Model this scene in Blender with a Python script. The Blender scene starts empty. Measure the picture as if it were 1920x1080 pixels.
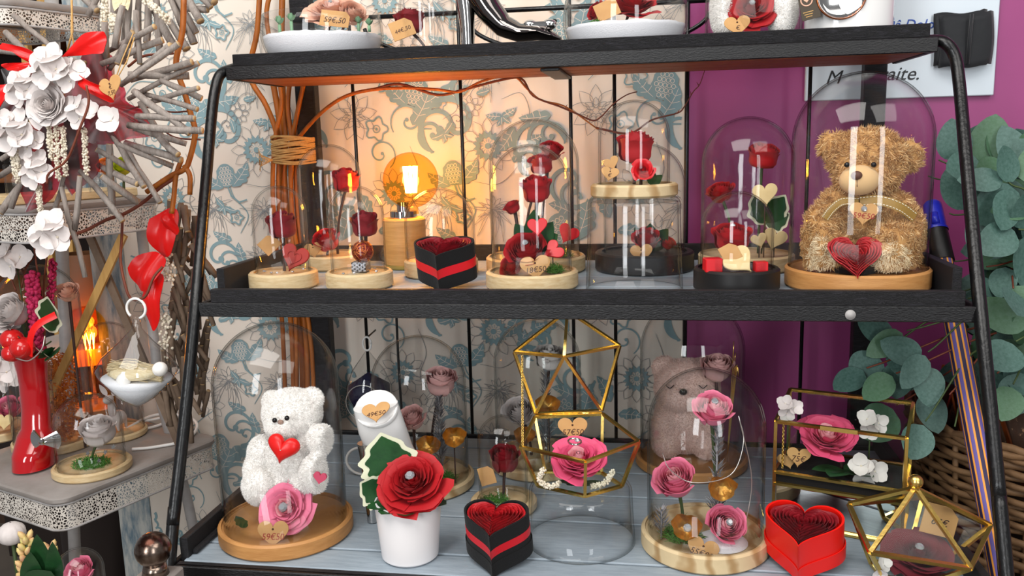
import bpy, bmesh, math, random
import numpy as np
from mathutils import Vector, Matrix, Euler, Quaternion, noise as mnoise
R = random.Random(7)
S = bpy.context.scene
COL = S.collection
pi = math.pi
H = 1.35                      # camera height above the shop floor

# ------------------------------------------------------------------ camera
F, YAW, PITCH, ROLL = 1596.5, .1632, .1718, -.0262
def _rot():
    cy, sy, cp, sp, cr, sr = math.cos(YAW), math.sin(YAW), math.cos(PITCH), math.sin(PITCH), math.cos(ROLL), math.sin(ROLL)
    base = np.array([[1, 0, 0], [0, 0, -1], [0, 1, 0]])
    Rz = np.array([[cy, sy, 0], [-sy, cy, 0], [0, 0, 1]])
    Rx = np.array([[1, 0, 0], [0, cp, -sp], [0, sp, cp]])
    Rr = np.array([[cr, -sr, 0], [sr, cr, 0], [0, 0, 1]])
    return Rr @ Rx @ base @ Rz
RM = _rot()
cam = bpy.data.objects.new('camera', bpy.data.cameras.new('camera'))
COL.objects.link(cam); S.camera = cam
cam.data.sensor_width = 36; cam.data.lens = 36 * F / 1920; cam.data.clip_start = .02
m3 = Matrix([[RM[0][i], -RM[1][i], -RM[2][i]] for i in range(3)])
cam.matrix_world = Matrix.Translation((0, 0, H)) @ m3.to_4x4()

# ------------------------------------------------------------------ world, lights, exposure
S.view_settings.view_transform = 'Standard'; S.view_settings.look = 'None'
S.view_settings.gamma = 1; S.view_settings.use_curve_mapping = False
S.view_settings.exposure = 0.0
wd = bpy.data.worlds.new('world'); S.world = wd; wd.use_nodes = True
wd.node_tree.nodes['Background'].inputs[0].default_value = (.96, .97, 1, 1)
wd.node_tree.nodes['Background'].inputs[1].default_value = .26
def area(name, loc, tgt, sx, sy, power, col):
    l = bpy.data.lights.new(name, 'AREA'); l.shape = 'RECTANGLE'; l.size = sx; l.size_y = sy; l.energy = power; l.color = col
    o = bpy.data.objects.new(name, l); COL.objects.link(o); o.location = loc
    o.rotation_euler = (Vector(tgt) - Vector(loc)).to_track_quat('-Z', 'Y').to_euler(); return o
area('shop_window_light', (-1.15, -1.7, 1.75), (-.1, 1.3, 1.1), .6, 1.8, 46, (.95, .98, 1))
area('shop_door_light', (1.5, -2.2, 1.7), (.1, 1.3, 1.0), .5, 1.9, 34, (.95, .98, 1))
area('ceiling_panel_light', (-.7, .1, 2.85), (-.5, .9, .9), 1.6, 1.2, 42, (1, .97, .93))
area('ceiling_panel_light', (1.2, -.2, 2.85), (.8, .9, .9), 1.4, 1.2, 22, (1, .97, .93))
try:
    S.cycles.transparent_max_bounces = 64; S.cycles.max_bounces = 14; S.cycles.transmission_bounces = 10
    S.cycles.glossy_bounces = 6; S.cycles.diffuse_bounces = 4; S.cycles.sample_clamp_indirect = 6
    S.cycles.caustics_reflective = False; S.cycles.caustics_refractive = False
    S.cycles.use_denoising = True
except Exception: pass

# ------------------------------------------------------------------ pixel -> place helpers (photograph pixels, 1920 x 1080)
def ray(x, y):
    c = RM.T @ np.array([(x - 960) / F, (y - 540) / F, 1.])
    return Vector(c)
def onY(x, y, Y):
    c = ray(x, y); c = c * (Y / c.y); return Vector((c.x, c.y, c.z + H))
def onZ(x, y, Z):
    c = ray(x, y); c = c * ((Z - H) / c.z); return Vector((c.x, c.y, c.z + H))
def depth(P): return float(RM[2] @ np.array([P[0], P[1], P[2] - H]))
def m_px(P): return depth(P) / F          # metres per pixel at P
def topz(P, y):                           # height at which the vertical line through P crosses picture row y
    lo, hi = -2, 4
    for _ in range(50):
        m = (lo + hi) / 2; q = RM @ np.array([P[0], P[1], m - H]); yy = 540 + F * q[1] / q[2]
        if yy > y: lo = m
        else: hi = m
    return lo
def stand(cx, yb, w, Z):                  # round thing standing on height Z: middle column, lowest row, width in pixels
    P = onZ(cx, yb, Z + (.012 if abs(Z - ZM) < 1e-6 else 0)); r = w / 2 * m_px(P)
    d = Vector((P.x, P.y, 0)).normalized(); C = P + d * r; r = w / 2 * m_px(C); return Vector((*(P + d * r).xy, Z)), r

# ------------------------------------------------------------------ mesh helpers
class MB:
    def __init__(s): s.v = []; s.f = []; s.mi = []
    def add(s, V, Fc, m=0, M=None):
        o = len(s.v)
        s.v += [tuple(M @ Vector(p)) for p in V] if M is not None else [tuple(p) for p in V]
        s.f += [tuple(i + o for i in f) for f in Fc]; s.mi += [m] * len(Fc); return s
    def grid(s, P, nu, nv, m=0, M=None, wrap=False):
        Fc = []
        for i in range(nu - (0 if wrap else 1)):
            for j in range(nv - 1):
                a = i * nv + j; b = ((i + 1) % nu) * nv + j; Fc.append((a, b, b + 1, a + 1))
        return s.add(P, Fc, m, M)
    def lathe(s, prof, seg=40, m=0, M=None, closed=False):
        P = []
        for i in range(seg):
            a = 2 * pi * i / seg; c, n = math.cos(a), math.sin(a)
            P += [(r * c, r * n, z) for r, z in prof]
        return s.grid(P, seg, len(prof), m, M, True)
    def tube(s, pts, rad, seg=8, m=0, M=None, cap=True):
        pts = [Vector(p) for p in pts]; n = len(pts)
        if not hasattr(rad, '__len__'): rad = [rad] * n
        T = [(pts[min(i + 1, n - 1)] - pts[max(i - 1, 0)]).normalized() for i in range(n)]
        u = T[0].orthogonal().normalized(); P = []
        for i in range(n):
            u = (u - T[i] * u.dot(T[i])); u = u.normalized() if u.length > 1e-6 else T[i].orthogonal().normalized()
            w = T[i].cross(u)
            P += [pts[i] + (u * math.cos(2 * pi * k / seg) + w * math.sin(2 * pi * k / seg)) * rad[i] for k in range(seg)]
        Fc = [(i * seg + k, i * seg + (k + 1) % seg, (i + 1) * seg + (k + 1) % seg, (i + 1) * seg + k) for i in range(n - 1) for k in range(seg)]
        if cap: Fc += [tuple(reversed(range(seg))), tuple(range((n - 1) * seg, n * seg))]
        return s.add(P, Fc, m, M)
    def box(s, c, d, m=0, M=None, b=0.0):
        x, y, z = (t / 2 for t in d); c = Vector(c); b = min(b, x * .9, y * .9, z * .9)
        if b <= 0:
            V = [c + Vector((i * x, j * y, k * z)) for i in (-1, 1) for j in (-1, 1) for k in (-1, 1)]
            return s.add(V, [(0, 1, 3, 2), (4, 6, 7, 5), (0, 4, 5, 1), (2, 3, 7, 6), (0, 2, 6, 4), (1, 5, 7, 3)], m, M)
        bm = bmesh.new(); bmesh.ops.create_cube(bm, size=1)
        for v in bm.verts: v.co = Vector((v.co.x * d[0], v.co.y * d[1], v.co.z * d[2])) + c
        bmesh.ops.bevel(bm, geom=bm.edges[:], offset=b, segments=1, affect='EDGES')
        s.add([v.co.copy() for v in bm.verts], [[v.index for v in f.verts] for f in bm.faces], m, M) if not bm.verts.index_update() else 0
        bm.free(); return s
    def bar(s, A, B, w, h, m=0, up=(0, 0, 1), M=None):
        A, B = Vector(A), Vector(B); t = (B - A).normalized(); up = Vector(up)
        if abs(t.dot(up)) > .98: up = Vector((1, 0, 0))
        x = t.cross(up).normalized() * w / 2; y = x.cross(t).normalized() * h / 2
        V = [p + a * x + b * y for p in (A, B) for a, b in ((-1, -1), (1, -1), (1, 1), (-1, 1))]
        return s.add(V, [(0, 1, 2, 3), (7, 6, 5, 4), (0, 4, 5, 1), (1, 5, 6, 2), (2, 6, 7, 3), (3, 7, 4, 0)], m, M)
    def sphere(s, c, r, seg=16, ring=10, m=0, M=None):
        r = r if hasattr(r, '__len__') else (r, r, r); c = Vector(c); P = []
        for i in range(seg):
            a = 2 * pi * i / seg
            for j in range(ring + 1):
                b = -pi / 2 + pi * j / ring
                P.append(c + Vector((r[0] * math.cos(a) * math.cos(b), r[1] * math.sin(a) * math.cos(b), r[2] * math.sin(b))))
        return s.grid(P, seg, ring + 1, m, M, True)
    def prism(s, out, t, m=0, M=None, c=0.0):           # outline (x, y) pushed through z by t, with a small chamfer c
        n = len(out)
        if c:
            ins = inset(out, c)
            L = [[(x, y, 0) for x, y in ins], [(x, y, c) for x, y in out], [(x, y, t - c) for x, y in out], [(x, y, t) for x, y in ins]]
        else: L = [[(x, y, 0) for x, y in out], [(x, y, t) for x, y in out]]
        V = [p for l in L for p in l]; Fc = [tuple(reversed(range(n))), tuple(range((len(L) - 1) * n, len(L) * n))]
        for k in range(len(L) - 1):
            Fc += [(k * n + i, k * n + (i + 1) % n, (k + 1) * n + (i + 1) % n, (k + 1) * n + i) for i in range(n)]
        return s.add(V, Fc, m, M)
    def mesh(s, name, smooth=True):
        me = bpy.data.meshes.new(name); me.from_pydata(s.v, [], s.f)
        me.polygons.foreach_set('material_index', s.mi)
        if smooth: me.polygons.foreach_set('use_smooth', [True] * len(me.polygons))
        me.update(); return me
    def build(s, name, mats, parent=None, smooth=True, loc=None, auto=None):
        me = s.mesh(name, smooth)
        for m in (mats if isinstance(mats, (list, tuple)) else [mats]): me.materials.append(m)
        if auto and smooth:
            try: me.set_sharp_from_angle(angle=math.radians(auto))
            except Exception: pass
        o = bpy.data.objects.new(name, me); COL.objects.link(o)
        if parent: o.parent = parent
        if loc: o.location = loc
        return o
def inset(out, c):
    n = len(out); r = []
    for i in range(n):
        a, b, d = Vector(out[i - 1]), Vector(out[i]), Vector(out[(i + 1) % n])
        e1, e2 = (b - a).normalized(), (d - b).normalized()
        nrm = Vector((-(e1.y + e2.y), e1.x + e2.x)); nrm = nrm.normalized() if nrm.length > 1e-6 else Vector((0, 0))
        r.append(tuple(b + nrm * c))
    return r
def smooth(pts, n=6):
    P = [Vector(p) for p in pts]; P = [P[0] * 2 - P[1]] + P + [P[-1] * 2 - P[-2]]; o = []
    for i in range(1, len(P) - 2):
        for k in range(n):
            t = k / n; a, b, c, d = P[i - 1:i + 3]
            o.append(.5 * (2 * b + (c - a) * t + (2 * a - 5 * b + 4 * c - d) * t * t + (3 * b - a - 3 * c + d) * t ** 3))
    o.append(P[-2]); return o
def fit(r, n):                                            # radii resampled to n values
    return [float(x) for x in np.interp(np.linspace(0, 1, n), np.linspace(0, 1, len(r)), r)]
def thing(name, label, cat, loc=(0, 0, 0), rotz=0, group=None, kind=None):
    o = bpy.data.objects.new(name, None); COL.objects.link(o); o.empty_display_size = .02
    o.location = loc; o.rotation_euler = (0, 0, rotz); return tag(o, label, cat, group, kind)
def tag(o, label, cat=None, group=None, kind=None):
    if label: o['label'] = label
    if cat: o['category'] = cat
    if group: o['group'] = group
    if kind: o['kind'] = kind
    return o
def frame(o, d, up=(0, 0, 1)):                            # matrix: origin o, local z along d
    d = Vector(d).normalized(); x = Vector(up).cross(d)
    x = x.normalized() if x.length > 1e-5 else Vector((1, 0, 0)); y = d.cross(x)
    return Matrix.Translation(o) @ Matrix((x, y, d)).transposed().to_4x4()
def heart(w, n=40, sharp=1.0):                            # outline, width w, point at -y
    P = []
    for i in range(n):
        t = 2 * pi * i / n
        P.append((16 * math.sin(t) ** 3 / 32 * w, (13 * math.cos(t) - 5 * math.cos(2 * t) - 2 * math.cos(3 * t) - math.cos(4 * t) + 2.5) / 32 * w * sharp))
    return P[::-1]
def facecam(P):                                           # unit vector from P to the camera side, kept for cards that were turned to the shopper
    return (Vector((0, 0, H)) - Vector(P)).normalized()

# ------------------------------------------------------------------ materials
def lin(c): return tuple((x / 12.92 if x <= .04045 else ((x + .055) / 1.055) ** 2.4) for x in [t / 255 for t in c])
def pm(name, col, rough=.5, metal=0, var=None, bump=None, coat=0, sheen=0, sub=0, spec=.5, stretch=None, emit=None, trans=0, ior=1.45, wave=None):
    m = bpy.data.materials.new(name); m.use_nodes = True; nt = m.node_tree; N = nt.nodes; L = nt.links; b = N['Principled BSDF']
    c = lin(col) + (1,)
    b.inputs['Base Color'].default_value = c; b.inputs['Roughness'].default_value = rough; b.inputs['Metallic'].default_value = metal
    b.inputs['Coat Weight'].default_value = coat; b.inputs['Coat Roughness'].default_value = .08; b.inputs['Sheen Weight'].default_value = sheen
    b.inputs['Specular IOR Level'].default_value = spec; b.inputs['Transmission Weight'].default_value = trans; b.inputs['IOR'].default_value = ior
    if emit: b.inputs['Emission Color'].default_value = lin(emit[0]) + (1,); b.inputs['Emission Strength'].default_value = emit[1]
    if var or bump or wave:
        tc = N.new('ShaderNodeTexCoord'); mp = N.new('ShaderNodeMapping'); L.new(tc.outputs['Object'], mp.inputs[0])
        if stretch: mp.inputs['Scale'].default_value = stretch
    if var:
        n = N.new('ShaderNodeTexNoise'); L.new(mp.outputs[0], n.inputs[0]); n.inputs['Scale'].default_value = var[0]; n.inputs['Detail'].default_value = 6
        n.inputs['Roughness'].default_value = .6
        r = N.new('ShaderNodeValToRGB'); L.new(n.outputs[0], r.inputs[0])
        r.color_ramp.elements[0].position = .3 if len(var) < 4 else var[3]; r.color_ramp.elements[1].position = .7 if len(var) < 5 else var[4]
        r.color_ramp.elements[0].color = c; r.color_ramp.elements[1].color = lin(var[1]) + (1,)
        L.new(r.outputs[0], b.inputs['Base Color'])
    if wave:                                              # wood rings: (scale, colour, distortion)
        w = N.new('ShaderNodeTexWave'); L.new(mp.outputs[0], w.inputs[0]); w.inputs['Scale'].default_value = wave[0]; w.inputs['Distortion'].default_value = wave[2]
        w.inputs['Detail'].default_value = 3; w.inputs['Detail Scale'].default_value = 1.5
        r = N.new('ShaderNodeValToRGB'); L.new(w.outputs[0], r.inputs[0]); r.color_ramp.elements[0].color = lin(wave[1]) + (1,); r.color_ramp.elements[1].color = c
        r.color_ramp.elements[1].position = .55; L.new(r.outputs[0], b.inputs['Base Color'])
    if bump:
        n = N.new('ShaderNodeTexNoise'); L.new(mp.outputs[0], n.inputs[0]); n.inputs['Scale'].default_value = bump[0]; n.inputs['Detail'].default_value = 5
        bp = N.new('ShaderNodeBump'); bp.inputs['Strength'].default_value = bump[1]; bp.inputs['Distance'].default_value = .002
        L.new(n.outputs[0], bp.inputs['Height']); L.new(bp.outputs[0], b.inputs['Normal'])
    return m
def glassm(name, tint=(254, 254, 254), edge=(138, 144, 140), rough=.015, refl=.6):   # thin blown glass: clear, Fresnel reflection, longer path at the rim
    m = bpy.data.materials.new(name); m.use_nodes = True; nt = m.node_tree; N = nt.nodes; L = nt.links; N.remove(N['Principled BSDF'])
    lw = N.new('ShaderNodeLayerWeight'); lw.inputs[0].default_value = .5
    def mth(op, a, bv):
        n = N.new('ShaderNodeMath'); n.operation = op; L.new(a, n.inputs[0]); n.inputs[1].default_value = bv; return n.outputs[0]
    f5 = mth('POWER', lw.outputs['Facing'], 5); fr = mth('ADD', mth('MULTIPLY', f5, .7 * refl), .04 * refl)
    mx = N.new('ShaderNodeMix'); mx.data_type = 'RGBA'; L.new(mth('POWER', lw.outputs['Facing'], 7), mx.inputs[0])
    mx.inputs[6].default_value = lin(tint) + (1,); mx.inputs[7].default_value = lin(edge) + (1,)
    t = N.new('ShaderNodeBsdfTransparent'); L.new(mx.outputs[2], t.inputs[0])
    g = N.new('ShaderNodeBsdfGlossy'); g.inputs['Roughness'].default_value = rough
    ms = N.new('ShaderNodeMixShader'); L.new(fr, ms.inputs[0]); L.new(t.outputs[0], ms.inputs[1]); L.new(g.outputs[0], ms.inputs[2])
    L.new(ms.outputs[0], N['Material Output'].inputs[0]); return m
M = {}
M['glass'] = glassm('clear_glass'); M['glass_strong'] = glassm('heavy_glass', (248, 249, 249), (96, 100, 98), .02, 1.5); M['amber_glass'] = glassm('amber_glass', (255, 226, 158), (236, 160, 70)); M['navy_glass'] = glassm('navy_glass', (40, 42, 90), (20, 20, 50))
M['pane'] = glassm('flat_pane', (251, 253, 252), (215, 228, 220), .01, .25)
M['black_paint'] = pm('worn_black_paint', (15, 14, 16), .4, var=(55, (70, 68, 74), 0, .68, .85), bump=(240, .5), stretch=(1, 3, 3))
M['black_wood'] = pm('black_stained_board', (16, 15, 18), .46, var=(30, (56, 54, 62), 0, .5, .85), bump=(120, .8), stretch=(2, 22, 22))
M['black_iron'] = pm('black_iron', (12, 12, 13), .3, var=(90, (44, 42, 44), 0, .62, .85), bump=(160, .35))
M['plank'] = pm('grey_blue_plank', (158, 170, 180), .55, var=(14, (138, 150, 160)), bump=(60, .25), stretch=(2, 14, 14))
M['brown_plank'] = pm('brown_board', (128, 70, 40), .55, var=(18, (160, 98, 58)), bump=(60, .4), stretch=(2, 25, 25))
M['pale_wood'] = pm('pale_wood', (212, 190, 150), .55, var=(26, (190, 160, 115)), bump=(70, .2), stretch=(2, 2, 9))
M['log_wood'] = pm('pale_log', (205, 182, 142), .6, wave=(9, (165, 132, 88), 7), bump=(80, .3))
M['oak'] = pm('oiled_oak', (196, 142, 84), .5, var=(22, (172, 118, 64)), bump=(70, .2), stretch=(1, 1, 6))
M['black_base'] = pm('black_lacquer_wood', (20, 18, 18), .45)
M['lamp_wood'] = pm('turned_lamp_wood', (196, 148, 88), .5, var=(16, (166, 118, 62)), stretch=(1, 1, 10))
M['gold'] = pm('brass', (238, 200, 112), .27, 1, bump=(200, .1)); M['gold_leaf'] = pm('gold_leaf', (196, 150, 70), .34, .9, var=(60, (150, 105, 50)), bump=(120, .8))
M['silver'] = pm('chrome', (200, 198, 196), .08, 1); M['gem'] = pm('crystal', (240, 244, 250), .02, 0, trans=.7, ior=1.8, coat=1)
M['dark_chrome'] = pm('dark_chrome_glaze', (112, 106, 104), .06, 1)
M['red_petal'] = pm('red_petal', (186, 14, 24), .5, var=(70, (160, 8, 20)), bump=(150, .25), sheen=.04)
M['red_petal_in'] = pm('red_petal_heart', (168, 8, 18), .5, bump=(150, .25), sheen=.04)
M['dark_petal'] = pm('deep_red_petal', (142, 10, 26), .5, var=(60, (120, 6, 20)), bump=(150, .25), sheen=.04)
M['wine_petal'] = pm('wine_petal', (116, 22, 38), .55, var=(60, (98, 14, 30)), bump=(150, .25), sheen=.04)
M['pink_petal'] = pm('pink_petal', (232, 130, 158), .5, var=(50, (226, 112, 146)), bump=(150, .2), sheen=.04)
M['pink_petal_in'] = pm('pink_petal_pale_centre', (244, 176, 184), .5, bump=(150, .2), sheen=.04)
M['hot_petal'] = pm('strong_pink_petal', (228, 88, 128), .5, var=(50, (220, 70, 112)), bump=(150, .2), sheen=.04)
M['blush_petal'] = pm('blush_petal', (226, 180, 174), .55, var=(50, (216, 164, 160)), bump=(150, .2), sheen=.04)
M['peach_petal'] = pm('peach_petal', (228, 180, 154), .55, var=(50, (220, 165, 140)), bump=(150, .2), sheen=.15)
M['cream_petal'] = pm('cream_pink_petal', (245, 210, 196), .5, bump=(150, .2), sheen=.15)
M['white_petal'] = pm('white_petal', (220, 211, 207), .5, var=(50, (208, 198, 194)), bump=(150, .2), sheen=.1)
M['stem'] = pm('green_stem', (62, 78, 40), .6); M['dark_stem'] = pm('dark_stem', (58, 36, 30), .6)
M['leaf'] = pm('green_leaf', (38, 84, 42), .45, var=(30, (26, 62, 34)), bump=(80, .3)); M['leaf_edge'] = pm('cream_leaf_edge', (226, 226, 196), .5)
M['moss'] = pm('green_moss', (72, 128, 40), .8, var=(90, (44, 96, 28))); M['orange_moss'] = pm('orange_moss', (214, 124, 24), .8, var=(90, (170, 84, 12)))
M['euc'] = pm('eucalyptus_leaf', (84, 114, 106), .5, var=(14, (58, 90, 80)), bump=(70, .15)); M['euc2'] = pm('eucalyptus_leaf_green', (62, 98, 66), .5, var=(14, (80, 112, 88)), bump=(70, .15))
M['kraft'] = pm('kraft_card', (200, 154, 98), .7, var=(40, (188, 140, 86))); M['kraft_pale'] = pm('pale_wood_veneer', (224, 200, 148), .6, var=(30, (212, 184, 130)), stretch=(1, 8, 1))
M['ink'] = pm('dark_ink', (70, 34, 20), .6); M['red_ink'] = pm('red_ink', (150, 30, 30), .6); M['blue_ink'] = pm('blue_marker', (36, 78, 170), .5); M['black_ink'] = pm('black_marker', (22, 22, 26), .5)
M['velvet'] = pm('black_velvet', (9, 8, 9), .95, sheen=.04, bump=(400, .3)); M['ribbon'] = pm('red_ribbon', (214, 18, 34), .35, bump=(300, .15)); M['satin'] = pm('red_satin', (226, 22, 20), .32, bump=(40, .1))
M['red_card'] = pm('red_card_box', (232, 26, 18), .38); M['white_lining'] = pm('white_lining', (226, 222, 216), .7)
M['red_heart'] = pm('red_lacquer_heart', (206, 16, 28), .35); M['rust_heart'] = pm('rust_red_wood_heart', (158, 40, 28), .6, var=(30, (138, 30, 20)))
M['ceramic'] = pm('white_ceramic', (234, 232, 230), .16, coat=.5); M['pot_white'] = pm('white_pot_glaze', (226, 222, 222), .3)
M['sand'] = pm('white_sand', (238, 238, 240), .9, var=(300, (214, 214, 218)), bump=(500, .9)); M['salt'] = pm('white_gravel', (232, 232, 236), .8, bump=(600, .4))
M['fur_gold'] = pm('golden_fur', (208, 162, 104), .8, sheen=.1); M['fur_gold2'] = pm('pale_golden_fur', (232, 198, 146), .8, sheen=.1); M['fur_gold3'] = pm('tan_fur', (178, 130, 78), .8, sheen=.1)
M['fur_sole'] = pm('pale_sole_fur', (250, 230, 192), .8, sheen=.1); M['skin_gold'] = pm('golden_plush', (190, 144, 88), .9); M['muzzle'] = pm('tan_muzzle', (216, 178, 128), .9, sheen=.15)
M['fur_white'] = pm('white_fur', (250, 247, 243), .8, sheen=.1); M['fur_pink'] = pm('pinkish_fur', (226, 196, 184), .8, sheen=.1); M['nose'] = pm('brown_nose', (92, 56, 42), .5); M['pinknose'] = pm('beige_nose', (150, 120, 104), .6); M['eye'] = pm('black_bead', (10, 8, 8), .1)
M['gold_ribbon'] = pm('gold_ribbon', (150, 116, 50), .4, bump=(300, .2)); M['stitch'] = pm('white_stitch', (236, 226, 204), .7)
M['twig'] = pm('driftwood', (158, 148, 140), .8, var=(20, (122, 110, 102)), bump=(70, .8), stretch=(6, 6, 1)); M['twig_brown'] = pm('brown_twig', (128, 108, 90), .8, var=(20, (92, 74, 60)), bump=(70, .8)); M['cut_wood'] = pm('cut_end', (188, 156, 112), .8)
M['willow'] = pm('orange_willow', (184, 106, 32), .5, var=(14, (140, 72, 20)), bump=(50, .3), stretch=(6, 6, 1)); M['red_twig'] = pm('red_brown_twig', (120, 58, 36), .6, var=(20, (90, 40, 26))); M['raffia'] = pm('raffia', (214, 172, 110), .8, var=(60, (186, 140, 80)), bump=(200, .5), stretch=(1, 8, 8))
M['grey_metal'] = pm('distressed_grey_metal', (150, 143, 138), .55, var=(16, (130, 122, 116)), bump=(90, .25)); M['pale_metal'] = pm('pale_grey_paint', (176, 172, 170), .5, var=(24, (150, 146, 144)), bump=(90, .2))
M['wicker'] = pm('wicker', (140, 106, 72), .65, var=(18, (96, 70, 46)), bump=(90, .5)); M['dark'] = pm('dark_interior', (40, 30, 26), .9); M['brown_shelf'] = pm('brown_shelf_wood', (140, 84, 40), .6, var=(14, (110, 62, 26)), stretch=(2, 14, 14)); M['yellow_wood'] = pm('yellow_pine', (206, 164, 96), .6, var=(14, (186, 140, 76)), stretch=(8, 8, 1))
M['copper'] = pm('copper_wire', (196, 110, 62), .28, 1); M['pot_dark'] = pm('speckled_brown_pot', (62, 44, 34), .45, var=(160, (168, 130, 96), 0, .62, .72), bump=(120, .3))
M['tulle'] = glassm('red_tulle', (206, 60, 84), (150, 10, 40), .6, 3.0)
M['cable'] = pm('white_cable', (230, 228, 224), .4); M['magenta'] = pm('magenta_bloom', (150, 20, 62), .8, var=(90, (190, 40, 90))); M['cream_bloom'] = pm('cream_amaranth', (232, 222, 204), .8, var=(90, (206, 192, 168)))
M['red_glass'] = pm('red_glazed_glass', (176, 8, 18), .08, coat=1); M['berry'] = pm('red_berry', (196, 24, 24), .22, coat=.5); M['lavender'] = pm('grey_lavender', (150, 148, 150), .8, var=(60, (120, 118, 122)))
M['houndstooth'] = pm('silver_crystal_block', (150, 150, 156), .2, .8); M['succulent'] = pm('succulent', (132, 168, 136), .5, var=(30, (104, 146, 108)))
M['blue_cap'] = pm('blue_plastic', (36, 44, 176), .3); M['purple_band'] = pm('purple_band', (98, 84, 150), .6); M['orange_band'] = pm('orange_band', (232, 152, 58), .6); M['navy_band'] = pm('navy_band', (42, 34, 70), .6)
M['black_cloth'] = pm('black_cloth', (22, 24, 28), .7, bump=(60, .5), sheen=.2); M['board'] = pm('white_board', (206, 216, 224), .3); M['mirror'] = pm('mirror', (225, 228, 228), .02, 1); M['terracotta'] = pm('brown_pot', (110, 70, 40), .6); M['pearl'] = pm('pearl', (236, 232, 226), .2, coat=.6)
M['white_wire'] = pm('silver_wire', (214, 210, 204), .3, .8); M['feather'] = pm('cream_feather', (226, 214, 184), .8, var=(60, (204, 182, 138)), stretch=(1, 8, 8)); M['navy_stone'] = pm('navy_velvet', (20, 20, 58), .6)
M['wallpaper'] = pm('cream_wallpaper', (232, 222, 210), .75, var=(3, (224, 212, 198))); M['print_teal'] = pm('teal_print', (132, 160, 166), .75); M['print_line'] = pm('grey_line_print', (136, 140, 142), .75)
M['purple_paint'] = pm('purple_paint', (158, 66, 122), .45, var=(3, (150, 60, 116)), bump=(60, .06)); M['floor'] = pm('floor_tiles', (120, 110, 100), .5, var=(4, (100, 92, 84)))
M['grey_wall'] = pm('brown_recess_wall', (70, 50, 38), .9); M['jamb'] = pm('distressed_jamb', (186, 186, 180), .7, var=(12, (104, 124, 136), 0, .42, .62), bump=(60, .3), stretch=(4, 4, 1))
def lacem(name):                                          # pierced metal: Voronoi-cut holes through a pale grey sheet
    m = pm(name, (208, 200, 190), .5, 0, bump=(300, .2)); nt = m.node_tree; N = nt.nodes; L = nt.links
    tc = N.new('ShaderNodeTexCoord'); v = N.new('ShaderNodeTexVoronoi'); v.feature = 'DISTANCE_TO_EDGE'; v.inputs['Scale'].default_value = 210; L.new(tc.outputs['Object'], v.inputs[0])
    n = N.new('ShaderNodeTexNoise'); n.inputs['Scale'].default_value = 55; L.new(tc.outputs['Object'], n.inputs[0])
    a = N.new('ShaderNodeMath'); a.operation = 'MULTIPLY'; L.new(n.outputs[0], a.inputs[0]); a.inputs[1].default_value = .30
    g = N.new('ShaderNodeMath'); g.operation = 'LESS_THAN'; L.new(v.outputs['Distance'], g.inputs[0]); L.new(a.outputs[0], g.inputs[1])
    L.new(g.outputs[0], N['Principled BSDF'].inputs['Alpha']); return m
M['lace'] = lacem('pierced_lace_metal')

# ================================================================== THE SETTING
YW = 1.69                                                  # wall plane
ZT, ZM, ZB = 1.4905, 1.127, .7745                          # standing surfaces of the three tiers
def slab(name, lo, hi, mat):
    b = MB(); c = [(a + d) / 2 for a, d in zip(lo, hi)]; b.box(c, [d - a for a, d in zip(lo, hi)]); return tag(b.build(name, mat, smooth=False), None, kind='structure')
XP = onY(1291, 300, YW).x                                  # seam between wallpaper and purple paint
XL = onY(212, 500, YW).x
wall_wp = slab('wall_left', (XL, YW, 0), (XP, YW + .1, 3.0), M['wallpaper'])
wall_pu = slab('wall_right', (XP, YW, 0), (2.2, YW + .1, 3.0), M['purple_paint'])
slab('floor', (-3, -3, -.06), (2.6, 3.0, 0), M['floor'])
slab('wall_back', (-2.6, 2.62, 0), (XL, 2.7, 3.0), M['grey_wall'])
slab('trim_1', (XL - .05, YW - .004, 0), (XL + .03, YW + .12, 3.0), M['jamb'])
slab('trim_2', (XP - .009, YW - .004, 0), (XP - .001, YW, 3.0), M['wallpaper'])

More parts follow.
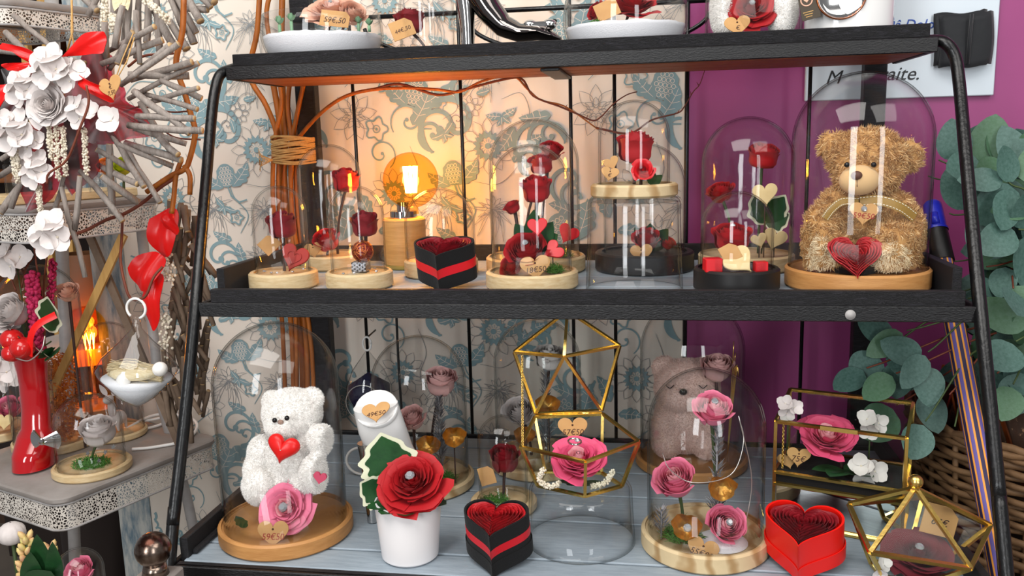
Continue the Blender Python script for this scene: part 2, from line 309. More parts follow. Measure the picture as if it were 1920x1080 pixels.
# wallpaper print: thin printed ribbons and fills that repeat over the wall
def floral_print():
    b = MB(); zc = [0]
    def nz(): zc[0] += 1; return -.0006 - zc[0] * 7e-7
    def rib(pts, w, m=1, closed=False):
        pts = [Vector((p[0], p[1])) for p in pts]; n = len(pts); P = []
        for i in range(n):
            a = pts[(i - 1) % n if closed else max(i - 1, 0)]; c = pts[(i + 1) % n if closed else min(i + 1, n - 1)]
            t = (c - a); t = t.normalized() if t.length > 1e-9 else Vector((1, 0)); nn = Vector((-t.y, t.x))
            ww = w if closed else w * (.35 + .65 * math.sin(pi * (i + .5) / n) ** .5)
            P += [pts[i] + nn * ww / 2, pts[i] - nn * ww / 2]
        z0 = nz(); V = [(p.x, z0, p.y) for p in P]; Fc = [(2 * i, 2 * ((i + 1) % n), 2 * ((i + 1) % n) + 1, 2 * i + 1) for i in range(n if closed else n - 1)]
        b.add(V, Fc, m)
    def fill(pts, m=0): z0 = nz(); b.add([(p[0], z0, p[1]) for p in pts], [tuple(range(len(pts)))], m)
    def tr(pts, x, y, s=1, a=0, fl=1):
        c, n = math.cos(a), math.sin(a); return [(x + s * (fl * p[0] * c - p[1] * n), y + s * (fl * p[0] * n + p[1] * c)) for p in pts]
    def petal(L, W, n=9, tip=.0):
        P = []
        for i in range(n): t = i / (n - 1); P.append((W * math.sin(pi * t ** .8), L * t))
        return P + [(-x, y) for x, y in P[::-1]][1:-1]
    def flower(x, y, r, n, W, lw, inner=.3, a0=0, m=1):
        for k in range(n):
            a = a0 + 2 * pi * k / n; p = tr(petal(r * (1 - inner), W), x - math.sin(a) * r * inner, y + math.cos(a) * r * inner, 1, a); rib(p, lw, m, True)
    def ring(x, y, r, lw, m=1, wav=0, nw=6): rib([(x + r * (1 + wav * math.cos(nw * t)) * math.cos(t), y + r * (1 + wav * math.cos(nw * t)) * math.sin(t)) for t in np.linspace(0, 2 * pi, 30 if not nw > 6 else 48)[:-1]], lw, m, True)
    def daisy(x, y, s=1):
        flower(x, y, .056 * s, 12, .0105 * s, .0009, .42)
        st = []
        for k in range(32): t = 2 * pi * k / 32; st.append((x + (.031 if k % 2 else .0235) * s * math.cos(t), y + (.031 if k % 2 else .0235) * s * math.sin(t)))
        inn = [(x + .016 * s * (1 + .12 * math.cos(9 * t)) * math.cos(t), y + .016 * s * (1 + .12 * math.cos(9 * t)) * math.sin(t)) for t in np.linspace(0, 2 * pi, 32, endpoint=False)]
        z0 = nz(); V = [(p[0], z0, p[1]) for p in st + inn]; b.add(V, [(i, (i + 1) % 32, 32 + (i + 1) % 32, 32 + i) for i in range(32)], 0)
        for k in range(14): a = 2 * pi * k / 14; rib([(x + .008 * s * math.cos(a), y + .008 * s * math.sin(a)), (x + .0145 * s * math.cos(a), y + .0145 * s * math.sin(a))], .0012 * s, 0)
        fill([(x + .006 * s * math.cos(t), y + .006 * s * math.sin(t)) for t in np.linspace(0, 2 * pi, 14, endpoint=False)])
    def leaf(x, y, s, a, fl=1, lob=4):                     # lobed acanthus leaf
        A, B = [], []
        for i in range(lob * 5 + 1):
            t = i / (lob * 5); w = .30 * math.sin(pi * t ** .75) * (.72 + .28 * abs(math.sin(lob * pi * t))); cx = .22 * math.sin(1.6 * t)
            A.append((cx + w, t)); B.append((cx - w * .8, t))
        fill(tr(A + B[::-1], x, y, s, a, fl)); rib(tr([(.22 * math.sin(1.6 * t), t) for t in np.linspace(.1, .92, 8)], x, y, s, a, fl), .0011, 2)
        if s > .032:
            for q in (.3, .5, .7):
                for sd in (1, -1): rib(tr([(.22 * math.sin(1.6 * q) + sd * k * .2 * math.sin(pi * q ** .75), q + .1 * k) for k in (.1, .5, 1)], x, y, s, a, fl), .0010, 2)
    def scroll(x, y, s, a, fl=1, turns=1.35, w=.006, m=0):
        P = [];
        for i in range(34):
            t = i / 33; th = turns * 2 * pi * t; r = (1 - t) ** .9 * .5 + .05; P.append((.5 - r * math.cos(th) - .0, r * math.sin(th)))
        rib(tr(P, x, y, s, a, fl), w, m); q = tr([P[-1]], x, y, s, a, fl)[0]
        fill([(q[0] + w * .95 * math.cos(t), q[1] + w * .95 * math.sin(t)) for t in np.linspace(0, 2 * pi, 12, endpoint=False)], m)
    def acanthus(x, y, s, a, fl=1):
        for k, (sc, da) in enumerate(((1, 0), (.72, .35), (.5, .75))): scroll(x, y, s * sc, a + da * fl, fl, 1.0, .010 * s / .1 * (1 - .2 * k) * .8)
        leaf(*tr([(.1, .5)], x, y, s, a, fl)[0], s * .55, a - 1.2 * fl, fl, 3); leaf(*tr([(.75, .45)], x, y, s, a, fl)[0], s * .5, a - 2.1 * fl, fl, 3)
    def butterfly(x, y, s, a=0):
        for fl in (1, -1):
            leaf(*tr([(0, 0)], x, y, s, a)[0], s * .9, a - fl * 1.05, fl, 3); leaf(*tr([(0, 0)], x, y, s, a)[0], s * .62, a - fl * 2.2, fl, 2)
        leaf(x, y, s * .5, a + pi, 1, 2)
    def pome(x, y, s, a=0):
        body = [(.34 * math.sin(t) * (1 + .06 * math.cos(9 * t)), .4 * -math.cos(t) + .1) for t in np.linspace(0, 2 * pi, 30, endpoint=False)]
        fill(tr(body, x, y, s, a))
        for i in range(5):
            for j in range(5):
                u, v = (i - 2) * .11 + (.055 if j % 2 else 0), (j - 1.4) * .13
                if (u / .3) ** 2 + ((v - .1) / .36) ** 2 < .9: rib(tr([(u + .05 * math.cos(t), v + .055 * math.sin(t)) for t in np.linspace(0, 2 * pi, 10)[:-1]], x, y, s, a), .0011, 2, True)
        leaf(*tr([(.16, -.3)], x, y, s, a)[0], s * 1.0, a - .55, 1, 4); leaf(*tr([(-.16, -.3)], x, y, s, a)[0], s * .85, a + .7, -1, 4)
        rib(tr([(0, -.3), (.06, -.6), (.3, -.85), (.6, -.8)], x, y, s, a), .004, 0)
    def mum(x, y, s):                                      # large chrysanthemum in line, petals hanging long
        for k in range(13):
            a = -2.3 + 4.6 * k / 12; L = .42 + .16 * math.sin(k * 2.1); P = []
            for t in np.linspace(0, 1, 8): P.append((math.sin(a) * L * t + .05 * math.sin(3 * t + k), -math.cos(a) * L * t - .12 * t * t))
            Q = [(p[0] + .055 * math.cos(a) * math.sin(pi * i / 7), p[1] + .055 * math.sin(a) * math.sin(pi * i / 7)) for i, p in enumerate(P)]
            rib(tr(P, x, y, s), .0009, 1); rib(tr(Q, x, y, s), .0009, 1)
        flower(x, y + s * .06, s * .24, 9, s * .04, .0009, .2)
    def vine(pts, lw=.0012, m=1): rib(smooth([Vector((p[0], p[1], 0)) for p in pts], 7), lw, m)
    def five(x, y, s, lw=.0035):
        ring(x, y, s, lw, 0, .2, 5); ring(x, y, s * .35, .0016, 0, 0, 3); fill([(x + s * .14 * math.cos(t), y + s * .14 * math.sin(t)) for t in np.linspace(0, 2 * pi, 9, endpoint=False)])
    TW, TH = .49, .378
    def tile(ox, oy):
        n0 = len(b.v)
        daisy(ox + 0, oy + 0)
        flower(ox - .034, oy + .076, .024, 8, .0062, .0012, .35); ring(ox - .034, oy + .076, .009, .0012)
        butterfly(ox + .030, oy + .057, .036, .2); leaf(ox - .045, oy + .036, .03, .5); leaf(ox - .02, oy + .102, .028, -1.1)
        scroll(ox - .052, oy + .04, .03, 2.2, 1, 1.2, .0016, 1); scroll(ox + .01, oy + .10, .05, .3, -1, 1.1, .0013, 1)
        pome(ox - .072, oy - .058, .062, .12); five(ox - .056, oy - .140, .013); five(ox - .095, oy + .085, .012, .002)
        mum(ox - .01, oy + .150, .105); mum(ox + .008, oy - .128, .10)
        acanthus(ox + .082, oy - .058, .075, 1.1, 1); butterfly(ox - .082, oy - .118, .03, -.6); butterfly(ox - .088, oy + .026, .032, .6)
        vine([(ox + .07, oy + .06), (ox + .085, oy + .01), (ox + .06, oy - .04), (ox + .02, oy - .075), (ox - .03, oy - .07)], .0012)
        vine([(ox + .03, oy + .09), (ox + .07, oy + .10), (ox + .085, oy + .06), (ox + .06, oy + .03)], .0014); vine([(ox + .10, oy + .15), (ox + .07, oy + .13), (ox + .05, oy + .16), (ox + .08, oy + .19)], .0022, 0)
        acanthus(ox + .150, oy + .002, .115, .2, -1); acanthus(ox + .205, oy - .10, .10, 2.6, 1)
        flower(ox + .215, oy + .062, .050, 9, .0115, .0010, .2); flower(ox + .215, oy + .062, .026, 7, .007, .0010, .2); five(ox + .262, oy + .035, .021)
        scroll(ox + .30, oy + .03, .07, .6, 1, 1.2, .0042, 0); scroll(ox + .285, oy - .04, .06, -1.0, -1, 1.2, .0036, 0)
        daisy(ox + .292, oy - .095, .9); pome(ox + .345, oy + .10, .075, -.2); pome(ox + .150, oy - .175, .085, .5)
        acanthus(ox + .38, oy - .01, .13, .9, 1); acanthus(ox + .405, oy + .115, .09, -1.2, -1); five(ox + .29, oy + .125, .02, .003)
        mum(ox + .385, oy - .12, .12); flower(ox + .335, oy - .175, .035, 8, .009, .0010, .25); leaf(ox + .24, oy - .145, .06, .7); leaf(ox + .255, oy - .17, .05, -1.9, -1)
        vine([(ox + .20, oy + .12), (ox + .235, oy + .15), (ox + .28, oy + .15), (ox + .31, oy + .17), (ox + .34, oy + .19)], .0022, 0); vine([(ox + .33, oy + .0), (ox + .345, oy - .05), (ox + .33, oy - .10), (ox + .35, oy - .14)], .0013)
        vine([(ox + .42, oy - .04), (ox + .43, oy - .09), (ox + .46, oy - .13), (ox + .44, oy - .17)], .0024, 0); vine([(ox + .40, oy + .05), (ox + .43, oy + .07), (ox + .425, oy + .11), (ox + .45, oy + .14)], .0013)
    x0, y0 = -.809, H - .006
    for i in range(-1, 3):
        for j in range(-2, 2): tile(x0 + i * TW, y0 + j * TH - (0 if i % 2 == 0 else .004))
    # keep the print on the papered part of the wall
    V = np.array(b.v); keepf = []; keepm = []
    for f, m in zip(b.f, b.mi):
        xs = V[list(f), 0]
        if xs.min() > XL + .035 and xs.max() < XP - .012: keepf.append(f); keepm.append(m)
    b.f, b.mi = keepf, keepm
    o = b.build('floral_print', [M['print_teal'], M['print_line'], M['wallpaper']], wall_wp, smooth=False, loc=(0, YW, 0)); tag(o, None, kind='stuff')
floral_print()

# ================================================================== BLACK DISPLAY STAND
stand_et = thing('display_stand', 'black iron three tier display stand with slatted trays in front of the papered wall', 'shelf', (-.12, 1.3, 0))
SO = Vector((-.12, 1.3, 0))
def P_(b, name, mat, parent=stand_et, **k):
    b.v = [tuple(Vector(v) - SO) for v in b.v] if parent is stand_et else b.v
    return b.build(name, mat, parent, **k)
YT_, YM_, YB_, YK = 1.374, 1.1726, 1.0225, 1.59
def yleg(py): return float(np.interp(py, [84, 137, 577, 1058, 1200], [1.385, 1.374, 1.1726, 1.0225, .985]))
Lp = [(430, 126), (414, 139), (403, 170), (396, 225), (388, 320), (377, 450), (366, 580), (351, 740), (336, 880), (324, 985), (318, 1055)]
Rp = [(1745, 73), (1770, 79), (1790, 105), (1799, 160), (1809, 270), (1822, 410), (1840, 600), (1858, 780), (1873, 930), (1886, 1070)]
for pts in (Lp, Rp):
    W3 = [onY(x, y, yleg(y)) for x, y in pts]
    d = (W3[-1] - W3[-2]).normalized(); d2 = d / -d.z; W3.append(W3[-1] + d2 * (W3[-1].z - .012))
    W3[0] = W3[0] + Vector((0, .02, 0))
    P_(MB().tube(smooth(W3, 5), .0088, 12), 'leg', M['black_iron'])
X0, XTc = -.1226, -.1428; WT, WM, WB = 1.1165, 1.1, 1.0937
tiers = [('top', XTc, WT, YT_, 1.35 + .1223, .0215), ('mid', X0, WM, YM_, 1.35 - .24, .021), ('low', X0, WB, YB_, 1.35 - .591, .03)]
for nm, xc, w, yf, zc, h in tiers:
    P_(MB().box((xc, yf, zc), (w, .008, h), b=.0012), 'front_bar', M['black_paint'], smooth=False)
    P_(MB().box((xc, YK, zc + (.007 if nm == 'top' else 0)), (w, .008, h if nm != 'top' else .010), b=.0012), 'back_bar', M['black_paint'], smooth=False)
    for s in (-1, 1): P_(MB().box((xc + s * (w / 2 - .004), (yf + YK) / 2, zc), (.008, YK - yf - .01, h), b=.0012), 'side_bar', M['black_paint'], smooth=False)
# top tray
zb = 1.35 + .1223
P_(MB().box((XTc - .0, YT_ + .012, zb + .0215), (1.098, .014, .0195), b=.001), 'tray_lip', M['black_wood'], smooth=False)
for k in range(3):
    y0 = YT_ + .02 + k * .064; P_(MB().box((XTc, y0 + .032, zb - .0058), (1.09, .061, .009), b=.001), 'plank', M['brown_plank'], smooth=False)
    P_(MB().box((XTc, y0 + .032, zb + .0130), (1.09, .063, .008)), 'tray_board', M['black_wood'], smooth=False)
P_(MB().box((onY(1030, 140, YT_).x, (YT_ + YK) / 2, zb - .0135), (.03, YK - YT_ - .012, .005), b=.001), 'cross_bar', M['black_paint'], smooth=False)
# middle tray
P_(MB().box((X0 - .001, YM_ + .008, ZM + .0025), (1.062, .014, .0215), b=.001), 'tray_lip', M['black_wood'], smooth=False)
for s in (-1, 1): P_(MB().box((X0 + s * .527, (YM_ + YK) / 2 + .012, ZM + .014), (.012, YK - YM_ - .03, .054), b=.001), 'tray_side', M['black_wood'], smooth=False)
for k in range(4):
    y0 = YM_ + .0165 + k * .0985; P_(MB().box((X0, y0 + .049, ZM - .0068), (1.034, .0965, .012), b=.0012), 'plank', M['plank'], smooth=False)
P_(MB().box((X0, YK - .012, ZM + .008), (1.034, .01, .042), b=.001), 'tray_back', M['black_wood'], smooth=False)
c = onY(1594, 590, YM_ - .004); P_(MB().tube([(c.x, YM_ - .004, c.z), (c.x, YM_ - .0062, c.z)], .0068, 20), 'bolt_cap', M['pale_metal'])
# lower tray
P_(MB().box((X0, YB_ + .006, ZB - .007), (WB - .02, .012, .013), b=.001), 'tray_lip', M['black_wood'], smooth=False)
seams = [YB_ + .012] + [onZ(985, 1047, ZB).y, onZ(1010, 975, ZB).y, onZ(1010, 975, ZB).y + .1, onZ(1010, 975, ZB).y + .2, onZ(1010, 975, ZB).y + .3, YK - .02]
seams = [y for i, y in enumerate(seams) if i == 0 or y > seams[i - 1] + .02]; seams = [y for y in seams if y < YK - .03] + [YK - .02]
for a, c in zip(seams, seams[1:]):
    P_(MB().box((X0, (a + c) / 2, ZB - .0078), (WB - .03, c - a - .005, .014), b=.0015), 'plank', M['plank'], smooth=False)
P_(MB().box((X0, (YB_ + YK) / 2, ZB - .018), (WB - .03, YK - YB_ - .03, .006)), 'tray_bottom', M['black_base'], smooth=False)
for s in (-1, 1):
    xx = X0 + s * (WB / 2 - .013); P_(MB().box((xx, (YB_ + YK) / 2 + .006, ZB + .004), (.012, YK - YB_ - .03, .05), b=.001), 'tray_side', M['black_wood'], smooth=False)
    if s < 0: P_(MB().box((xx - s * .010, (YB_ + YK) / 2 + .006, ZB + .004), (.008, YK - YB_ - .05, .008), b=.002), 'tray_side_strip', M['black_wood'], smooth=False)
# upright rods, posts and scrolls at the back
for px, py in ((688, 640), (868, 300), (1070, 210), (1152, 170), (1287, 300), (1502, 670)):
    x = onY(px, py, YK + .012).x; P_(MB().tube([(x, YK + .012, .5), (x, YK + .012, 1.98)], .0034 if px != 1287 else .0042, 8), 'rod', M['black_iron'])
for px, py, w in ((583, 300, .040), (1636, 220, .038)):
    x = onY(px, py, 1.63).x; P_(MB().box((x, 1.632, 1.0), (w, .026, 1.96), b=.002), 'post', M['black_wood'], smooth=False)
zr = onY(900, 22, YK + .012).z; P_(MB().tube([(XTc - .53, YK + .012, zr), (XTc + .53, YK + .012, zr)], .0045, 8), 'back_rail', M['black_iron'])
for x0, fl in ((onY(880, 60, YK).x, 1), (onY(1040, 60, YK).x, -1), (onY(680, 60, YK).x, 1), (onY(1330, 60, YK).x, -1)):
    pts = [(x0 + fl * .075 * (1 - math.cos(t)) * .6, YK + .012, zr - .02 - .05 * math.sin(t * .5)) for t in np.linspace(0, pi, 12)]
    P_(MB().tube(pts, .004, 8), 'scroll', M['black_iron'])
# ball finial on the post of the front left foot
fp = onY(287, 1030, .935); fr = 33 * m_px(fp)
b = thing('ball_finial', 'tarnished round metal ball finial on the front left foot of the black stand', 'finial', (fp.x, .935, 0))
M['tarnish'] = pm('tarnished_bronze', (140, 124, 112), .24, 1, var=(34, (70, 44, 36), 0, .45, .62), bump=(40, .3))
MB().sphere((0, 0, fp.z), (fr, fr, fr), 32, 20).build('ball', M['tarnish'], b)
MB().lathe([(0, fp.z - fr - .012), (fr * .75, fp.z - fr - .012), (fr * .6, fp.z - fr * .85), (0, fp.z - fr * .8)], 24).build('collar', M['tarnish'], b)
MB().box((0, 0, (fp.z - fr - .012) / 2), (.05, .05, fp.z - fr - .012), b=.002).build('post', M['grey_metal'], b, smooth=False)

# ================================================================== BUILDERS
def T3(x, y, z=0): return Matrix.Translation((x, y, z))
# ---- roses
def petal_mesh(L, th0, th1, curl, span, r0, spiral=.06, ruffle=.03, nu=9, nv=7, seed=0, tipw=.55, drop=.2):
    rr = random.Random(seed); ph = rr.random() * 6; P = []
    prof = []; x, z = r0, 0.0; n = nv - 1
    for j in range(nv):
        v = j / n; prof.append((x, z, v)); w_ = min(1, v / .5); a = th0 + (th1 - th0) * w_ * w_ * (3 - 2 * w_) + (curl * max(0, v - .6) / .4 if v > .6 else 0); x += math.cos(a) * L / n; z += math.sin(a) * L / n
    for i in range(nu):
        u = -1 + 2 * i / (nu - 1)
        for j, (x, z, v) in enumerate(prof):
            sh = (.62 + .38 * min(1, v / .55)) if v < .55 else 1 - (1 - tipw) * ((v - .55) / .45) ** 2
            ang = span * u * sh; k = 1 - drop * abs(u) ** 2.4 * v
            rr_ = (x * (1 + spiral * u)) + ruffle * L * math.sin(3.1 * u * 2 + ph) * v ** 3 * .5
            P.append((rr_ * math.cos(ang), rr_ * math.sin(ang), z * k + ruffle * L * math.sin(2.3 * u * 2 + ph * 2) * v ** 3))
    return MB().grid(P, nu, nv).mesh('petal')
def bloom_kind(kind):
    out = []
    if kind == 'cup': N = 22
    elif kind == 'open': N = 32
    else: N = 24
    for i in range(N):
        t = i / (N - 1)
        if kind == 'cup':       # tall, straight sided bud with a ruffled top
            a = (.95, .34 * t ** .8, 2.05 - 1.25 * t ** .6)
            me = petal_mesh(1.12 + .22 * t + .05 * math.sin(i * 1.7), 1.30 - 1.35 * t ** .55, 1.64 - .06 * t, -.05 - 1.1 * t ** 4, a[2], .04 + .06 * t, .05, .03, seed=i, tipw=.85, drop=.07)
        elif kind == 'open':    # wide open, many rings of petals
            me = petal_mesh(.62 + .56 * t, 1.25 - 1.35 * t ** .7, 2.0 - 1.30 * t ** .75 + .12 * math.sin(i * 2.1), -.1 - 1.05 * t ** 1.6, 1.9 - 1.05 * t ** .5, .03 + .06 * t, .09, .05, seed=i, tipw=.86, drop=.07)
        else:                   # half open garden rose
            me = petal_mesh(1.0 + .28 * t, 1.3 - 1.35 * t ** .6, 1.72 - .30 * t, -.05 - 1.45 * t ** 3, 2.0 - 1.1 * t ** .5, .03 + .06 * t, .06, .03, seed=i, tipw=.84, drop=.08)
        z0 = {'cup': .10 * (1 - t), 'open': .20 * (1 - t) ** 1.5 + (-.05 * t), 'half': .14 * (1 - t)}[kind]
        out.append((me, Matrix.Translation((0, 0, z0)) @ Matrix.Rotation(i * 2.39996 + .2 * math.sin(i), 4, 'Z'), t))
    # normalise to radius 1
    rmax = 0; zmax = 0
    for me, mx, t in out:
        for v in me.vertices: q = mx @ v.co; rmax = max(rmax, math.hypot(q.x, q.y)); zmax = max(zmax, q.z)
    return out, rmax, zmax
KINDS = {k: bloom_kind(k) for k in ('cup', 'open', 'half')}
for k in KINDS:
    for me, _, _ in KINDS[k][0]: me.materials.append(None)
def bloom(parent, c, r, axis, kind, mats, squash=1.0, spin=0, gem=None, joined=False):
    """petals of one rose; c = centre of the bloom in the parent's frame, r = radius, axis = the way it faces"""
    ks, rm, zm = KINDS[kind]; s = r / rm; h = zm * s * squash
    axis = Vector(axis).normalized(); base = frame(Vector(c) - axis * h * .5, axis) @ Matrix.Rotation(spin, 4, 'Z') @ Matrix.Diagonal((s, s, s * squash, 1))
    if joined:
        b = MB()
        for me, mx, t in ks: b.add([v.co for v in me.vertices], [p.vertices[:] for p in me.polygons], 0 if t > .3 else min(1, len(mats) - 1), base @ mx)
        b.build('bloom', list(mats), parent)
    else:
        for me, mx, t in ks:
            o = bpy.data.objects.new('petal', me); COL.objects.link(o); o.parent = parent; o.matrix_local = base @ mx
            o.material_slots[0].link = 'OBJECT'; o.material_slots[0].material = mats[0] if t > .3 or len(mats) < 2 else mats[1]
    if gem:
        p = base @ Vector((0, 0, zm * .93)); g = MB(); gr = gem if isinstance(gem, float) else .0045
        g.lathe([(0, -gr * .8), (gr, 0), (gr * .6, gr * .5), (0, gr * .5)], 8, 0, frame(p + axis * gr * .3, axis)); g.build('gem', M['gem'], parent, smooth=False)
    return base, h
def rose(label, px, py, w, Y, zbase, mats, kind='cup', axis=(0, -.25, 1), squash=1, gem=None, group=None, stem=True, stemmat='dark_stem', foot=None, joined=False, spin=None, color='rose'):
    c = onY(px, py, Y); r = w / 2 * m_px(c); zb = zbase; o = Vector((c.x, c.y, zb))
    if foot: o = Vector((foot[0], foot[1], zb))
    t = thing('rose', label, 'rose', o, 0, group); lc = c - o
    base, h = bloom(t, lc, r, axis, kind, [M[m] for m in mats], squash, R.random() * 6 if spin is None else spin, gem, joined)
    ax = Vector(axis).normalized(); pb = lc - ax * h * .5
    # sepals
    s = MB()
    for k in range(5):
        a = 2 * pi * k / 5; Mx = frame(pb, ax) @ Matrix.Rotation(a, 4, 'Z'); n = 5
        Pg = [(.02 * r + r * .45 * v, u * r * .16 * math.sin(pi * (.15 + .85 * v)), r * (-.06 + .25 * v * v)) for v in np.linspace(0, 1, n) for u in (-1, 0, 1)]
        s.grid(Pg, n, 3, 0, Mx)
    s.build('sepals', M['stem'], t)
    if stem and pb.z > .003: MB().tube([Vector((0, 0, .0006)) * (1 - q) ** 2 + Vector((0, 0, pb.z * .5)) * 2 * q * (1 - q) + (pb + ax * r * .1) * q * q for q in np.linspace(0, 1, 10)], fit([.0026, .0022, .003], 10), 7).build('stem', M[stemmat], t)
    return t
# ---- heart shaped rose bloom inside a box, petals laid in heart rings
def heart_bloom(parent, w, z0, mat, depth_=.018, tilt=None, M0=None, sink=.008):
    M0 = M0 or Matrix(); M1 = M0
    for k in range(8):
        s = 1 - k * .118; n = 9 if k < 4 else 6; off = R.random() * 6; H_ = heart(w * s, 72)
        cy = .06 * w * (1 - s); zt = z0 + depth_ * (.45 + .55 * (1 - (1 - k / 7) ** 2)) - (0 if k < 6 else .002); seg = 72 // n + 3; ro = R.randrange(72)
        for q in range(n):
            P = []
            for i in range(seg):
                idx = (ro + q * (72 // n) + i) % 72; x, y = H_[idx]; y += cy; u = i / (seg - 1); ed = math.sin(pi * u) ** .5; dlt = .0007 * math.sin(i * .8 + q * 2 + k)
                ins = .12 + .0 * u; tw = 1 + (.03 - .05 * u)
                for v in (0, .5, .85, 1): P.append((x * tw * (1 - ins * (1 - v)) * (1 + (.03 if v == 1 else 0)) + dlt * v, y * tw * (1 - ins * (1 - v)) + dlt * v, z0 - sink + (zt - z0 + sink) * v * (1 - .18 * (1 - ed)) - (.0015 if v == 1 else 0) + .0006 * math.sin(i * .7 + q) * v))
            MB().grid(P, seg, 4, 0, M1).build('petal', mat, parent)
# ---- cloche: wooden base and glass dome
def cloche(label, cx, yb, wb, Z, gx, wg, yt, base='pale_wood', bh=.014, glass='glass', group=None, name='glass_dome', groove=True, C=None, r=None):
    if C is None: C, r = stand(cx, yb, wb, Z)
    if abs(Z - ZM) < 1e-6: bh += .012
    t = thing(name, label, 'dome', (C.x, C.y, Z), 0, group); gr = min(wg / 2 * m_px(C), r * .95)
    off = (onY(gx, 500, C.y).x - onY(cx, 500, C.y).x); off = max(-(r - gr) * .5, min((r - gr) * .5, off))
    e = .003; gt = .0026; P = [(0, 0), (r - e, 0), (r, e), (r, bh - e), (r - e, bh)]
    P += [(min(gr + gt * 1.2, r - e - .001), bh), (min(gr + gt, r - e - .0012), bh - .003), (gr - gt * 2, bh - .003), (0, bh - .003)]
    MB().lathe(P, 56).build('base', M[base], t, auto=35)
    zt = topz(Vector((C.x, C.y)), yt) - Z; glass_bell(t, gr, bh - .003 + .0003, zt, M[glass]); return t, C, gr
def glass_bell(t, gr, z0, z1, mat, gt=.0022, name='glass', flat=False, seg=64):
    hh = z1 - z0; cap = min(gr, hh * .8); P = []
    if flat:
        k = min(gr * .16, .012); out = [(gr, 0)] + [(gr - k + k * math.sin(a), hh - k + k * math.cos(a)) for a in np.linspace(pi / 2, 0, 7)] + [(0, hh)]
    else: out = [(gr, 0), (gr, (hh - cap) * .5)] + [(gr * math.cos(a), hh - cap + cap * math.sin(a)) for a in np.linspace(0, pi / 2, 16)]
    inn = [(max(0, x - gt) if x > 0 else 0, min(z, hh - gt) if z > hh - gt else z) for x, z in out]
    inn = [(x * (gr - gt) / gr if not flat else max(0, x - gt), z * (hh - gt) / hh) for x, z in out]
    P = [(x, z + z0) for x, z in inn[::-1]] + [(gr - gt * .5, z0 - .0001)] + [(x, z + z0) for x, z in out]
    return MB().lathe(P, seg).build(name, mat, t)
# ---- price tags
def text_on(parent, body, size, mat, Mx, name='price_lettering', shear=.15):
    cu = bpy.data.curves.new('lettering', 'FONT'); cu.body = body; cu.size = size; cu.align_x = 'CENTER'; cu.align_y = 'CENTER'; cu.extrude = .00012; cu.shear = shear; cu.resolution_u = 3; cu.materials.append(mat)
    tmp = bpy.data.objects.new('tmp', cu); COL.objects.link(tmp); me = bpy.data.meshes.new_from_object(tmp.evaluated_get(bpy.context.evaluated_depsgraph_get())); bpy.data.objects.remove(tmp); bpy.data.curves.remove(cu)
    o = bpy.data.objects.new(name, me); COL.objects.link(o); o.parent = parent; o.matrix_local = Mx; return o
def tagcard(label, px, py, w, Y, text=None, shape='heart', lean=.25, roll=0, yaw=0, mat='kraft', ink='ink', hole=True, group=None, h=None, tsize=.34, tx=0, ty=0, name='price_tag', cat='price tag', gem=False, th=.0016):
    c = onY(px, py, Y); s = m_px(c); W = w * s
    if shape == 'heart': out = heart(W, 44, .92)
    elif shape == 'clip': hh = (h or w * .6) * s; k = min(W, hh) * .3; out = [(-W / 2, -hh / 2), (W / 2, -hh / 2), (W / 2, hh / 2 - k), (W / 2 - k, hh / 2), (-W / 2, hh / 2)]
    else: hh = (h or w) * s; out = [(-W / 2, -hh / 2), (W / 2, -hh / 2), (W / 2, hh / 2), (-W / 2, hh / 2)]
    t = thing(name, label, cat, c, 0, group)
    Mx = Matrix.Rotation(yaw, 4, 'Z') @ Matrix.Rotation(pi / 2 - lean, 4, 'X') @ Matrix.Rotation(roll, 4, 'Z')
    MB().prism(out, th, 0, Mx @ Matrix.Translation((0, 0, -th / 2)), th * .25).build('card', M[mat], t, smooth=False)
    if hole: MB().tube([(0, W * .17, th * .5), (0, W * .17, th * .5 + .0003)], W * .035, 10, 0, Mx).build('hole', M['ink'], t)
    if text: text_on(t, text, W * tsize, M[ink], Mx @ Matrix.Translation((tx * W, ty * W - W * .06, th * .5 + .0002)))
    if gem:
        g = .0045; MB().lathe([(0, 0), (g, 0), (g * .7, g * .6), (0, g * .7)], 8, 0, Mx @ Matrix.Translation((0, W * .2, th * .5))).build('gem', M['gem'], t, smooth=False)
    return t
# ---- leaves
def leafmesh(L, W, bend=.3, fold=.15, n=8, round_=1.0, lobes=0, seed=0):
    P = []; rr = random.Random(seed)
    for i in range(n + 1):
        v = i / n; w = W / 2 * (math.sin(pi * v ** .8) ** round_ if 0 < v < 1 else 0.02); w *= 1 + (.10 * math.sin(lobes * 2 * pi * v) if lobes else 0)
        for u in (-1, -.5, 0, .5, 1): P.append((u * w, L * v, bend * L * v * v - fold * abs(u) * w * -1))
    return MB().grid(P, n + 1, 5)
def leaf_thing(parent, o, d, L, W, mats=('leaf',), up=(0, 0, 1), bend=.2, lobes=0, name='leaf', round_=.8, rim=None):
    d = Vector(d).normalized(); z = Vector(up) - d * d.dot(Vector(up)); z = z.normalized() if z.length > 1e-4 else d.orthogonal().normalized(); x = d.cross(z)
    Mx = Matrix.Translation(o) @ Matrix((x, d, z)).transposed().to_4x4(); b = leafmesh(L, W, bend, .15, 10 if not lobes else 26, round_, lobes)
    b.v = [tuple(Mx @ Vector(v)) for v in b.v]; b.build(name, M[mats[0]], parent)
    if rim:
        b = leafmesh(L * 1.12, W * 1.3, bend, .15, 26, round_, lobes); Mr = Mx @ Matrix.Translation((0, -L * .05, -.0012)); b.v = [tuple(Mr @ Vector(v)) for v in b.v]; b.build('leaf_edge', M[rim], parent)
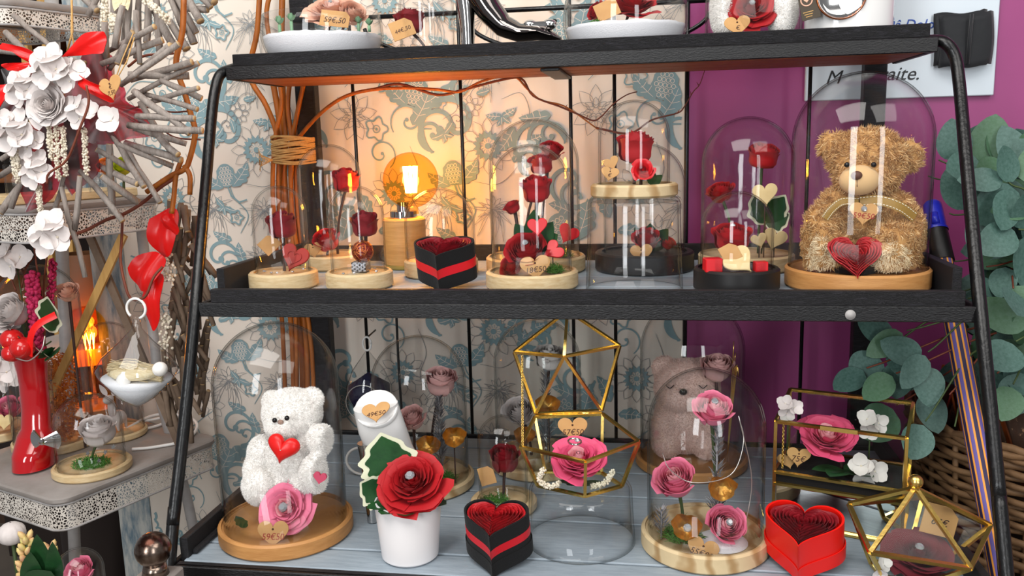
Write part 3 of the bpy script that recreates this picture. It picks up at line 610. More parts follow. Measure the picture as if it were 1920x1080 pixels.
def moss(label, c, rx, ry, rz, mat='moss', n=260, name='moss', strands=.012, parent=None):
    b = MB(); rr = random.Random(int(c[0] * 1e4) & 999)
    for k in range(n):
        a, q = rr.random() * 2 * pi, rr.random() ** .5; p = Vector((rx * q * math.cos(a), ry * q * math.sin(a), rz * (1 - q * q) * rr.random()))
        d = Vector((rr.gauss(0, 1), rr.gauss(0, 1), abs(rr.gauss(0, .8)))).normalized() * strands * rr.uniform(.5, 1.1); e = d.orthogonal().normalized() * .0006
        q1 = p + d * .5 + Vector((0, 0, strands * .15)); b.add([p - e, p + e, q1 + e, q1 - e, p + d], [(0, 1, 2, 3), (3, 2, 4)])
    b.v = [(x, y, max(z, .0006)) for x, y, z in b.v]; b.sphere((0, 0, rz * .1), (rx * .8, ry * .8, rz * .35), 12, 6); b.v = [(x, y, max(z, .0006)) for x, y, z in b.v]
    return tag(b.build(name, M[mat], parent, smooth=False, loc=c), label, 'moss', kind='stuff')
# ---- plush bear made of one skin plus fur
def bear(label, loc, blobs, fur, skin, density, length, width=.0011, gravity=.3, group=None, voxel=.0055, curl=.5, seed=1, bare=(), rmax=9, pale=(), palemat=None):
    t = thing('teddy_bear', label, 'teddy bear', loc, 0, group); b = MB()
    for c, r in blobs: b.sphere(c, r, 20, 14)
    o = b.build('body', skin, t); md = o.modifiers.new('r', 'REMESH'); md.mode = 'VOXEL'; md.voxel_size = voxel; sm = o.modifiers.new('s', 'SMOOTH'); sm.iterations = 3; sm.factor = .5
    dg = bpy.context.evaluated_depsgraph_get(); me = bpy.data.meshes.new_from_object(o.evaluated_get(dg)); o.modifiers.clear(); old = o.data; o.data = me
    for v_ in me.vertices:
        h_ = math.hypot(v_.co.x, v_.co.y)
        if h_ > rmax - .004: v_.co.x *= (rmax - .004) / h_; v_.co.y *= (rmax - .004) / h_
        v_.co.z = max(v_.co.z, .0008)
    me.polygons.foreach_set('use_smooth', [True] * len(me.polygons))
    # fur
    me.calc_loop_triangles(); n = len(me.loop_triangles); co = np.empty(len(me.vertices) * 3); me.vertices.foreach_get('co', co); co = co.reshape(-1, 3)
    tri = np.empty(n * 3, dtype=np.int32); me.loop_triangles.foreach_get('vertices', tri); tri = tri.reshape(-1, 3)
    A, B, C_ = co[tri[:, 0]], co[tri[:, 1]], co[tri[:, 2]]; nr = np.cross(B - A, C_ - A); ar = np.linalg.norm(nr, axis=1) / 2; nr /= (ar[:, None] * 2 + 1e-12)
    rs = np.random.RandomState(seed); N = int(density * ar.sum()); ix = rs.choice(n, N, p=ar / ar.sum()); u, v = rs.rand(N), rs.rand(N); sw = u + v > 1; u[sw], v[sw] = 1 - u[sw], 1 - v[sw]
    p = A[ix] + u[:, None] * (B - A)[ix] + v[:, None] * (C_ - A)[ix]; nn = nr[ix]
    keep = np.ones(N, bool)
    for c, r in bare: keep &= np.linalg.norm((p - np.array(c)) / np.array(r), axis=1) > 1
    p, nn = p[keep], nn[keep]; N = len(p)
    cell = np.floor(p / .009).astype(int); hsh = (cell[:, 0] * 73856093 ^ cell[:, 1] * 19349663 ^ cell[:, 2] * 83492791) % 9973
    tuft = np.random.RandomState(3).randn(9973, 3)[hsh] * curl
    d = nn + tuft + rs.randn(N, 3) * .3 + np.array([0, 0, -gravity]); d /= np.linalg.norm(d, axis=1)[:, None]; ln = length * (.6 + .6 * rs.rand(N))[:, None]
    side = np.cross(d, rs.randn(N, 3)); side /= np.linalg.norm(side, axis=1)[:, None] + 1e-9; side *= width
    k = rs.randn(N, 3) * curl * .5; mid = p + d * ln * .55; tip = mid + (d + k) / np.linalg.norm(d + k, axis=1)[:, None] * ln * .5
    for q_ in (mid, tip):
        h_ = np.hypot(q_[:, 0], q_[:, 1]); f_ = np.minimum(1, rmax / np.maximum(h_, 1e-6)); q_[:, 0] *= f_; q_[:, 1] *= f_
    ok = (tip[:, 2] > .0006) & (mid[:, 2] > .0006) & (p[:, 2] > .001)
    p, side, mid, tip = p[ok], side[ok], mid[ok], tip[ok]; N = len(p)
    V = np.stack([p - side, p + side, mid + side * .8, mid - side * .8, tip], 1).reshape(-1, 3); i0 = np.arange(N) * 5
    Fq = np.stack([i0, i0 + 1, i0 + 2, i0 + 3], 1); Ft = np.stack([i0 + 3, i0 + 2, i0 + 4], 1)
    fm = bpy.data.meshes.new('fur'); fm.from_pydata(V.tolist(), [], Fq.tolist() + Ft.tolist())
    col = rs.randint(0, len(fur), N); 
    if pale:
        hit = np.zeros(N, bool)
        for c, r in pale: hit |= (np.linalg.norm((p - np.array(c)) / np.array(r), axis=1) < 1)
        col = np.where(hit, len(fur), col); fur = list(fur) + [palemat]
    fm.polygons.foreach_set('material_index', np.concatenate([col, col]).astype(np.int32))
    for m in fur: fm.materials.append(m)
    fo = bpy.data.objects.new('fur', fm); COL.objects.link(fo); fo.parent = t; fo['kind'] = 'stuff'
    return t
# ---- heart shaped box with a rose in it
def heart_box(label, rlabel, px, yb, w, Z, h, boxmat, rosemat, ribbon=True, lid=False, rotz=0, hd=.95, group=None, petals_h=.012, fill_=.86, cx=None, tilt=0):
    P0 = onZ(px, yb, Z + (.012 if abs(Z - ZM) < 1e-6 else 0)); W = w * m_px(P0); Dn = min(y for x, y in heart(W, 60, hd)); t = thing('heart_box', label, 'gift box', (P0.x, P0.y - Dn + .001, Z), rotz, group)
    out = heart(W, 60, hd); inn = [(x * .94, y * .94) for x, y in out]; n = 60; lz = .018 if lid else 0
    V = [(x, y, lz) for x, y in out] + [(x, y, h) for x, y in out] + [(x, y, h) for x, y in inn] + [(x, y, h - .016) for x, y in inn]
    Fc = [tuple(reversed(range(n)))]
    for k in range(3): Fc += [(k * n + i, k * n + (i + 1) % n, (k + 1) * n + (i + 1) % n, (k + 1) * n + i) for i in range(n)]
    MB().add(V, Fc).build('box', M[boxmat], t, auto=30)
    MB().add([(x * .998, y * .998, h - .0155) for x, y in inn], [tuple(range(n))]).build('lining', M['white_lining' if boxmat == 'velvet' else boxmat], t, smooth=False)
    if lid:
        o2 = [(x * 1.05, y * 1.05) for x, y in out]; i2 = [(x * 1.02, y * 1.02) for x, y in out]; V = [(x, y, 0) for x, y in o2] + [(x, y, .022) for x, y in o2] + [(x, y, .022) for x, y in i2] + [(x, y, .019) for x, y in i2]
        Fc = [tuple(reversed(range(n)))] + [(k * n + i, k * n + (i + 1) % n, (k + 1) * n + (i + 1) % n, (k + 1) * n + i) for k in range(3) for i in range(n)] + [tuple(range(3 * n, 4 * n))]
        MB().add(V, Fc).build('lid', M[boxmat], t, auto=30)
    if ribbon:
        z0, z1 = h * .36 + lz * .4, h * .60 + lz * .2; o2 = [(x * 1.008, y * 1.008) for x, y in out]; V = [(x, y, z) for z in (z0, z1) for x, y in o2] + [(x * .99, y * .99, z) for z in (z1, z0) for x, y in out]
        Fc = [(k * n + i, k * n + (i + 1) % n, (k + 1) * n + (i + 1) % n, (k + 1) * n + i) for k in range(3) for i in range(n)]
        MB().add(V, Fc).build('ribbon', M['ribbon'], t, auto=30)
    Rt = Matrix.Rotation(rotz, 4, 'Z'); yb_ = Matrix.Translation((0, Dn, 0)) @ Matrix.Rotation(tilt, 4, 'X') @ Matrix.Translation((0, -Dn, 0)); base_ = Matrix.Translation((P0.x, P0.y - Dn + .001, Z)) @ Rt @ yb_
    t.matrix_world = base_
    rz = thing('heart_rose', rlabel, 'rose'); rz.matrix_world = base_ @ Matrix.Translation((0, 0, h - .0135))
    heart_bloom(rz, W * fill_, .009, M[rosemat], petals_h); MB().prism(heart(W * fill_ * .96, 40), .004).build('calyx', M[rosemat], rz, smooth=False)
    return t

# ================================================================== MIDDLE TIER
RED = ('red_petal', 'red_petal_in'); DRK = ('dark_petal', 'dark_petal')
def pebbles(label, C, r, n, z, mat='gem', size=.0028):
    for k in range(n):
        a = R.uniform(pi, 2 * pi) if k % 4 else R.uniform(0, pi); q = r * R.uniform(.55, .85)
        o = MB().lathe([(0, 0), (size, size * .7), (size * .6, size * 1.2), (0, size * 1.3)], 6).build('crystal', M[mat], None, smooth=False, loc=(C.x + q * math.cos(a), C.y + q * math.sin(a), z)); tag(o, label, 'crystal', label.replace('small ', ''))
# 1 small dome at the left end
t, C, g = cloche('small glass dome on pale wood base at the left end of the middle shelf', 533, 533, 127, ZM, 528, 100, 348)
zb = ZM + .024
rose('dark red rose bud upright in the leftmost small dome of the middle shelf', 528, 420, 66, C.y, zb, DRK, 'cup', (0, -.22, 1), 1.0, foot=(C.x, C.y + .005))
pebbles('small clear crystals around the foot of the leftmost dome rose', C, g, 7, zb)
def flat_heart(label, px, py, w, Y, mat, roll=0, cut=False, lean=.15, yaw=0, cat='heart', group=None, th=.004, zmin=None, stick=None, name='heart_ornament'):
    c = onY(px, py, Y); W = w * m_px(c); t = thing(name, label, cat, c, 0, group)
    Mx = Matrix.Rotation(yaw, 4, 'Z') @ Matrix.Rotation(pi / 2 - lean, 4, 'X') @ Matrix.Rotation(roll, 4, 'Z')
    MB().prism(heart(W, 44, 1.02), th, 0, Mx @ Matrix.Translation((0, 0, -th / 2)), th * .2).build('plate', M[mat], t, smooth=False)
    if cut:
        o, i = heart(W * .55, 44, 1.02), heart(W * .47, 44, 1.02); n = 44; V = [(x, y, z) for z in (th * .5, th * .85) for x, y in o] + [(x, y, z) for z in (th * .85, th * .5) for x, y in i]
        MB().add(V, [(k * n + j, k * n + (j + 1) % n, (k + 1) * n + (j + 1) % n, (k + 1) * n + j) for k in range(3) for j in range(n)], 0, Mx).build('raised_rim', M[mat], t, smooth=False)
    if stick is not None: MB().tube([(0, .002, -W * .1), (0, .002, stick - c.z)], .0009, 6).build('stick', M['dark_stem'], t)
    return t
flat_heart('rust red wooden heart with a smaller heart inside in the leftmost dome', 551, 485, 55, C.y - g * .55, 'rust_heart', -.35, True, .25)
tagcard('small kraft price tag turned edgeways behind the rust red wooden heart', 505, 458, 34, C.y + .012, None, 'clip', .2, .7, .5, h=30, hole=False)
# 2 dome behind
t, C2, g2 = cloche('taller glass dome behind the two small domes on the middle shelf', 627, 497, 122, ZM, 627, 118, 270)
rose('upper red rose on a stem in the tall dome behind the two small domes', 648, 336, 62, C2.y, zb, RED, 'cup', (.1, -.2, 1), .95, foot=(C2.x + .008, C2.y))
rose('low red rose in the tall dome behind the two small domes', 612, 450, 62, C2.y - .02, zb, RED, 'half', (-.1, -.6, 1), 1)
tagcard('grey brown heart price tag low in the tall dome behind the two small domes', 588, 470, 36, C2.y - .036, None, 'heart', .2, .2)
# 3
t, C, g = cloche('small glass dome on pale wood base second from the left on the middle shelf', 675, 533, 125, ZM, 669, 102, 348)
rose('dark red rose bud over a copper wire ball in the second small dome', 683, 418, 62, C.y, zb, DRK, 'cup', (0, -.22, 1), 1.0, foot=(C.x + .01, C.y + .012))
cc = onY(680, 471, C.y); b = MB(); rr = m_px(cc) * 20
for k in range(22):
    ax = Vector((R.gauss(0, 1), R.gauss(0, 1), R.gauss(0, 1))).normalized(); u = ax.orthogonal().normalized(); w = ax.cross(u); b.tube([(u * math.cos(a) + w * math.sin(a)) * rr + ax * R.uniform(-.002, .002) for a in np.linspace(0, 2 * pi, 22)], .0006, 4)
t_ = thing('wire_ball', 'orange copper wire ball under the rose bud of the second small dome', 'ornament', cc); b.build('wire', M['copper'], t_); MB().sphere((0, 0, 0), (rr * .9,) * 3, 16, 10).build('core', M['rust_heart'], t_)
cb = onY(677, 500, C.y); tt = thing('crystal_block', 'silver and black studded block under the copper wire ball', 'ornament', (cb.x, cb.y, zb)); s = 30 * m_px(cb) / 2
MB().box((0, 0, .0085), (s * 1.9, s * 1.9, .016), b=.001).build('block', M['houndstooth'], tt, smooth=False); b = MB(); b2 = MB()
for i in range(6):
    for j in range(5): (b if (i + j) % 2 else b2).sphere((-s * .82 + i * s * .33, -s * .97, .003 + j * .003), .0014, 6, 4)
b.build('stud', M['gem'], tt); b2.build('dark_stud', M['eye'], tt)
pebbles('small clear crystals around the foot of the wire ball dome', C, g, 6, zb)
# 4 amber globe lamp
C4, r4 = stand(761, 494, 80, ZM); lp = thing('table_lamp', 'lit amber globe bulb on a turned wooden cylinder base', 'lamp', (C4.x, C4.y, ZM))
zt = topz(C4, 408) - ZM; MB().lathe([(0, 0), (r4, 0), (r4, .008)], 40).build('brass_ring', M['gold'], lp); MB().lathe([(r4 * .99, .0082), (r4, zt - .003), (r4 - .003, zt), (0, zt)], 40).build('wood_base', M['lamp_wood'], lp, auto=40)
MB().lathe([(r4 * .62, zt + .0005), (r4 * .62, zt + .012), (r4 * .3, zt + .013), (r4 * .28, zt + .028), (0, zt + .028)], 30).build('socket_ring', M['silver'], lp, auto=40)
bc = onY(770, 338, C4.y) - Vector((C4.x, C4.y, ZM)); br = 52 * m_px(onY(770, 338, C4.y))
MB().lathe([(.012, bc.z - br * 1.22)] + [(br * math.cos(a), bc.z + br * math.sin(a)) for a in np.linspace(-1.35, pi / 2, 22)], 40, 0, T3(bc.x, 0, 0)).build('bulb', M['amber_glass'], lp)
M['filament'] = pm('glowing_filament', (255, 190, 80), emit=((255, 190, 90), 110.))
b = MB()
for k in range(8):
    a = 2 * pi * k / 8; b.tube([(bc.x + .008 * math.cos(a), .008 * math.sin(a), bc.z - br * .45), (bc.x + .011 * math.cos(a + .4), .011 * math.sin(a + .4), bc.z + br * .5)], .0030, 6)
b.build('filament', M['filament'], lp); MB().tube([(bc.x * .8, 0, zt + .024), (bc.x, 0, bc.z - br * .45)], .003, 8).build('filament_stem', M['pane'], lp)
l = bpy.data.lights.new('bulb_light', 'POINT'); l.energy = 4.6; l.color = (1, .50, .06); l.shadow_soft_size = .016; lo = bpy.data.objects.new('bulb_light', l); COL.objects.link(lo); lo.parent = lp; lo.location = (bc.x, 0, bc.z)
xc = onY(744, 615, YK + .004).x
MB().tube(smooth([(r4 * .8, .02, .005), (xc - C4.x, .035, .008), (xc - C4.x, YK - .026 - C4.y, .034), (xc - C4.x, YK - .010 - C4.y, .036), (xc - C4.x, YK + .009 - C4.y, .02), (xc - C4.x - .002, YK + .010 - C4.y, -.2), (xc - C4.x + .001, YK + .009 - C4.y, -.36)], 5), .0026, 7).build('cord', M['black_base'], lp)
# 5 dome behind the black heart box
t, C5, g5 = cloche('round empty glass dome behind the black heart box on the middle shelf', 828, 512, 138, ZM, 827, 142, 352, bh=.016)
# 6 black heart box
heart_box('black velvet heart box with red ribbon on the middle shelf', 'dark red heart shaped rose in the black box on the middle shelf', 823, 535, 118, ZM, topz(onZ(823, 535, ZM + .012), 476) - ZM, 'velvet', 'dark_petal', tilt=.27)
# 7 dome behind
t, C7, g7 = cloche('tall glass dome behind the three-rose dome in the centre of the middle shelf', 1005, 507, 186, ZM, 1002, 166, 222)
rose('red rose high in the tall centre dome seen over the front dome', 1034, 282, 56, C7.y, zb, RED, 'half', (.3, -.5, 1), .9, foot=(C7.x + .01, C7.y))
rose('second red rose just below the high one in the tall centre dome', 1014, 306, 54, C7.y - .012, zb, RED, 'cup', (-.1, -.3, 1), .9, foot=(C7.x - .02, C7.y))
flat_heart('red lacquered heart at the right foot of the tall centre dome', 1064, 440, 40, C7.y - .02, 'red_heart', -.5, stick=zb)
moss('green moss at the right foot of the tall centre dome', (C7.x + g7 * .6, C7.y - .01, zb), .018, .016, .014)
# 8 front dome
t, C8, g8 = cloche('glass dome on cream base with three red roses at the centre front', 998, 537, 173, ZM, 993, 148, 270)
rose('red rose standing high on its stem in the centre front dome', 1006, 352, 68, C8.y, zb, RED, 'cup', (.02, -.25, 1), .98, foot=(C8.x + .004, C8.y + .01))
rose('red rose half hidden at the left of the centre front dome', 960, 388, 40, C8.y + .03, zb, RED, 'half', (-.6, -.2, 1), 1, foot=(C8.x - .02, C8.y + .02))
rose('open red rose with a crystal low in the centre front dome', 988, 470, 94, C8.y - .022, zb, RED, 'half', (-.05, -.8, .9), .9, gem=.005, foot=(C8.x, C8.y))
rose('small red rose at the lower left of the centre front dome', 958, 500, 54, C8.y - .03, zb, RED, 'half', (-.5, -.7, .6), .9, foot=(C8.x - .02, C8.y - .01))
lf = thing('foliage', 'dark green rose leaves behind the red heart in the centre front dome', 'leaves', (C8.x, C8.y + .004, zb))
for a, L in ((-.55, .055), (.05, .07), (.6, .06), (.95, .05)): leaf_thing(lf, (.004, 0, .028), (math.sin(a), -.15, math.cos(a)), L, .034, up=(0, -1, .3), bend=.15)
MB().tube([(0, 0, 0), (.004, 0, .03)], .0018, 6).build('stem', M['stem'], lf)
flat_heart('glossy red heart on a stick in front of the leaves of the centre front dome', 1008, 427, 38, C8.y - .028, 'red_heart', .08, stick=zb)
flat_heart('glossy red heart at the lower right of the centre front dome', 1036, 471, 40, C8.y - .02, 'red_heart', -.9, lean=.5, stick=zb)
tagcard('kraft heart tag reading 18.50 at the front of the centre front dome', 1004, 503, 58, C8.y - g8 * .84, '18€50', 'heart', .35, .12, tsize=.26)
moss('green moss at the right foot of the centre front dome', (C8.x + g8 * .62, C8.y - .02, zb), .012, .012, .012)
# 9 upturned glass with dome 10 on it
C9, r9 = stand(1189, 540, 176, ZM); z9 = topz(C9 - Vector((0, r9 * .6, 0)), 372) - ZM
v = thing('glass_vase', 'large clear glass vase turned upside down on the middle shelf carrying a small dome', 'vase', (C9.x, C9.y, ZM))
def upturned(v, r, h, flare=1.03):
    out = [(r * flare, 0), (r * 1.0, h * .3), (r * .97, h * .8)] + [(r * .97 - .012 + .012 * math.sin(a), h - .012 + .012 * math.cos(a)) for a in np.linspace(pi / 2, 0, 6)] + [(0, h)]
    inn = [(max(0, x - .0035), min(z, h - .007) if z > 0 else 0) for x, z in out]; MB().lathe(inn[::-1] + out, 64).build('glass', M['glass'], v)
upturned(v, r9, z9)
P10 = Vector((C9.x, C9.y, ZM + z9 + .0005)); r10 = 81 * m_px(P10)
t, C10, g10 = cloche('small glass dome on pale log slice standing on the upturned vase', 1189, 372, 162, ZM + z9 + .0005, 1188, 132, 187, 'log_wood', bh=.019, C=P10, r=r10)
z10 = P10.z + .0165
rose('big red rose filling the dome on top of the upturned vase', 1192, 274, 82, C10.y, z10, RED, 'cup', (.05, -.12, 1), .98, foot=(C10.x, C10.y + .012))
rose('small ruffled red carnation in front of the rose on the upturned vase', 1206, 318, 50, C10.y - .028, z10, ('red_heart',), 'open', (.1, -1, .35), .8, foot=(C10.x + .01, C10.y - .01))
tagcard('upper tan wooden heart left of the rose on the upturned vase', 1147, 307, 30, C10.y - .018, None, 'heart', .1, .4, hole=False, name='heart_ornament', cat='heart')
tagcard('lower tan price heart left of the rose on the upturned vase', 1143, 327, 34, C10.y - .03, '€', 'heart', .35, -.2, tsize=.3)
lf = thing('foliage', 'small green leaf right of the rose on the upturned vase', 'leaf', (C10.x + .024, C10.y - .012, z10))
for a in (.2, .9): leaf_thing(lf, (0, 0, 0), (math.sin(a), -.4, math.cos(a)), .026, .014, up=(0, -1, .2))
# 11 dome on black base behind the upturned vase
t, C11, g11 = cloche('glass dome on black base behind the upturned glass vase', 1208, 505, 184, ZM, 1208, 150, 268, 'black_base', bh=.02)
z11 = ZM + .0295
rose('red rose on the black base seen through the upturned vase', 1212, 448, 62, C11.y - .01, z11, RED, 'half', (0, -.6, 1), 1)
rose('small red rose right of the one seen through the upturned vase', 1252, 455, 36, C11.y + .01, z11, RED, 'half', (.5, -.4, 1), 1, joined=True)
tagcard('kraft heart price tag seen through the upturned glass vase', 1203, 476, 42, C11.y - g11 * .72, '€', 'heart', .2, .1)
lf = thing('foliage', 'dark green leaves on the black base behind the upturned vase', 'leaves', (C11.x + .01, C11.y + .02, z11))
for a in (-.6, .0, .7): leaf_thing(lf, (0, 0, 0), (math.sin(a), -.3, math.cos(a)), .055, .03, up=(0, -1, .3))
# 12 dome at the purple wall
t, C12, g12 = cloche('large glass dome with one tall rose before the purple wall on the middle shelf', 1398, 502, 176, ZM, 1397, 166, 218)
rose('tall red rose on a green stem before the purple wall', 1432, 290, 72, C12.y - .01, zb, RED, 'cup', (.15, -.25, 1), .85, stemmat='stem', foot=(C12.x + .02, C12.y))
rose('red rose low at the left of the purple wall dome', 1350, 360, 62, C12.y, zb, RED, 'half', (-.3, -.4, 1), .9, stemmat='stem', foot=(C12.x - .02, C12.y))
lf = thing('foliage', 'variegated green and cream leaf under the tall rose before the purple wall', 'leaf', (C12.x + .03, C12.y - .005, zb))
MB().tube([(-.005, .005, 0), (0, 0, .055)], .0015, 6).build('stem', M['stem'], lf)
for a, L in ((-.35, .06), (.55, .055), (1.2, .04)): leaf_thing(lf, (0, 0, .052), (math.sin(a), -.2, math.cos(a)), L, .036, up=(0, -1, .25), rim='leaf_edge', lobes=3)
def cream_heart(label, px, py, w, Y, roll, z=None, lean=.12): return flat_heart(label, px, py, w, Y, 'kraft_pale', roll, False, lean, stick=z)
cream_heart('cream wooden heart on the leaf under the tall rose', 1435, 366, 46, C12.y - .05, .1, zb)
cream_heart('cream wooden heart low at the right of the purple wall dome', 1452, 450, 44, C12.y - .045, -.3, zb)
cream_heart('cream wooden heart seen edgewise low in the purple wall dome', 1424, 452, 30, C12.y - .05, .3, zb)
# 13 front dome on black base
t, C13, g13 = cloche('small glass dome on black base at the front left of the teddy bear', 1380, 539, 158, ZM, 1380, 132, 358, 'black_base', bh=.02)
rose('open red rose with pink sheen in the small black based dome', 1373, 444, 84, C13.y, ZM + .0295, RED, 'cup', (0, -.3, 1), .8, gem=.004, foot=(C13.x, C13.y + .006))
for px, w, lb in ((1336, 32, 'small red cube at the left of the black based dome'), (1426, 24, 'small red cube at the right of the black based dome')):
    c = onY(px, 492, C13.y - .03); tt = thing('red_cube', lb, 'ornament', (c.x, c.y, ZM + .0298), .2); s = w * m_px(c); MB().box((0, 0, s * .4), (s, s * .8, s * .8), b=.001).build('cube', M['red_heart'], tt, smooth=False)
tagcard('folded square kraft card in the small black based dome', 1369, 474, 34, C13.y - .035, None, 'clip', .3, .5, h=34, hole=False)
cream_heart('cream wooden heart lying tilted at the front of the black based dome', 1389, 491, 58, C13.y - g13 * .74, .75, lean=.5)
# 14 brown teddy in the big dome
t, C14, g14 = cloche('largest glass dome holding the golden teddy bear on the middle shelf', 1604, 541, 258, ZM, 1604, 248, 133, 'oak', bh=.017)
zB = ZM + .0265; o14 = Vector((C14.x, C14.y, zB))
def rel(px, py, dy): return onY(px, py, C14.y + dy) - o14
mp = m_px(Vector((C14.x, C14.y - .03, ZM)))
def bl(px, py, dy, rx, rz, ry=None): return (tuple(rel(px, py, dy)), (rx * mp, (ry or (rx + rz) / 2) * mp, rz * mp))
blobs = [bl(1628, 300, -.012, 70, 56, 52), bl(1625, 330, -.02, 56, 38, 48), bl(1562, 274, -.0, 27, 27, 14), bl(1704, 292, .0, 27, 29, 14), bl(1612, 338, -.05, 34, 27, 24),
         bl(1618, 435, .004, 62, 62, 52), bl(1618, 400, .0, 52, 30, 42), bl(1568, 392, -.018, 34, 38, 30), bl(1542, 418, -.03, 30, 32, 28), bl(1528, 436, -.038, 26, 24, 26),
         bl(1676, 398, -.018, 36, 40, 30), bl(1698, 424, -.03, 32, 34, 28), bl(1714, 446, -.038, 26, 24, 26),
         bl(1560, 490, -.035, 36, 36, 40), bl(1524, 488, -.046, 42, 48, 24), bl(1668, 492, -.030, 38, 38, 42), bl(1672, 499, -.060, 46, 46, 24), bl(1700, 486, -.03, 24, 40, 24)]
blobs = [((c[0], c[1], max(c[2], r[2] + .001)), r) for c, r in blobs]
tb = bear('golden shaggy teddy bear with a gold ribbon sitting under the largest dome', o14, blobs, [M['fur_gold'], M['fur_gold2'], M['fur_gold3'], M['fur_gold']], M['skin_gold'], 520000, .0088, .00048, .3, curl=.8, pale=[(tuple(rel(1524, 488, -.066)), (41 * mp, 30 * mp, 46 * mp)), (tuple(rel(1669, 500, -.080)), (44 * mp, 30 * mp, 45 * mp))], palemat=M['fur_sole'], rmax=g14 - .004, bare=[(tuple(rel(1612, 338, -.056)), tuple(x * 1.02 for x in (36 * mp, 24 * mp, 28 * mp)))])
MB().sphere(rel(1611, 338, -.056), (35 * mp, 23 * mp, 27 * mp), 24, 16).build('muzzle', M['muzzle'], tb)
fy = -.056 - 23 * mp
MB().sphere(rel(1606, 329, fy + .001), (10 * mp, 6 * mp, 8 * mp), 14, 10).build('nose', M['nose'], tb)
MB().tube([rel(1607, 336, fy + .0006), rel(1607, 350, fy + .002)], .0007, 6).build('mouth', M['nose'], tb)
for px in (1588, 1638): MB().sphere(rel(px, 309, -.064), (5 * mp,) * 3, 12, 8).build('eye', M['eye'], tb)
def ribbon_strip(parent, pts, w, mat, up, name='ribbon', st=True):
    pts = smooth(pts, 6); b = MB(); P = []; s1 = []; s2 = []; up = Vector(up)
    for i, p in enumerate(pts):
        tt = (pts[min(i + 1, len(pts) - 1)] - pts[max(i - 1, 0)]).normalized(); sd = tt.cross(up).normalized() * w / 2; P += [p - sd, p - sd * .3 + up * .0008, p + sd * .3 + up * .0008, p + sd]; s1.append(p - sd * .7 + up * .0009); s2.append(p + sd * .7 + up * .0009)
    o = b.grid(P, len(pts), 4).build(name, mat, parent)
    if st:
        b = MB()
        for s in (s1, s2):
            for i in range(0, len(s) - 1): b.bar(s[i], s[i] + (s[i + 1] - s[i]) * .6, .0009, .0006, up=up)
        b.build('stitching', M['stitch'], o, smooth=False)
fz = -.062
ribbon_strip(tb, [rel(1610, 378, -.052), rel(1580, 378, -.057), rel(1560, 392, -.056), rel(1546, 410, -.054)], 15 * mp, M['gold_ribbon'], (0, -1, .2))
ribbon_strip(tb, [rel(1612, 378, -.054), rel(1650, 376, -.060), rel(1688, 388, -.060), rel(1716, 408, -.052)], 19 * mp, M['gold_ribbon'], (0, -1, .3))
tagcard('kraft heart with a crystal and 59 in red on the golden bear chest', 1619, 402, 52, C14.y - .070, '59€50', 'heart', .15, -.1, ink='red_ink', hole=False, gem=True, tsize=.28)
hb = onY(1606, 524, C14.y - .062); tt = thing('heart_box', 'low black box between the golden bear feet', 'gift box', (hb.x, hb.y, zB + .0006)); MB().prism([(x, y) for x, y in heart(76 * mp, 50)], .010, c=.001).build('box', M['velvet'], tt, auto=30)
t2 = thing('heart_rose', 'red heart shaped rose propped up between the golden bear feet', 'rose', onY(1604, 484, C14.y - .083)); Mh = Matrix.Rotation(pi / 2 - .55, 4, 'X')
heart_bloom(t2, 90 * mp, .0, M['red_petal'], .009, M0=Mh, sink=.002); MB().prism(heart(82 * mp, 40), .004, 0, Mh @ T3(0, 0, -.008)).build('calyx', M['dark_petal'], t2, smooth=False)

# ================================================================== TOP TIER
def glass_bowl(label, px, w, ytop, ybot, Y, rim_w, bot_w, sand_y, sand_top=None):
    c = Vector((onY(px, 60, Y).x, Y, ZT)); s = m_px(c); r, rb = rim_w / 2 * s, bot_w / 2 * s; h = topz(c - Vector((0, r, 0)), ytop) - ZT; t = thing('glass_bowl', label, 'bowl', c)
    out = [(rb, 0)] + [(rb + (r * 1.04 - rb) * math.sin(a), h * .62 * (1 - math.cos(a))) for a in np.linspace(.15, pi / 2, 10)] + [(r * 1.03, h * .8), (r, h)]
    inn = [(x - .003, max(z, .004)) for x, z in out]; MB().lathe([(0, 0)] + out + inn[::-1] + [(0, .004)], 56).build('glass', M['glass'], t)
    hs = topz(c - Vector((0, r * .95, 0)), sand_y) - ZT; f = lambda z: float(np.interp(z, [p[1] for p in inn], [p[0] for p in inn])) - .0004
    b = MB(); b.lathe([(0, .0045)] + [(f(z), z) for z in np.linspace(.0046, hs, 8)] + [(f(hs) * k, hs + .004 * math.sin(3 * k)) for k in (.85, .6, .3, 0)], 64)
    b.v = [(x, y, z + (R.uniform(-.0012, .0012) if z > hs - .001 else 0)) for x, y, z in b.v]
    so = tag(b.build('sand', M['salt'], None, loc=c), ('white gravel in the peach rose bowl on the top shelf' if 'peach' in label else 'white gravel in the red rose bowl on the top shelf'), 'sand', kind='stuff'); return c, hs + ZT, r
c, hs, r = glass_bowl('wide glass bowl with a peach rose at the left of the top shelf', 605, 210, 14, 96, YT_ + .114, 216, 150, 58)
rose('large open peach rose on white gravel at the left of the top shelf', 622, 18, 124, c.y + .0, hs - .004, ('peach_petal', 'cream_petal'), 'open', (.05, -.55, 1), .8, gem=.004, foot=(c.x + .01, c.y), stem=True)
rose('second peach rose at the right of the bowl on the top shelf', 662, 26, 62, c.y - .03, hs - .004, ('peach_petal',), 'half', (.6, -.6, .6), .9, foot=(c.x + .04, c.y - .02))
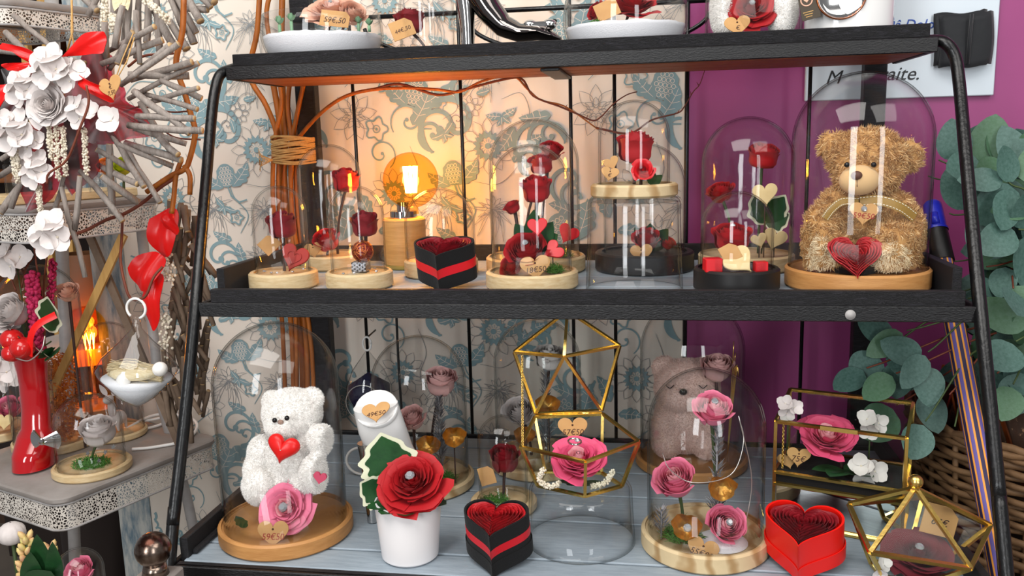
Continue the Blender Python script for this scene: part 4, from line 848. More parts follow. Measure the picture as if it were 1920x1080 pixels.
def succulent(label, px, py, w, Y, z):
    q = onY(px, py, Y); t = thing('succulent', label, 'succulent', (q.x, q.y, z)); rr = w / 2 * m_px(q)
    MB().tube([(0, 0, 0), (0, 0, max(.004, q.z - z))], .003, 6).build('stem', M['succulent'], t)
    for k in range(14): a = k * 2.4; e = .2 + .9 * k / 14; leaf_thing(t, (0, 0, max(.002, q.z - z)), (math.cos(a) * math.sin(e), math.sin(a) * math.sin(e), math.cos(e)), rr, rr * .55, ('succulent',), (0, 0, 1), .3)
for a in ((524, 46, 32, 'pale succulent furthest left in the peach rose bowl'), (546, 40, 30, 'second pale succulent beside the peach rose'), (672, 44, 26, 'green succulent right of the price card in the peach rose bowl'), (692, 48, 26, 'small green succulent at the right rim of the peach rose bowl')): succulent(a[3], a[0], a[1], a[2], c.y - r * .45, hs)
tagcard('kraft card reading 59,50 in front of the peach rose', 628, 35, 58, c.y - r * .68, '59€,50', 'clip', .25, -.15, h=30, hole=False, tsize=.26, mat='kraft')
C, r = stand(766, 92, 112, ZT); C = Vector((C.x, YT_ + .09, ZT)); t = thing('glass_dome', 'rounded glass jar with one red rose on the top shelf', 'dome', C); glass_bell(t, r, .0004, topz(C, -40) - ZT, M['glass'])
rose('red rose bud in the rounded glass jar on the top shelf', 768, 38, 70, C.y, ZT + .001, DRK, 'cup', (0, -.15, 1), .9, foot=(C.x, C.y))
tt = thing('candle', 'small peach cube under the rose in the top shelf jar', 'ornament', (onY(779, 80, C.y - .02).x, C.y - .022, ZT + .0005)); MB().box((0, 0, .009), (.024, .02, .016), b=.001).build('cube', M['peach_petal'], tt, smooth=False)
tagcard('kraft card reading 44,50 in the top shelf jar', 754, 54, 44, C.y - .035, '44€,50', 'clip', .2, .35, .2, h=36, hole=False, tsize=.25)
moss('green moss in the rounded jar on the top shelf', (C.x, C.y - .02, ZT + .0008), .03, .016, .012, n=200)
# chrome high heel shoe
Ysh = YT_ + .07; sh = thing('high_heel_shoe', 'dark chrome ceramic high heeled shoe on the top shelf', 'shoe', (onY(940, 70, Ysh).x, Ysh, ZT)); so = Vector((onY(940, 70, Ysh).x, Ysh, ZT))
def shp(px, py, dy=0): return onY(px, py, Ysh + dy) - so
def loft(secs, seg=20):
    P = []
    for c, tdir, up, a, bq in secs:
        tdir = Vector(tdir).normalized(); sd = tdir.cross(Vector(up)).normalized(); u2 = sd.cross(tdir)
        P += [Vector(c) + sd * a * math.cos(q) + u2 * bq * math.sin(q) for q in np.linspace(0, 2 * pi, seg, endpoint=False)]
    n = len(secs); b = MB(); Fc = [(i * seg + k, i * seg + (k + 1) % seg, (i + 1) * seg + (k + 1) % seg, (i + 1) * seg + k) for i in range(n - 1) for k in range(seg)]
    Fc += [tuple(reversed(range(seg))), tuple(range((n - 1) * seg, n * seg))]; return b.add(P, Fc)
path = [(872, -60), (893, -20), (918, 20), (945, 50), (975, 62), (1010, 62), (1038, 70), (1052, 74)]; th = [.022, .024, .022, .018, .015, .012, .008, .003]; wd_ = [.022, .026, .026, .027, .031, .031, .024, .008]
secs = []
for i, p in enumerate(path):
    a, b_ = shp(*path[max(i - 1, 0)]), shp(*path[min(i + 1, len(path) - 1)]); q = shp(*p); q.z = max(q.z, th[i] + .001); secs.append((q, b_ - a, (0, -.0, 1) if i > 2 else (1, 0, .6), wd_[i], th[i]))
ss = []
for i in range(len(secs) - 1):
    for k in range(4):
        f = k / 4; A, B = secs[i], secs[i + 1]; ss.append((A[0].lerp(B[0], f), Vector(A[1]).lerp(Vector(B[1]), f), Vector(A[2]).lerp(Vector(B[2]), f), A[3] + (B[3] - A[3]) * f, A[4] + (B[4] - A[4]) * f))
ss.append(secs[-1]); loft(ss).build('upper', M['dark_chrome'], sh, auto=40)
hp = [shp(862, -60), shp(872, 0), shp(876, 50)]; hp.append(Vector((hp[-1].x, hp[-1].y, .0008))); MB().tube(smooth(hp, 5), fit([.026, .016, .0125, .0105], 16), 14).build('heel', M['silver'], sh, auto=40)
q = shp(1012, 48, -.012); bb = MB(); bb.box(q, (.03, .016, .012), b=.004); bb.build('bow_knot', M['silver'], sh, smooth=False)
for s_ in (-1, 1): MB().sphere(q + Vector((s_ * .016, 0, .001)), (.012, .009, .009), 12, 8).build('bow_loop', M['silver'], sh)
# second bowl, bear dome, white vase
c, hs, r = glass_bowl('wide glass bowl of white gravel and red roses on the top shelf', 1172, 236, -20, 74, YT_ + .116, 222, 165, 38)
rose('open red rose lying on the white gravel of the centre bowl', 1185, 6, 120, c.y + .01, hs - .004, RED, 'open', (.1, -.6, 1), .85, foot=(c.x, c.y))
rose('small red rose at the left of the centre gravel bowl', 1118, 22, 46, c.y - .035, hs - .004, RED, 'half', (-.7, -.6, .5), .9, foot=(c.x - .045, c.y - .02))
tagcard('kraft square card standing in the centre gravel bowl', 1138, 18, 44, c.y - r * .6, None, 'card', .2, .4, h=34, hole=False)
moss('bit of green moss on the gravel of the centre bowl', (c.x - .045, c.y - r * .62, hs + .0015), .010, .007, .006, n=80, strands=.007)
C = Vector((onY(1412, 60, YT_ + .10).x, YT_ + .10, ZT)); r = 88 * m_px(C); t = thing('glass_dome', 'glass dome on the top shelf holding a white plush bear', 'dome', C); glass_bell(t, r, .0004, .25, M['glass'])
s = m_px(C); ow = C + Vector((0, 0, .0005)); W_ = lambda px, py, dy: onY(px, py, C.y + dy) - ow
bls = [((W_(1410, -30, .012)), (62 * s, 50 * s, 62 * s)), ((W_(1410, -110, .01)), (52 * s, 46 * s, 48 * s)), ((W_(1348, 14, -.02)), (26 * s, 30 * s, 36 * s)), ((W_(1472, 16, -.02)), (26 * s, 30 * s, 36 * s)), ((W_(1360, 44, -.022)), (24 * s, 26 * s, 24 * s)), ((W_(1466, 42, -.022)), (24 * s, 26 * s, 24 * s)), ((W_(1372, -148, .01)), (20 * s, 12 * s, 20 * s)), ((W_(1450, -148, .01)), (20 * s, 12 * s, 20 * s))]
bls = [((c_[0], c_[1], max(c_[2], r_[2] + .001)), r_) for c_, r_ in bls]
t3 = bear('white plush bear hugging a red rose in the top shelf dome', ow, bls, [M['fur_white']], M['fur_white'], 900000, .0034, .0003, .2, curl=.18, seed=4, rmax=r - .004)
rose('open red rose with a crystal held by the white bear on the top shelf', 1409, 12, 110, C.y - .036, ZT + .001, RED, 'open', (.0, -1, .45), .8, gem=.005, foot=(C.x, C.y - .035))
tagcard('left kraft heart tag below the white bear rose on the top shelf', 1383, 50, 48, C.y - .072, '€', 'heart', .2, .1, tsize=.25)
# white vase with chrome window
Yv = YT_ + .08; c = Vector((onY(1590, 50, Yv).x, Yv, ZT)); s = m_px(c); w2 = 79 * s; vz = thing('ceramic_vase', 'glossy white ceramic vase with a round chrome hollow at the right of the top shelf', 'vase', c)
P = []; prof = [(0, 0), (.93, 0), (.98, .004), (1, .02), (1, .12), (.9, .2), (.7, .24), (0, .25)]
b = MB(); b.lathe([(x * w2, z) for x, z in prof], 48); b.v = [(x, y * .72, z) for x, y, z in b.v]; b.build('body', M['ceramic'], vz, auto=50)
q = onY(1577, -8, Yv - w2 * .70) - c; rx, rz = 42 * s, 40 * s; b = MB(); n = 36; nr = 8
P = [q + Vector((rx * k / nr * math.cos(a), -.0015 - .004 * (k / nr > .97) + .004 * (1 - (k / nr) ** 2) + .0, rz * k / nr * math.sin(a))) for a in np.linspace(0, 2 * pi, n, endpoint=False) for k in range(nr + 1)]
b.grid(P, n, nr + 1, wrap=True).build('hollow', M['silver'], vz)
MB().tube([q + Vector((rx * math.cos(a), -.003, rz * math.sin(a))) for a in np.linspace(0, 2 * pi, 40)], .0018, 8).build('copper_rim', M['copper'], vz)
M['label_brown'] = pm('brown_label_card', (66, 56, 42), .6)
lb = tagcard('brown swing tag hanging at the left side of the white ceramic vase', 1517, 12, 34, Yv - w2 * .74, None, 'card', .05, .22, h=48, hole=False, mat='label_brown', th=.001)
Mx = Matrix.Rotation(pi / 2 - .05, 4, 'X') @ Matrix.Rotation(.22, 4, 'Z'); ww = 34 * m_px(onY(1517, 12, Yv - w2 * .74))
MB().tube([(ww * .3 * math.cos(a) - .002, ww * .3 * math.sin(a) + ww * .35, .0007) for a in np.linspace(0, 2 * pi, 24)], .0011, 6, 0, Mx).build('round_emblem', M['peach_petal'], lb)
MB().prism(heart(ww * .3, 24), .0004, 0, Mx @ T3(-.002, ww * .35, .0006)).build('emblem_heart', M['peach_petal'], lb, smooth=False)
for k in range(3): MB().box((-.003, -ww * .28 - k * .0035, .0007), (ww * (.55 - .1 * k), .0011, .0004), 0, Mx).build('small_print', M['raffia'], lb, smooth=False)

# ================================================================== LOWER TIER
PNK = ('pink_petal', 'pink_petal_in'); BLS = ('blush_petal', 'blush_petal'); WHT = ('white_petal', 'white_petal')
# white bear dome
t, C, g = cloche('big glass dome on thick oak base over the white teddy bear', 543, 1052, 246, ZB, 542, 224, 605, 'oak', bh=.024)
zB = ZB + .0215; o1 = Vector((C.x, C.y, zB)); mp = m_px(C)
def rl(px, py, dy): return onY(px, py, C.y + dy) - o1
def bw(px, py, dy, rx, rz, ry=None): return (tuple(rl(px, py, dy)), (rx * mp, (ry or (rx + rz) / 2) * mp, rz * mp))
bls = [bw(548, 775, .012, 55, 46, 46), bw(530, 798, -.012, 32, 24, 30), bw(586, 748, .016, 21, 22, 12), bw(510, 752, .02, 19, 20, 12), bw(552, 862, .014, 54, 58, 46), bw(540, 900, .012, 56, 40, 46),
       bw(582, 832, .0, 26, 22, 24), bw(603, 824, -.016, 26, 27, 24), bw(492, 850, .006, 26, 34, 28), bw(482, 880, -.004, 24, 28, 26),
       bw(578, 898, -.012, 32, 28, 34), bw(596, 888, -.036, 33, 36, 20), bw(492, 916, -.012, 32, 30, 34), bw(482, 912, -.03, 28, 32, 20)]
bls = [((c[0], c[1], max(c[2], r[2] + .002)), r) for c, r in bls]
wb = bear('white teddy bear with a red heart sitting behind a pink rose under the big dome', o1, bls, [M['fur_white']], M['fur_white'], 1300000, .0034, .0003, .15, curl=.18, seed=2, voxel=.0045, rmax=g - .004)
MB().sphere(rl(527, 800, -.016), (22 * mp, 18 * mp, 15 * mp), 18, 12).build('muzzle', M['fur_white'], wb)
MB().sphere(rl(526, 792, -.016 - 17 * mp), (6 * mp, 4 * mp, 5 * mp), 12, 8).build('nose', M['pinknose'], wb); MB().tube([rl(527, 797, -.0165 - 17 * mp), rl(527, 806, -.016 - 17 * mp)], .0006, 5).build('mouth', M['pinknose'], wb)
for px, py in ((515, 788), (538, 784)): MB().sphere(rl(px, py, -.012 - 28 * mp), (4.6 * mp,) * 3, 12, 8).build('eye', M['eye'], wb)
Mh = Matrix.Translation(rl(531, 843, -.042)) @ Matrix.Rotation(pi / 2 - .1, 4, 'X') @ Matrix.Rotation(-.25, 4, 'Z')
b = MB(); ht = heart(60 * mp, 40, .95); V = []
for k, zz in ((1, 0), (.97, .004), (.8, .008), (.45, .010), (.05, .011)): V += [(x * k, y * k + (1 - k) * .002, zz) for x, y in ht]
b.add(V, [(k * 40 + i, k * 40 + (i + 1) % 40, (k + 1) * 40 + (i + 1) % 40, (k + 1) * 40 + i) for k in range(4) for i in range(40)], 0, Mh); b.build('felt_heart', M['satin'], wb)
Mh = Matrix.Translation(rl(601, 896, -.036 - 22 * mp)) @ Matrix.Rotation(pi / 2, 4, 'X') @ Matrix.Rotation(-.2, 4, 'Z'); M['paw_heart'] = pm('pink_paw_heart', (190, 70, 96), .8)
MB().prism(heart(24 * mp, 30), .004, 0, Mh).build('paw_heart', M['paw_heart'], wb, smooth=False)
rose('big two tone pink rose with a crystal in front of the white teddy bear', 536, 952, 120, C.y - g * .52, zB, PNK + (), 'open', (.02, -1, .55), .75, gem=.007, foot=(C.x, C.y - g * .42))
lf = thing('foliage', 'dark leaf tip left of the big two tone pink rose', 'leaf', (C.x - g * .50, C.y - g * .45, zB)); leaf_thing(lf, (0, 0, .001), (-.3, -.3, 1), .028, .018, up=(0, -1, .2), lobes=3)
tagcard('kraft heart tag reading 59.50 in front of the big two tone pink rose', 512, 1003, 62, C.y - g * .86, '59€50', 'heart', .3, .05, ink='red_ink', tsize=.27)
# hanging navy glass drop
hk = onY(690, 645, 1.548); hd_ = thing('glass_drop', 'clear glass drop with navy filling hanging from a back rod', 'glass ornament', hk); s = m_px(hk)
MB().tube([(s * 8 * math.cos(a), -.006, s * 13 * math.sin(a) + s * 2) for a in np.linspace(0, 2 * pi, 20)], .0022, 7).build('loop', M['cable'], hd_)
MB().tube([(0, -.006, s * 13), (0, .049, s * 16)], .0018, 6).build('hook', M['black_iron'], hd_)
zc_ = -s * 80; out = [(.004, -s * 12), (s * 12, -s * 24), (s * 30, -s * 48), (s * 42, -s * 78), (s * 42, -s * 98), (s * 30, -s * 122), (s * 12, -s * 134), (0, -s * 136)]
MB().lathe([(x, z) for x, z in out] , 36, 0, T3(0, -.008, 0)).build('glass', M['glass_strong'], hd_)
nb = thing('navy_filling', 'navy blue velvet lining inside the hanging glass drop', 'ornament', hk + Vector((0, -.008, 0)))
MB().lathe([(0, -s * 52)] + [(x * .93, z) for x, z in out if z < -s * 52] , 30).build('lining', M['navy_stone'], nb); MB().tube([(s * 34 * math.cos(a), -s * 42, zc_ - s * 22 + s * 34 * math.sin(a)) for a in np.linspace(0, 2 * pi, 30)], .0011, 6).build('rim', M['white_wire'], hd_)
# white high heel
Yw = 1.185; so = Vector((onY(700, 800, Yw).x, Yw, ZB)); sh = thing('high_heel_shoe', 'white ceramic high heeled shoe with silver heel behind the potted red rose', 'shoe', so)
def s2(px, py, dy=0): return onY(px, py, Yw + dy) - so
path = [s2(704, 760, -.01), s2(715, 800, .0), s2(735, 850, .02), s2(762, 900, .030), s2(785, 935, .040), s2(800, 950, .045)]; secs = []
aw = [.034, .036, .034, .032, .030, .012]; at_ = [.020, .022, .022, .018, .014, .006]; ss = []
for i, q in enumerate(path):
    d = path[min(i + 1, 5)] - path[max(i - 1, 0)]; q.z = max(q.z, at_[i] + .009); secs.append((q, d, (0, -1, .9), aw[i], at_[i]))
for i in range(5):
    for k in range(4):
        f = k / 4; A, B = secs[i], secs[i + 1]; ss.append((A[0].lerp(B[0], f), Vector(A[1]).lerp(Vector(B[1]), f), A[2], A[3] + (B[3] - A[3]) * f, A[4] + (B[4] - A[4]) * f))
ss.append(secs[-1]); loft(ss, 24).build('upper', M['ceramic'], sh, auto=50)
d0 = (path[1] - path[0]).normalized(); MB().lathe([(0, -.016), (.014, -.014), (.022, -.008), (.0285, .004), (.0305, .002), (.0300, -.006)], 28, 0, frame(path[0] + d0 * .006, -d0 * .8 + Vector((0, -.75, .1))) @ Matrix.Diagonal((1.12, 1.0, 1, 1))).build('opening', M['ceramic'], sh)
hp = [s2(688, 830, .0), s2(693, 900, .0)]; hp.append(Vector((hp[1].x + .002, hp[1].y, .0008))); MB().tube(smooth(hp, 5), fit([.015, .010, .009], 11), 14).build('heel', M['silver'], sh, auto=50)
tagcard('kraft heart tag reading 49.50 lying in the opening of the white shoe', 705, 774, 54, Yw - .040, '49€50', 'heart', .9, .25, tsize=.25, hole=False)
cb = [onZ(x, y, ZB + .003) for x, y in ((655, 850), (668, 838), (690, 836), (700, 850), (690, 872), (668, 876), (655, 866))]; cz = Vector((cb[0].x, cb[0].y, ZB))
rg = thing('white_ring', 'white cable ring standing behind the white shoe on the lower shelf', 'cable', onY(678, 880, 1.36)); rg.location.z = ZB
q0 = onY(678, 858, 1.36); rr = 26 * m_px(q0); MB().tube([(rr * 1.1 * math.cos(a), .0, rr + .0026 + rr * math.sin(a)) for a in np.linspace(0, 2 * pi, 36)], .0024, 8).build('cable_loop', M['cable'], rg)
# white pot with the red rose
C, r = stand(771, 1066, 106, ZB); r_top = 62 * m_px(C); zt = topz(C - Vector((0, r_top, 0)), 962) - ZB; pt = thing('flower_pot', 'plain white ceramic pot holding the large red rose', 'pot', C)
MB().lathe([(0, 0), (r - .003, 0), (r, .003), (r_top, zt - .002), (r_top - .001, zt), (r_top - .003, zt), (r_top - .0045, zt - .008), (0, zt - .008)], 48).build('body', M['pot_white'], pt, auto=40)
zs = C.z + zt - .0075
rose('largest bright red open rose with a crystal in the white pot', 772, 902, 158, C.y - .012, zs, RED, 'open', (.02, -.62, .85), .8, gem=.007, foot=(C.x, C.y))
lf = thing('foliage', 'dark green scalloped leaves with cream edge around the potted red rose', 'leaves', (C.x, C.y + .008, zs))
leaf_thing(lf, (-.02, .01, .02), (-.25, .0, 1), .075, .068, up=(0, -1, .1), lobes=4, rim='leaf_edge', bend=.05); leaf_thing(lf, (-.03, 0, .004), (-.75, -.2, .55), .045, .04, up=(0, -1, .4), lobes=4, rim='leaf_edge')
for a in (-2.4, -1.9, -1.35, -.8, -.3): leaf_thing(lf, (.03 * math.cos(a), .03 * math.sin(a) - .006, .006), (math.cos(a), math.sin(a), -.10), .032, .034, lobes=4)
MB().tube([(-.02, .01, 0), (-.02, .01, .03)], .0018, 6).build('stem', M['stem'], lf)
# dome with pale pink roses behind
def lavender(label, C, px, py0, py1, Y, z0, n=300):
    q, q2 = onY(px, py0, Y), onY(px, py1, Y); hh = q.z - z0; b = MB(); o = Vector((q.x, q.y, z0)); t = thing('dried_foliage', label, 'dried foliage', o)
    MB().tube([(0, 0, 0), (0, 0, hh)], .0014, 6).build('stem', M['lavender'], t)
    for k in range(n):
        z = hh * (.15 + .85 * R.random()); a = R.random() * 2 * pi; L = .021 * (1.15 - .5 * z / hh); d = Vector((math.cos(a), math.sin(a), .9)).normalized() * L; e = Vector((-math.sin(a), math.cos(a), 0)) * .0014
        b.add([(0, 0, z), Vector((0, 0, z)) + d * .5 + e, Vector((0, 0, z)) + d, Vector((0, 0, z)) + d * .5 - e], [(0, 1, 2, 3)])
    b.build('needles', M['lavender'], t, smooth=False)['kind'] = 'stuff'; return t
def gold_leaf(label, px, py, w, Y, zb=None, axis=(0, -1, .6)):
    q = onY(px, py, Y); s = w / 2 * m_px(q); t = thing('gilded_leaf', label, 'dried leaf', q)
    b = MB(); F0 = frame((0, 0, 0), axis); P = []; n = 20
    for i in range(n):
        a = 2 * pi * i / n
        for k in range(5): rr = s * k / 4 * (1 + .07 * math.sin(3 * a + .5) + .05 * math.sin(7 * a)); P.append((rr * math.cos(a), rr * .85 * math.sin(a), s * .75 * (k / 4) ** 2 * (1 + .22 * math.sin(5 * a)) - s * .15))
    b.grid(P, n, 5, 0, F0, True).build('cup', M['gold_leaf'], t)
    if zb is not None: MB().tube([(0, .004, -.002), (0, .004, zb - q.z)], .0013, 6).build('stem', M['dark_stem'], t)
    return t
t, C, g = cloche('glass dome with two pale pink roses behind the potted red rose', 795, 946, 194, ZB, 793, 174, 630, 'log_wood', bh=.018)
zc = ZB + .0155
rose('upper pale pink rose in the dome behind the potted red rose', 826, 714, 72, C.y, zc, BLS, 'cup', (.12, -.3, 1), .85, foot=(C.x + .012, C.y + .01), joined=False)
rose('lower pale pink rose in the dome behind the potted red rose', 772, 784, 62, C.y - .015, zc, BLS, 'half', (-.1, -.6, 1), 1, foot=(C.x - .012, C.y))
lavender('grey dried lavender sprig in the dome behind the potted red rose', C, 822, 745, 880, C.y - .02, zc)
gold_leaf('upright gilded dried leaf right of the lavender sprig', 850, 818, 44, C.y - .035, zc, (.4, -1, .3)); gold_leaf('low gilded dried leaf under the lower pale pink rose', 806, 838, 46, C.y - .04, zc)
moss('green moss at the right foot of the pale pink rose dome', (C.x + g * .6, C.y - .02, zc), .016, .014, .012)
# dome with white roses
t, C, g = cloche('tall glass dome with two white roses at the back of the lower shelf', 1012, 906, 186, ZB, 1010, 160, 598, 'log_wood', bh=.018)
rose('upper white rose at the back of the lower shelf', 1030, 668, 66, C.y, zc, WHT, 'cup', (.1, -.3, 1), .85, foot=(C.x + .012, C.y + .01)); rose('lower white rose at the back of the lower shelf', 974, 772, 72, C.y - .012, zc, WHT, 'half', (-.2, -.7, 1), 1, foot=(C.x - .014, C.y))
lavender('grey dried sprig between the white roses', C, 1022, 700, 860, C.y - .02, zc); gold_leaf('gilded dried leaf under the upper white rose', 1028, 762, 46, C.y - .035, zc); gold_leaf('gilded dried leaf low in the white rose dome', 985, 818, 40, C.y - .038, zc)
# small dome red rose
t, C, g = cloche('small glass dome with a red rose right behind the lower black heart box', 946, 978, 124, ZB, 939, 92, 780, 'pale_wood', bh=.016)
rose('red rose bud in the small dome behind the lower black heart box', 946, 858, 66, C.y, ZB + .0135, DRK, 'cup', (.05, -.3, 1), 1, foot=(C.x, C.y))
tagcard('kraft tag left of the red bud in the small lower dome', 913, 892, 30, C.y - .02, None, 'clip', .2, .3, h=34, hole=False); moss('green moss under the red bud in the small lower dome', (C.x - .01, C.y - .015, ZB + .0135), .022, .014, .014)
# black heart box
heart_box('black velvet heart box with red ribbon standing in its lid on the lower shelf', 'red heart shaped rose in the lower black box', 924, 1086, 126, ZB, topz(onZ(924, 1086, ZB), 996) - ZB, 'velvet', 'red_petal', lid=True, hd=.98, tilt=.26)
# upturned glass with the geometric gold terrarium
Cg, rg_ = stand(1090, 1058, 198, ZB); hg = topz(Cg + Vector((0, 0, 0)), 905) - ZB; v = thing('glass_vase', 'clear glass vase turned upside down on the lower shelf under the gold terrarium', 'vase', Cg); upturned(v, rg_, hg)
zt0 = ZB + hg + .0006
def terr(name, label, verts, edges, panes, o, wd=.0042, cat='terrarium', extra=None):
    t = thing(name, label, cat, o)
    for a, c in edges: b = MB(); b.bar(Vector(verts[a]) - o, Vector(verts[c]) - o, wd, wd, up=(0, -.3, 1)); b.build('brass_edge', M['gold'], t, smooth=False)
    for f in panes:
        P = [Vector(verts[i]) - o for i in f]; cen = sum(P, Vector()) / len(P); nrm = (P[1] - P[0]).cross(P[2] - P[0]).normalized() * .0008; P = [cen + (p - cen) * .985 for p in P]; n = len(P)
        b = MB(); b.add([p - nrm for p in P] + [p + nrm for p in P], [tuple(reversed(range(n))), tuple(range(n, 2 * n))] + [(i, (i + 1) % n, n + (i + 1) % n, n + i) for i in range(n)]); b.build('pane', M['pane'], t, smooth=False)
    for vtx in verts.values(): pass
    return t
Yf = Cg.y - .052
V = {'f': onY(1098, 866, Yf - .012), 'l': onY(976, 838, Cg.y - .025), 'r': onY(1198, 828, Cg.y - .015), 'bl': onY(1003, 782, Cg.y + .052), 'br': onY(1130, 776, Cg.y + .058)}
V['F'] = Vector((onY(1097, 942, Yf).x, Yf, zt0 + .002)); 
for k, px, dy in (('L', 1008, -.022), ('R', 1166, -.012), ('BL', 1022, .03), ('BR', 1128, .034)): V[k] = Vector((onY(px, 900, Cg.y + dy).x, Cg.y + dy, zt0 + .002))
E1 = [('f', 'l'), ('l', 'bl'), ('bl', 'br'), ('br', 'r'), ('r', 'f'), ('f', 'F'), ('l', 'L'), ('r', 'R'), ('bl', 'BL'), ('br', 'BR'), ('F', 'L'), ('L', 'BL'), ('BL', 'BR'), ('BR', 'R'), ('R', 'F')]
P1 = [('f', 'l', 'L', 'F'), ('r', 'f', 'F', 'R'), ('l', 'bl', 'BL', 'L'), ('br', 'r', 'R', 'BR'), ('bl', 'br', 'BR', 'BL')]
# lid swung open behind, hinged on bl-br
dz = Cg.y + .058
V.update({'a': onY(1004, 776, dz), 'b': onY(1128, 770, dz), 'c': onY(1162, 648, dz + .01), 'd': onY(1062, 590, dz + .02), 'e': onY(964, 660, dz + .01), 'm': onY(1058, 668, dz - .022)})
V['d2'] = onY(1064, 582, dz + .02); V['d'] = V['d2']
E1 += [('a', 'b'), ('b', 'c'), ('c', 'd'), ('d', 'e'), ('e', 'a'), ('m', 'a'), ('m', 'b'), ('m', 'c'), ('m', 'd'), ('m', 'e')]; P1 += [('m', 'a', 'b'), ('m', 'b', 'c'), ('m', 'c', 'd'), ('m', 'd', 'e'), ('m', 'e', 'a')]
og = Vector((Cg.x, Cg.y, zt0)); tr_ = terr('terrarium', 'open five sided brass and glass terrarium on the upturned vase', V, E1, P1, og)
MB().add([V[k] - og + Vector((0, 0, -.0012)) for k in ('F', 'R', 'BR', 'BL', 'L')], [(0, 1, 2, 3, 4)]).build('floor_pane', M['pane'], tr_, smooth=False)
def chain(parent, A, B, o, n=24, r=.0022, mat='gold', sag=.0):
    b = MB()
    for k in range(n):
        p = A.lerp(B, (k + .5) / n) - o + Vector((0, 0, -sag * math.sin(pi * (k + .5) / n))); d = (B - A).normalized(); u = d.orthogonal().normalized(); w = d.cross(u)
        if k % 2: u, w = w, u
        b.tube([p + d * r * 1.3 * math.cos(a) + u * r * .8 * math.sin(a) for a in np.linspace(0, 2 * pi, 9)], .0006, 4, cap=False)
    b.build('chain', M[mat], parent)
chain(tr_, onY(979, 665, dz - .006), V['l'] + Vector((.003, 0, .002)), og, 34)
for k in (.25, .75): p = V['a'].lerp(V['b'], k) - og; MB().tube([p - Vector((.01, 0, .003)), p + Vector((.01, 0, -.003))], .0028, 8).build('hinge', M['gold'], tr_)
rose('bright pink rose with a clear ring in the open brass terrarium', 1084, 858, 126, Cg.y - .012, zt0 + .0032, ('hot_petal', 'pink_petal_in'), 'open', (.02, -.55, 1), .75, foot=(Cg.x, Cg.y))
rn = thing('ring', 'clear crystal ring on top of the bright pink rose', 'ring', onY(1078, 826, Cg.y - .03)); MB().tube([(.009 * math.cos(a), -.004 * math.sin(a) - .004, .006 * math.sin(a)) for a in np.linspace(0, 2 * pi, 24)], .0014, 7).build('band', M['silver'], rn); MB().lathe([(0, -.003), (.004, 0), (.0026, .002), (0, .002)], 8, 0, T3(.004, -.008, .003)).build('stone', M['gem'], rn, smooth=False)
def amaranth(label, pts, o, n=170, r=.0042, mat='cream_bloom', parent=None, name='amaranth'):
    pts = smooth(pts, 8); t = thing(name, label, 'flower', o); MB().tube([p - o for p in pts], .001, 5).build('stem', M[mat], t); b = MB()
    for k in range(n):
        p = pts[int((len(pts) - 1) * k / n)] - o; b.sphere(p + Vector((R.gauss(0, 1), R.gauss(0, 1), R.gauss(0, 1))).normalized() * r * R.uniform(.5, 1), r * .45, 5, 3)
    b.build('blooms', M[mat], t)['kind'] = 'stuff'; return t
zf = zt0 + .006
a0 = [onY(1018, 880, Cg.y - .035), onY(1012, 900, Cg.y - .035), onY(1030, 912, Cg.y - .04), onY(1050, 905, Cg.y - .042)]; a1 = [onY(1110, 922, Cg.y - .035), onY(1135, 905, Cg.y - .03), onY(1150, 882, Cg.y - .022)]
for aa in (a0, a1):
    for p in aa: p.z = max(p.z, zf + .003)
amaranth('white amaranth sprig at the left in the open brass terrarium', a0, a0[1]); amaranth('white amaranth sprig at the right in the open brass terrarium', a1, a1[0])
lf = thing('foliage', 'green leaves under the bright pink rose', 'leaves', (Cg.x, Cg.y - .015, zt0 + .0035))
for a in (-2.5, -1.9, -1.2, -.5): leaf_thing(lf, (0, 0, .002), (math.cos(a), math.sin(a) * .8, .05), .036, .02)
tagcard('kraft heart tag reading 57.50 standing behind the bright pink rose', 1074, 806, 56, Cg.y + .03, '57€50', 'heart', .1, .05, tsize=.27, ty=-.02)
# dome with a pinkish bear at the back right
t, C, g = cloche('tall glass dome with a pinkish plush bear at the back right of the lower shelf', 1295, 908, 206, ZB, 1295, 188, 560, 'oak', bh=.018)
ob = Vector((C.x, C.y, zc)); mp = m_px(C); Wp = lambda px, py, dy: onY(px, py, C.y + dy) - ob
bls = [(Wp(1288, 728, 0), (60 * mp, 46 * mp, 56 * mp)), (Wp(1276, 745, -.028), (34 * mp, 28 * mp, 26 * mp)), (Wp(1245, 690, .01), (24 * mp, 13 * mp, 24 * mp)), (Wp(1326, 690, .01), (24 * mp, 13 * mp, 24 * mp)), (Wp(1285, 815, .005), (58 * mp, 48 * mp, 66 * mp)), (Wp(1250, 862, -.02), (28 * mp, 30 * mp, 28 * mp)), (Wp(1325, 862, -.02), (28 * mp, 30 * mp, 28 * mp)), (Wp(1244, 800, -.01), (22 * mp, 24 * mp, 32 * mp)), (Wp(1332, 800, -.01), (22 * mp, 24 * mp, 32 * mp))]
bls = [((c[0], c[1], max(c[2], r[2] + .002)), r) for c, r in bls]
pb = bear('pinkish plush bear with stitched closed eyes in the back right dome', ob, bls, [M['fur_pink']], M['fur_pink'], 700000, .0034, .0003, .15, curl=.2, seed=5, rmax=g - .004)
MB().sphere(Wp(1281, 735, -.028 - 27 * mp), (7 * mp, 5 * mp, 6 * mp), 12, 8).build('nose', M['eye'], pb)
for px in (1256, 1318): MB().tube(smooth([Wp(px - 8, 722, -.047), Wp(px, 728, -.050), Wp(px + 8, 722, -.047)], 4), .0009, 5).build('closed_eye', M['eye'], pb)
rose('pale blush rose with a gilt twig beside the pinkish bear', 1345, 688, 70, C.y - .035, zc, BLS, 'cup', (.1, -.35, 1), .85, foot=(C.x + .045, C.y - .03))
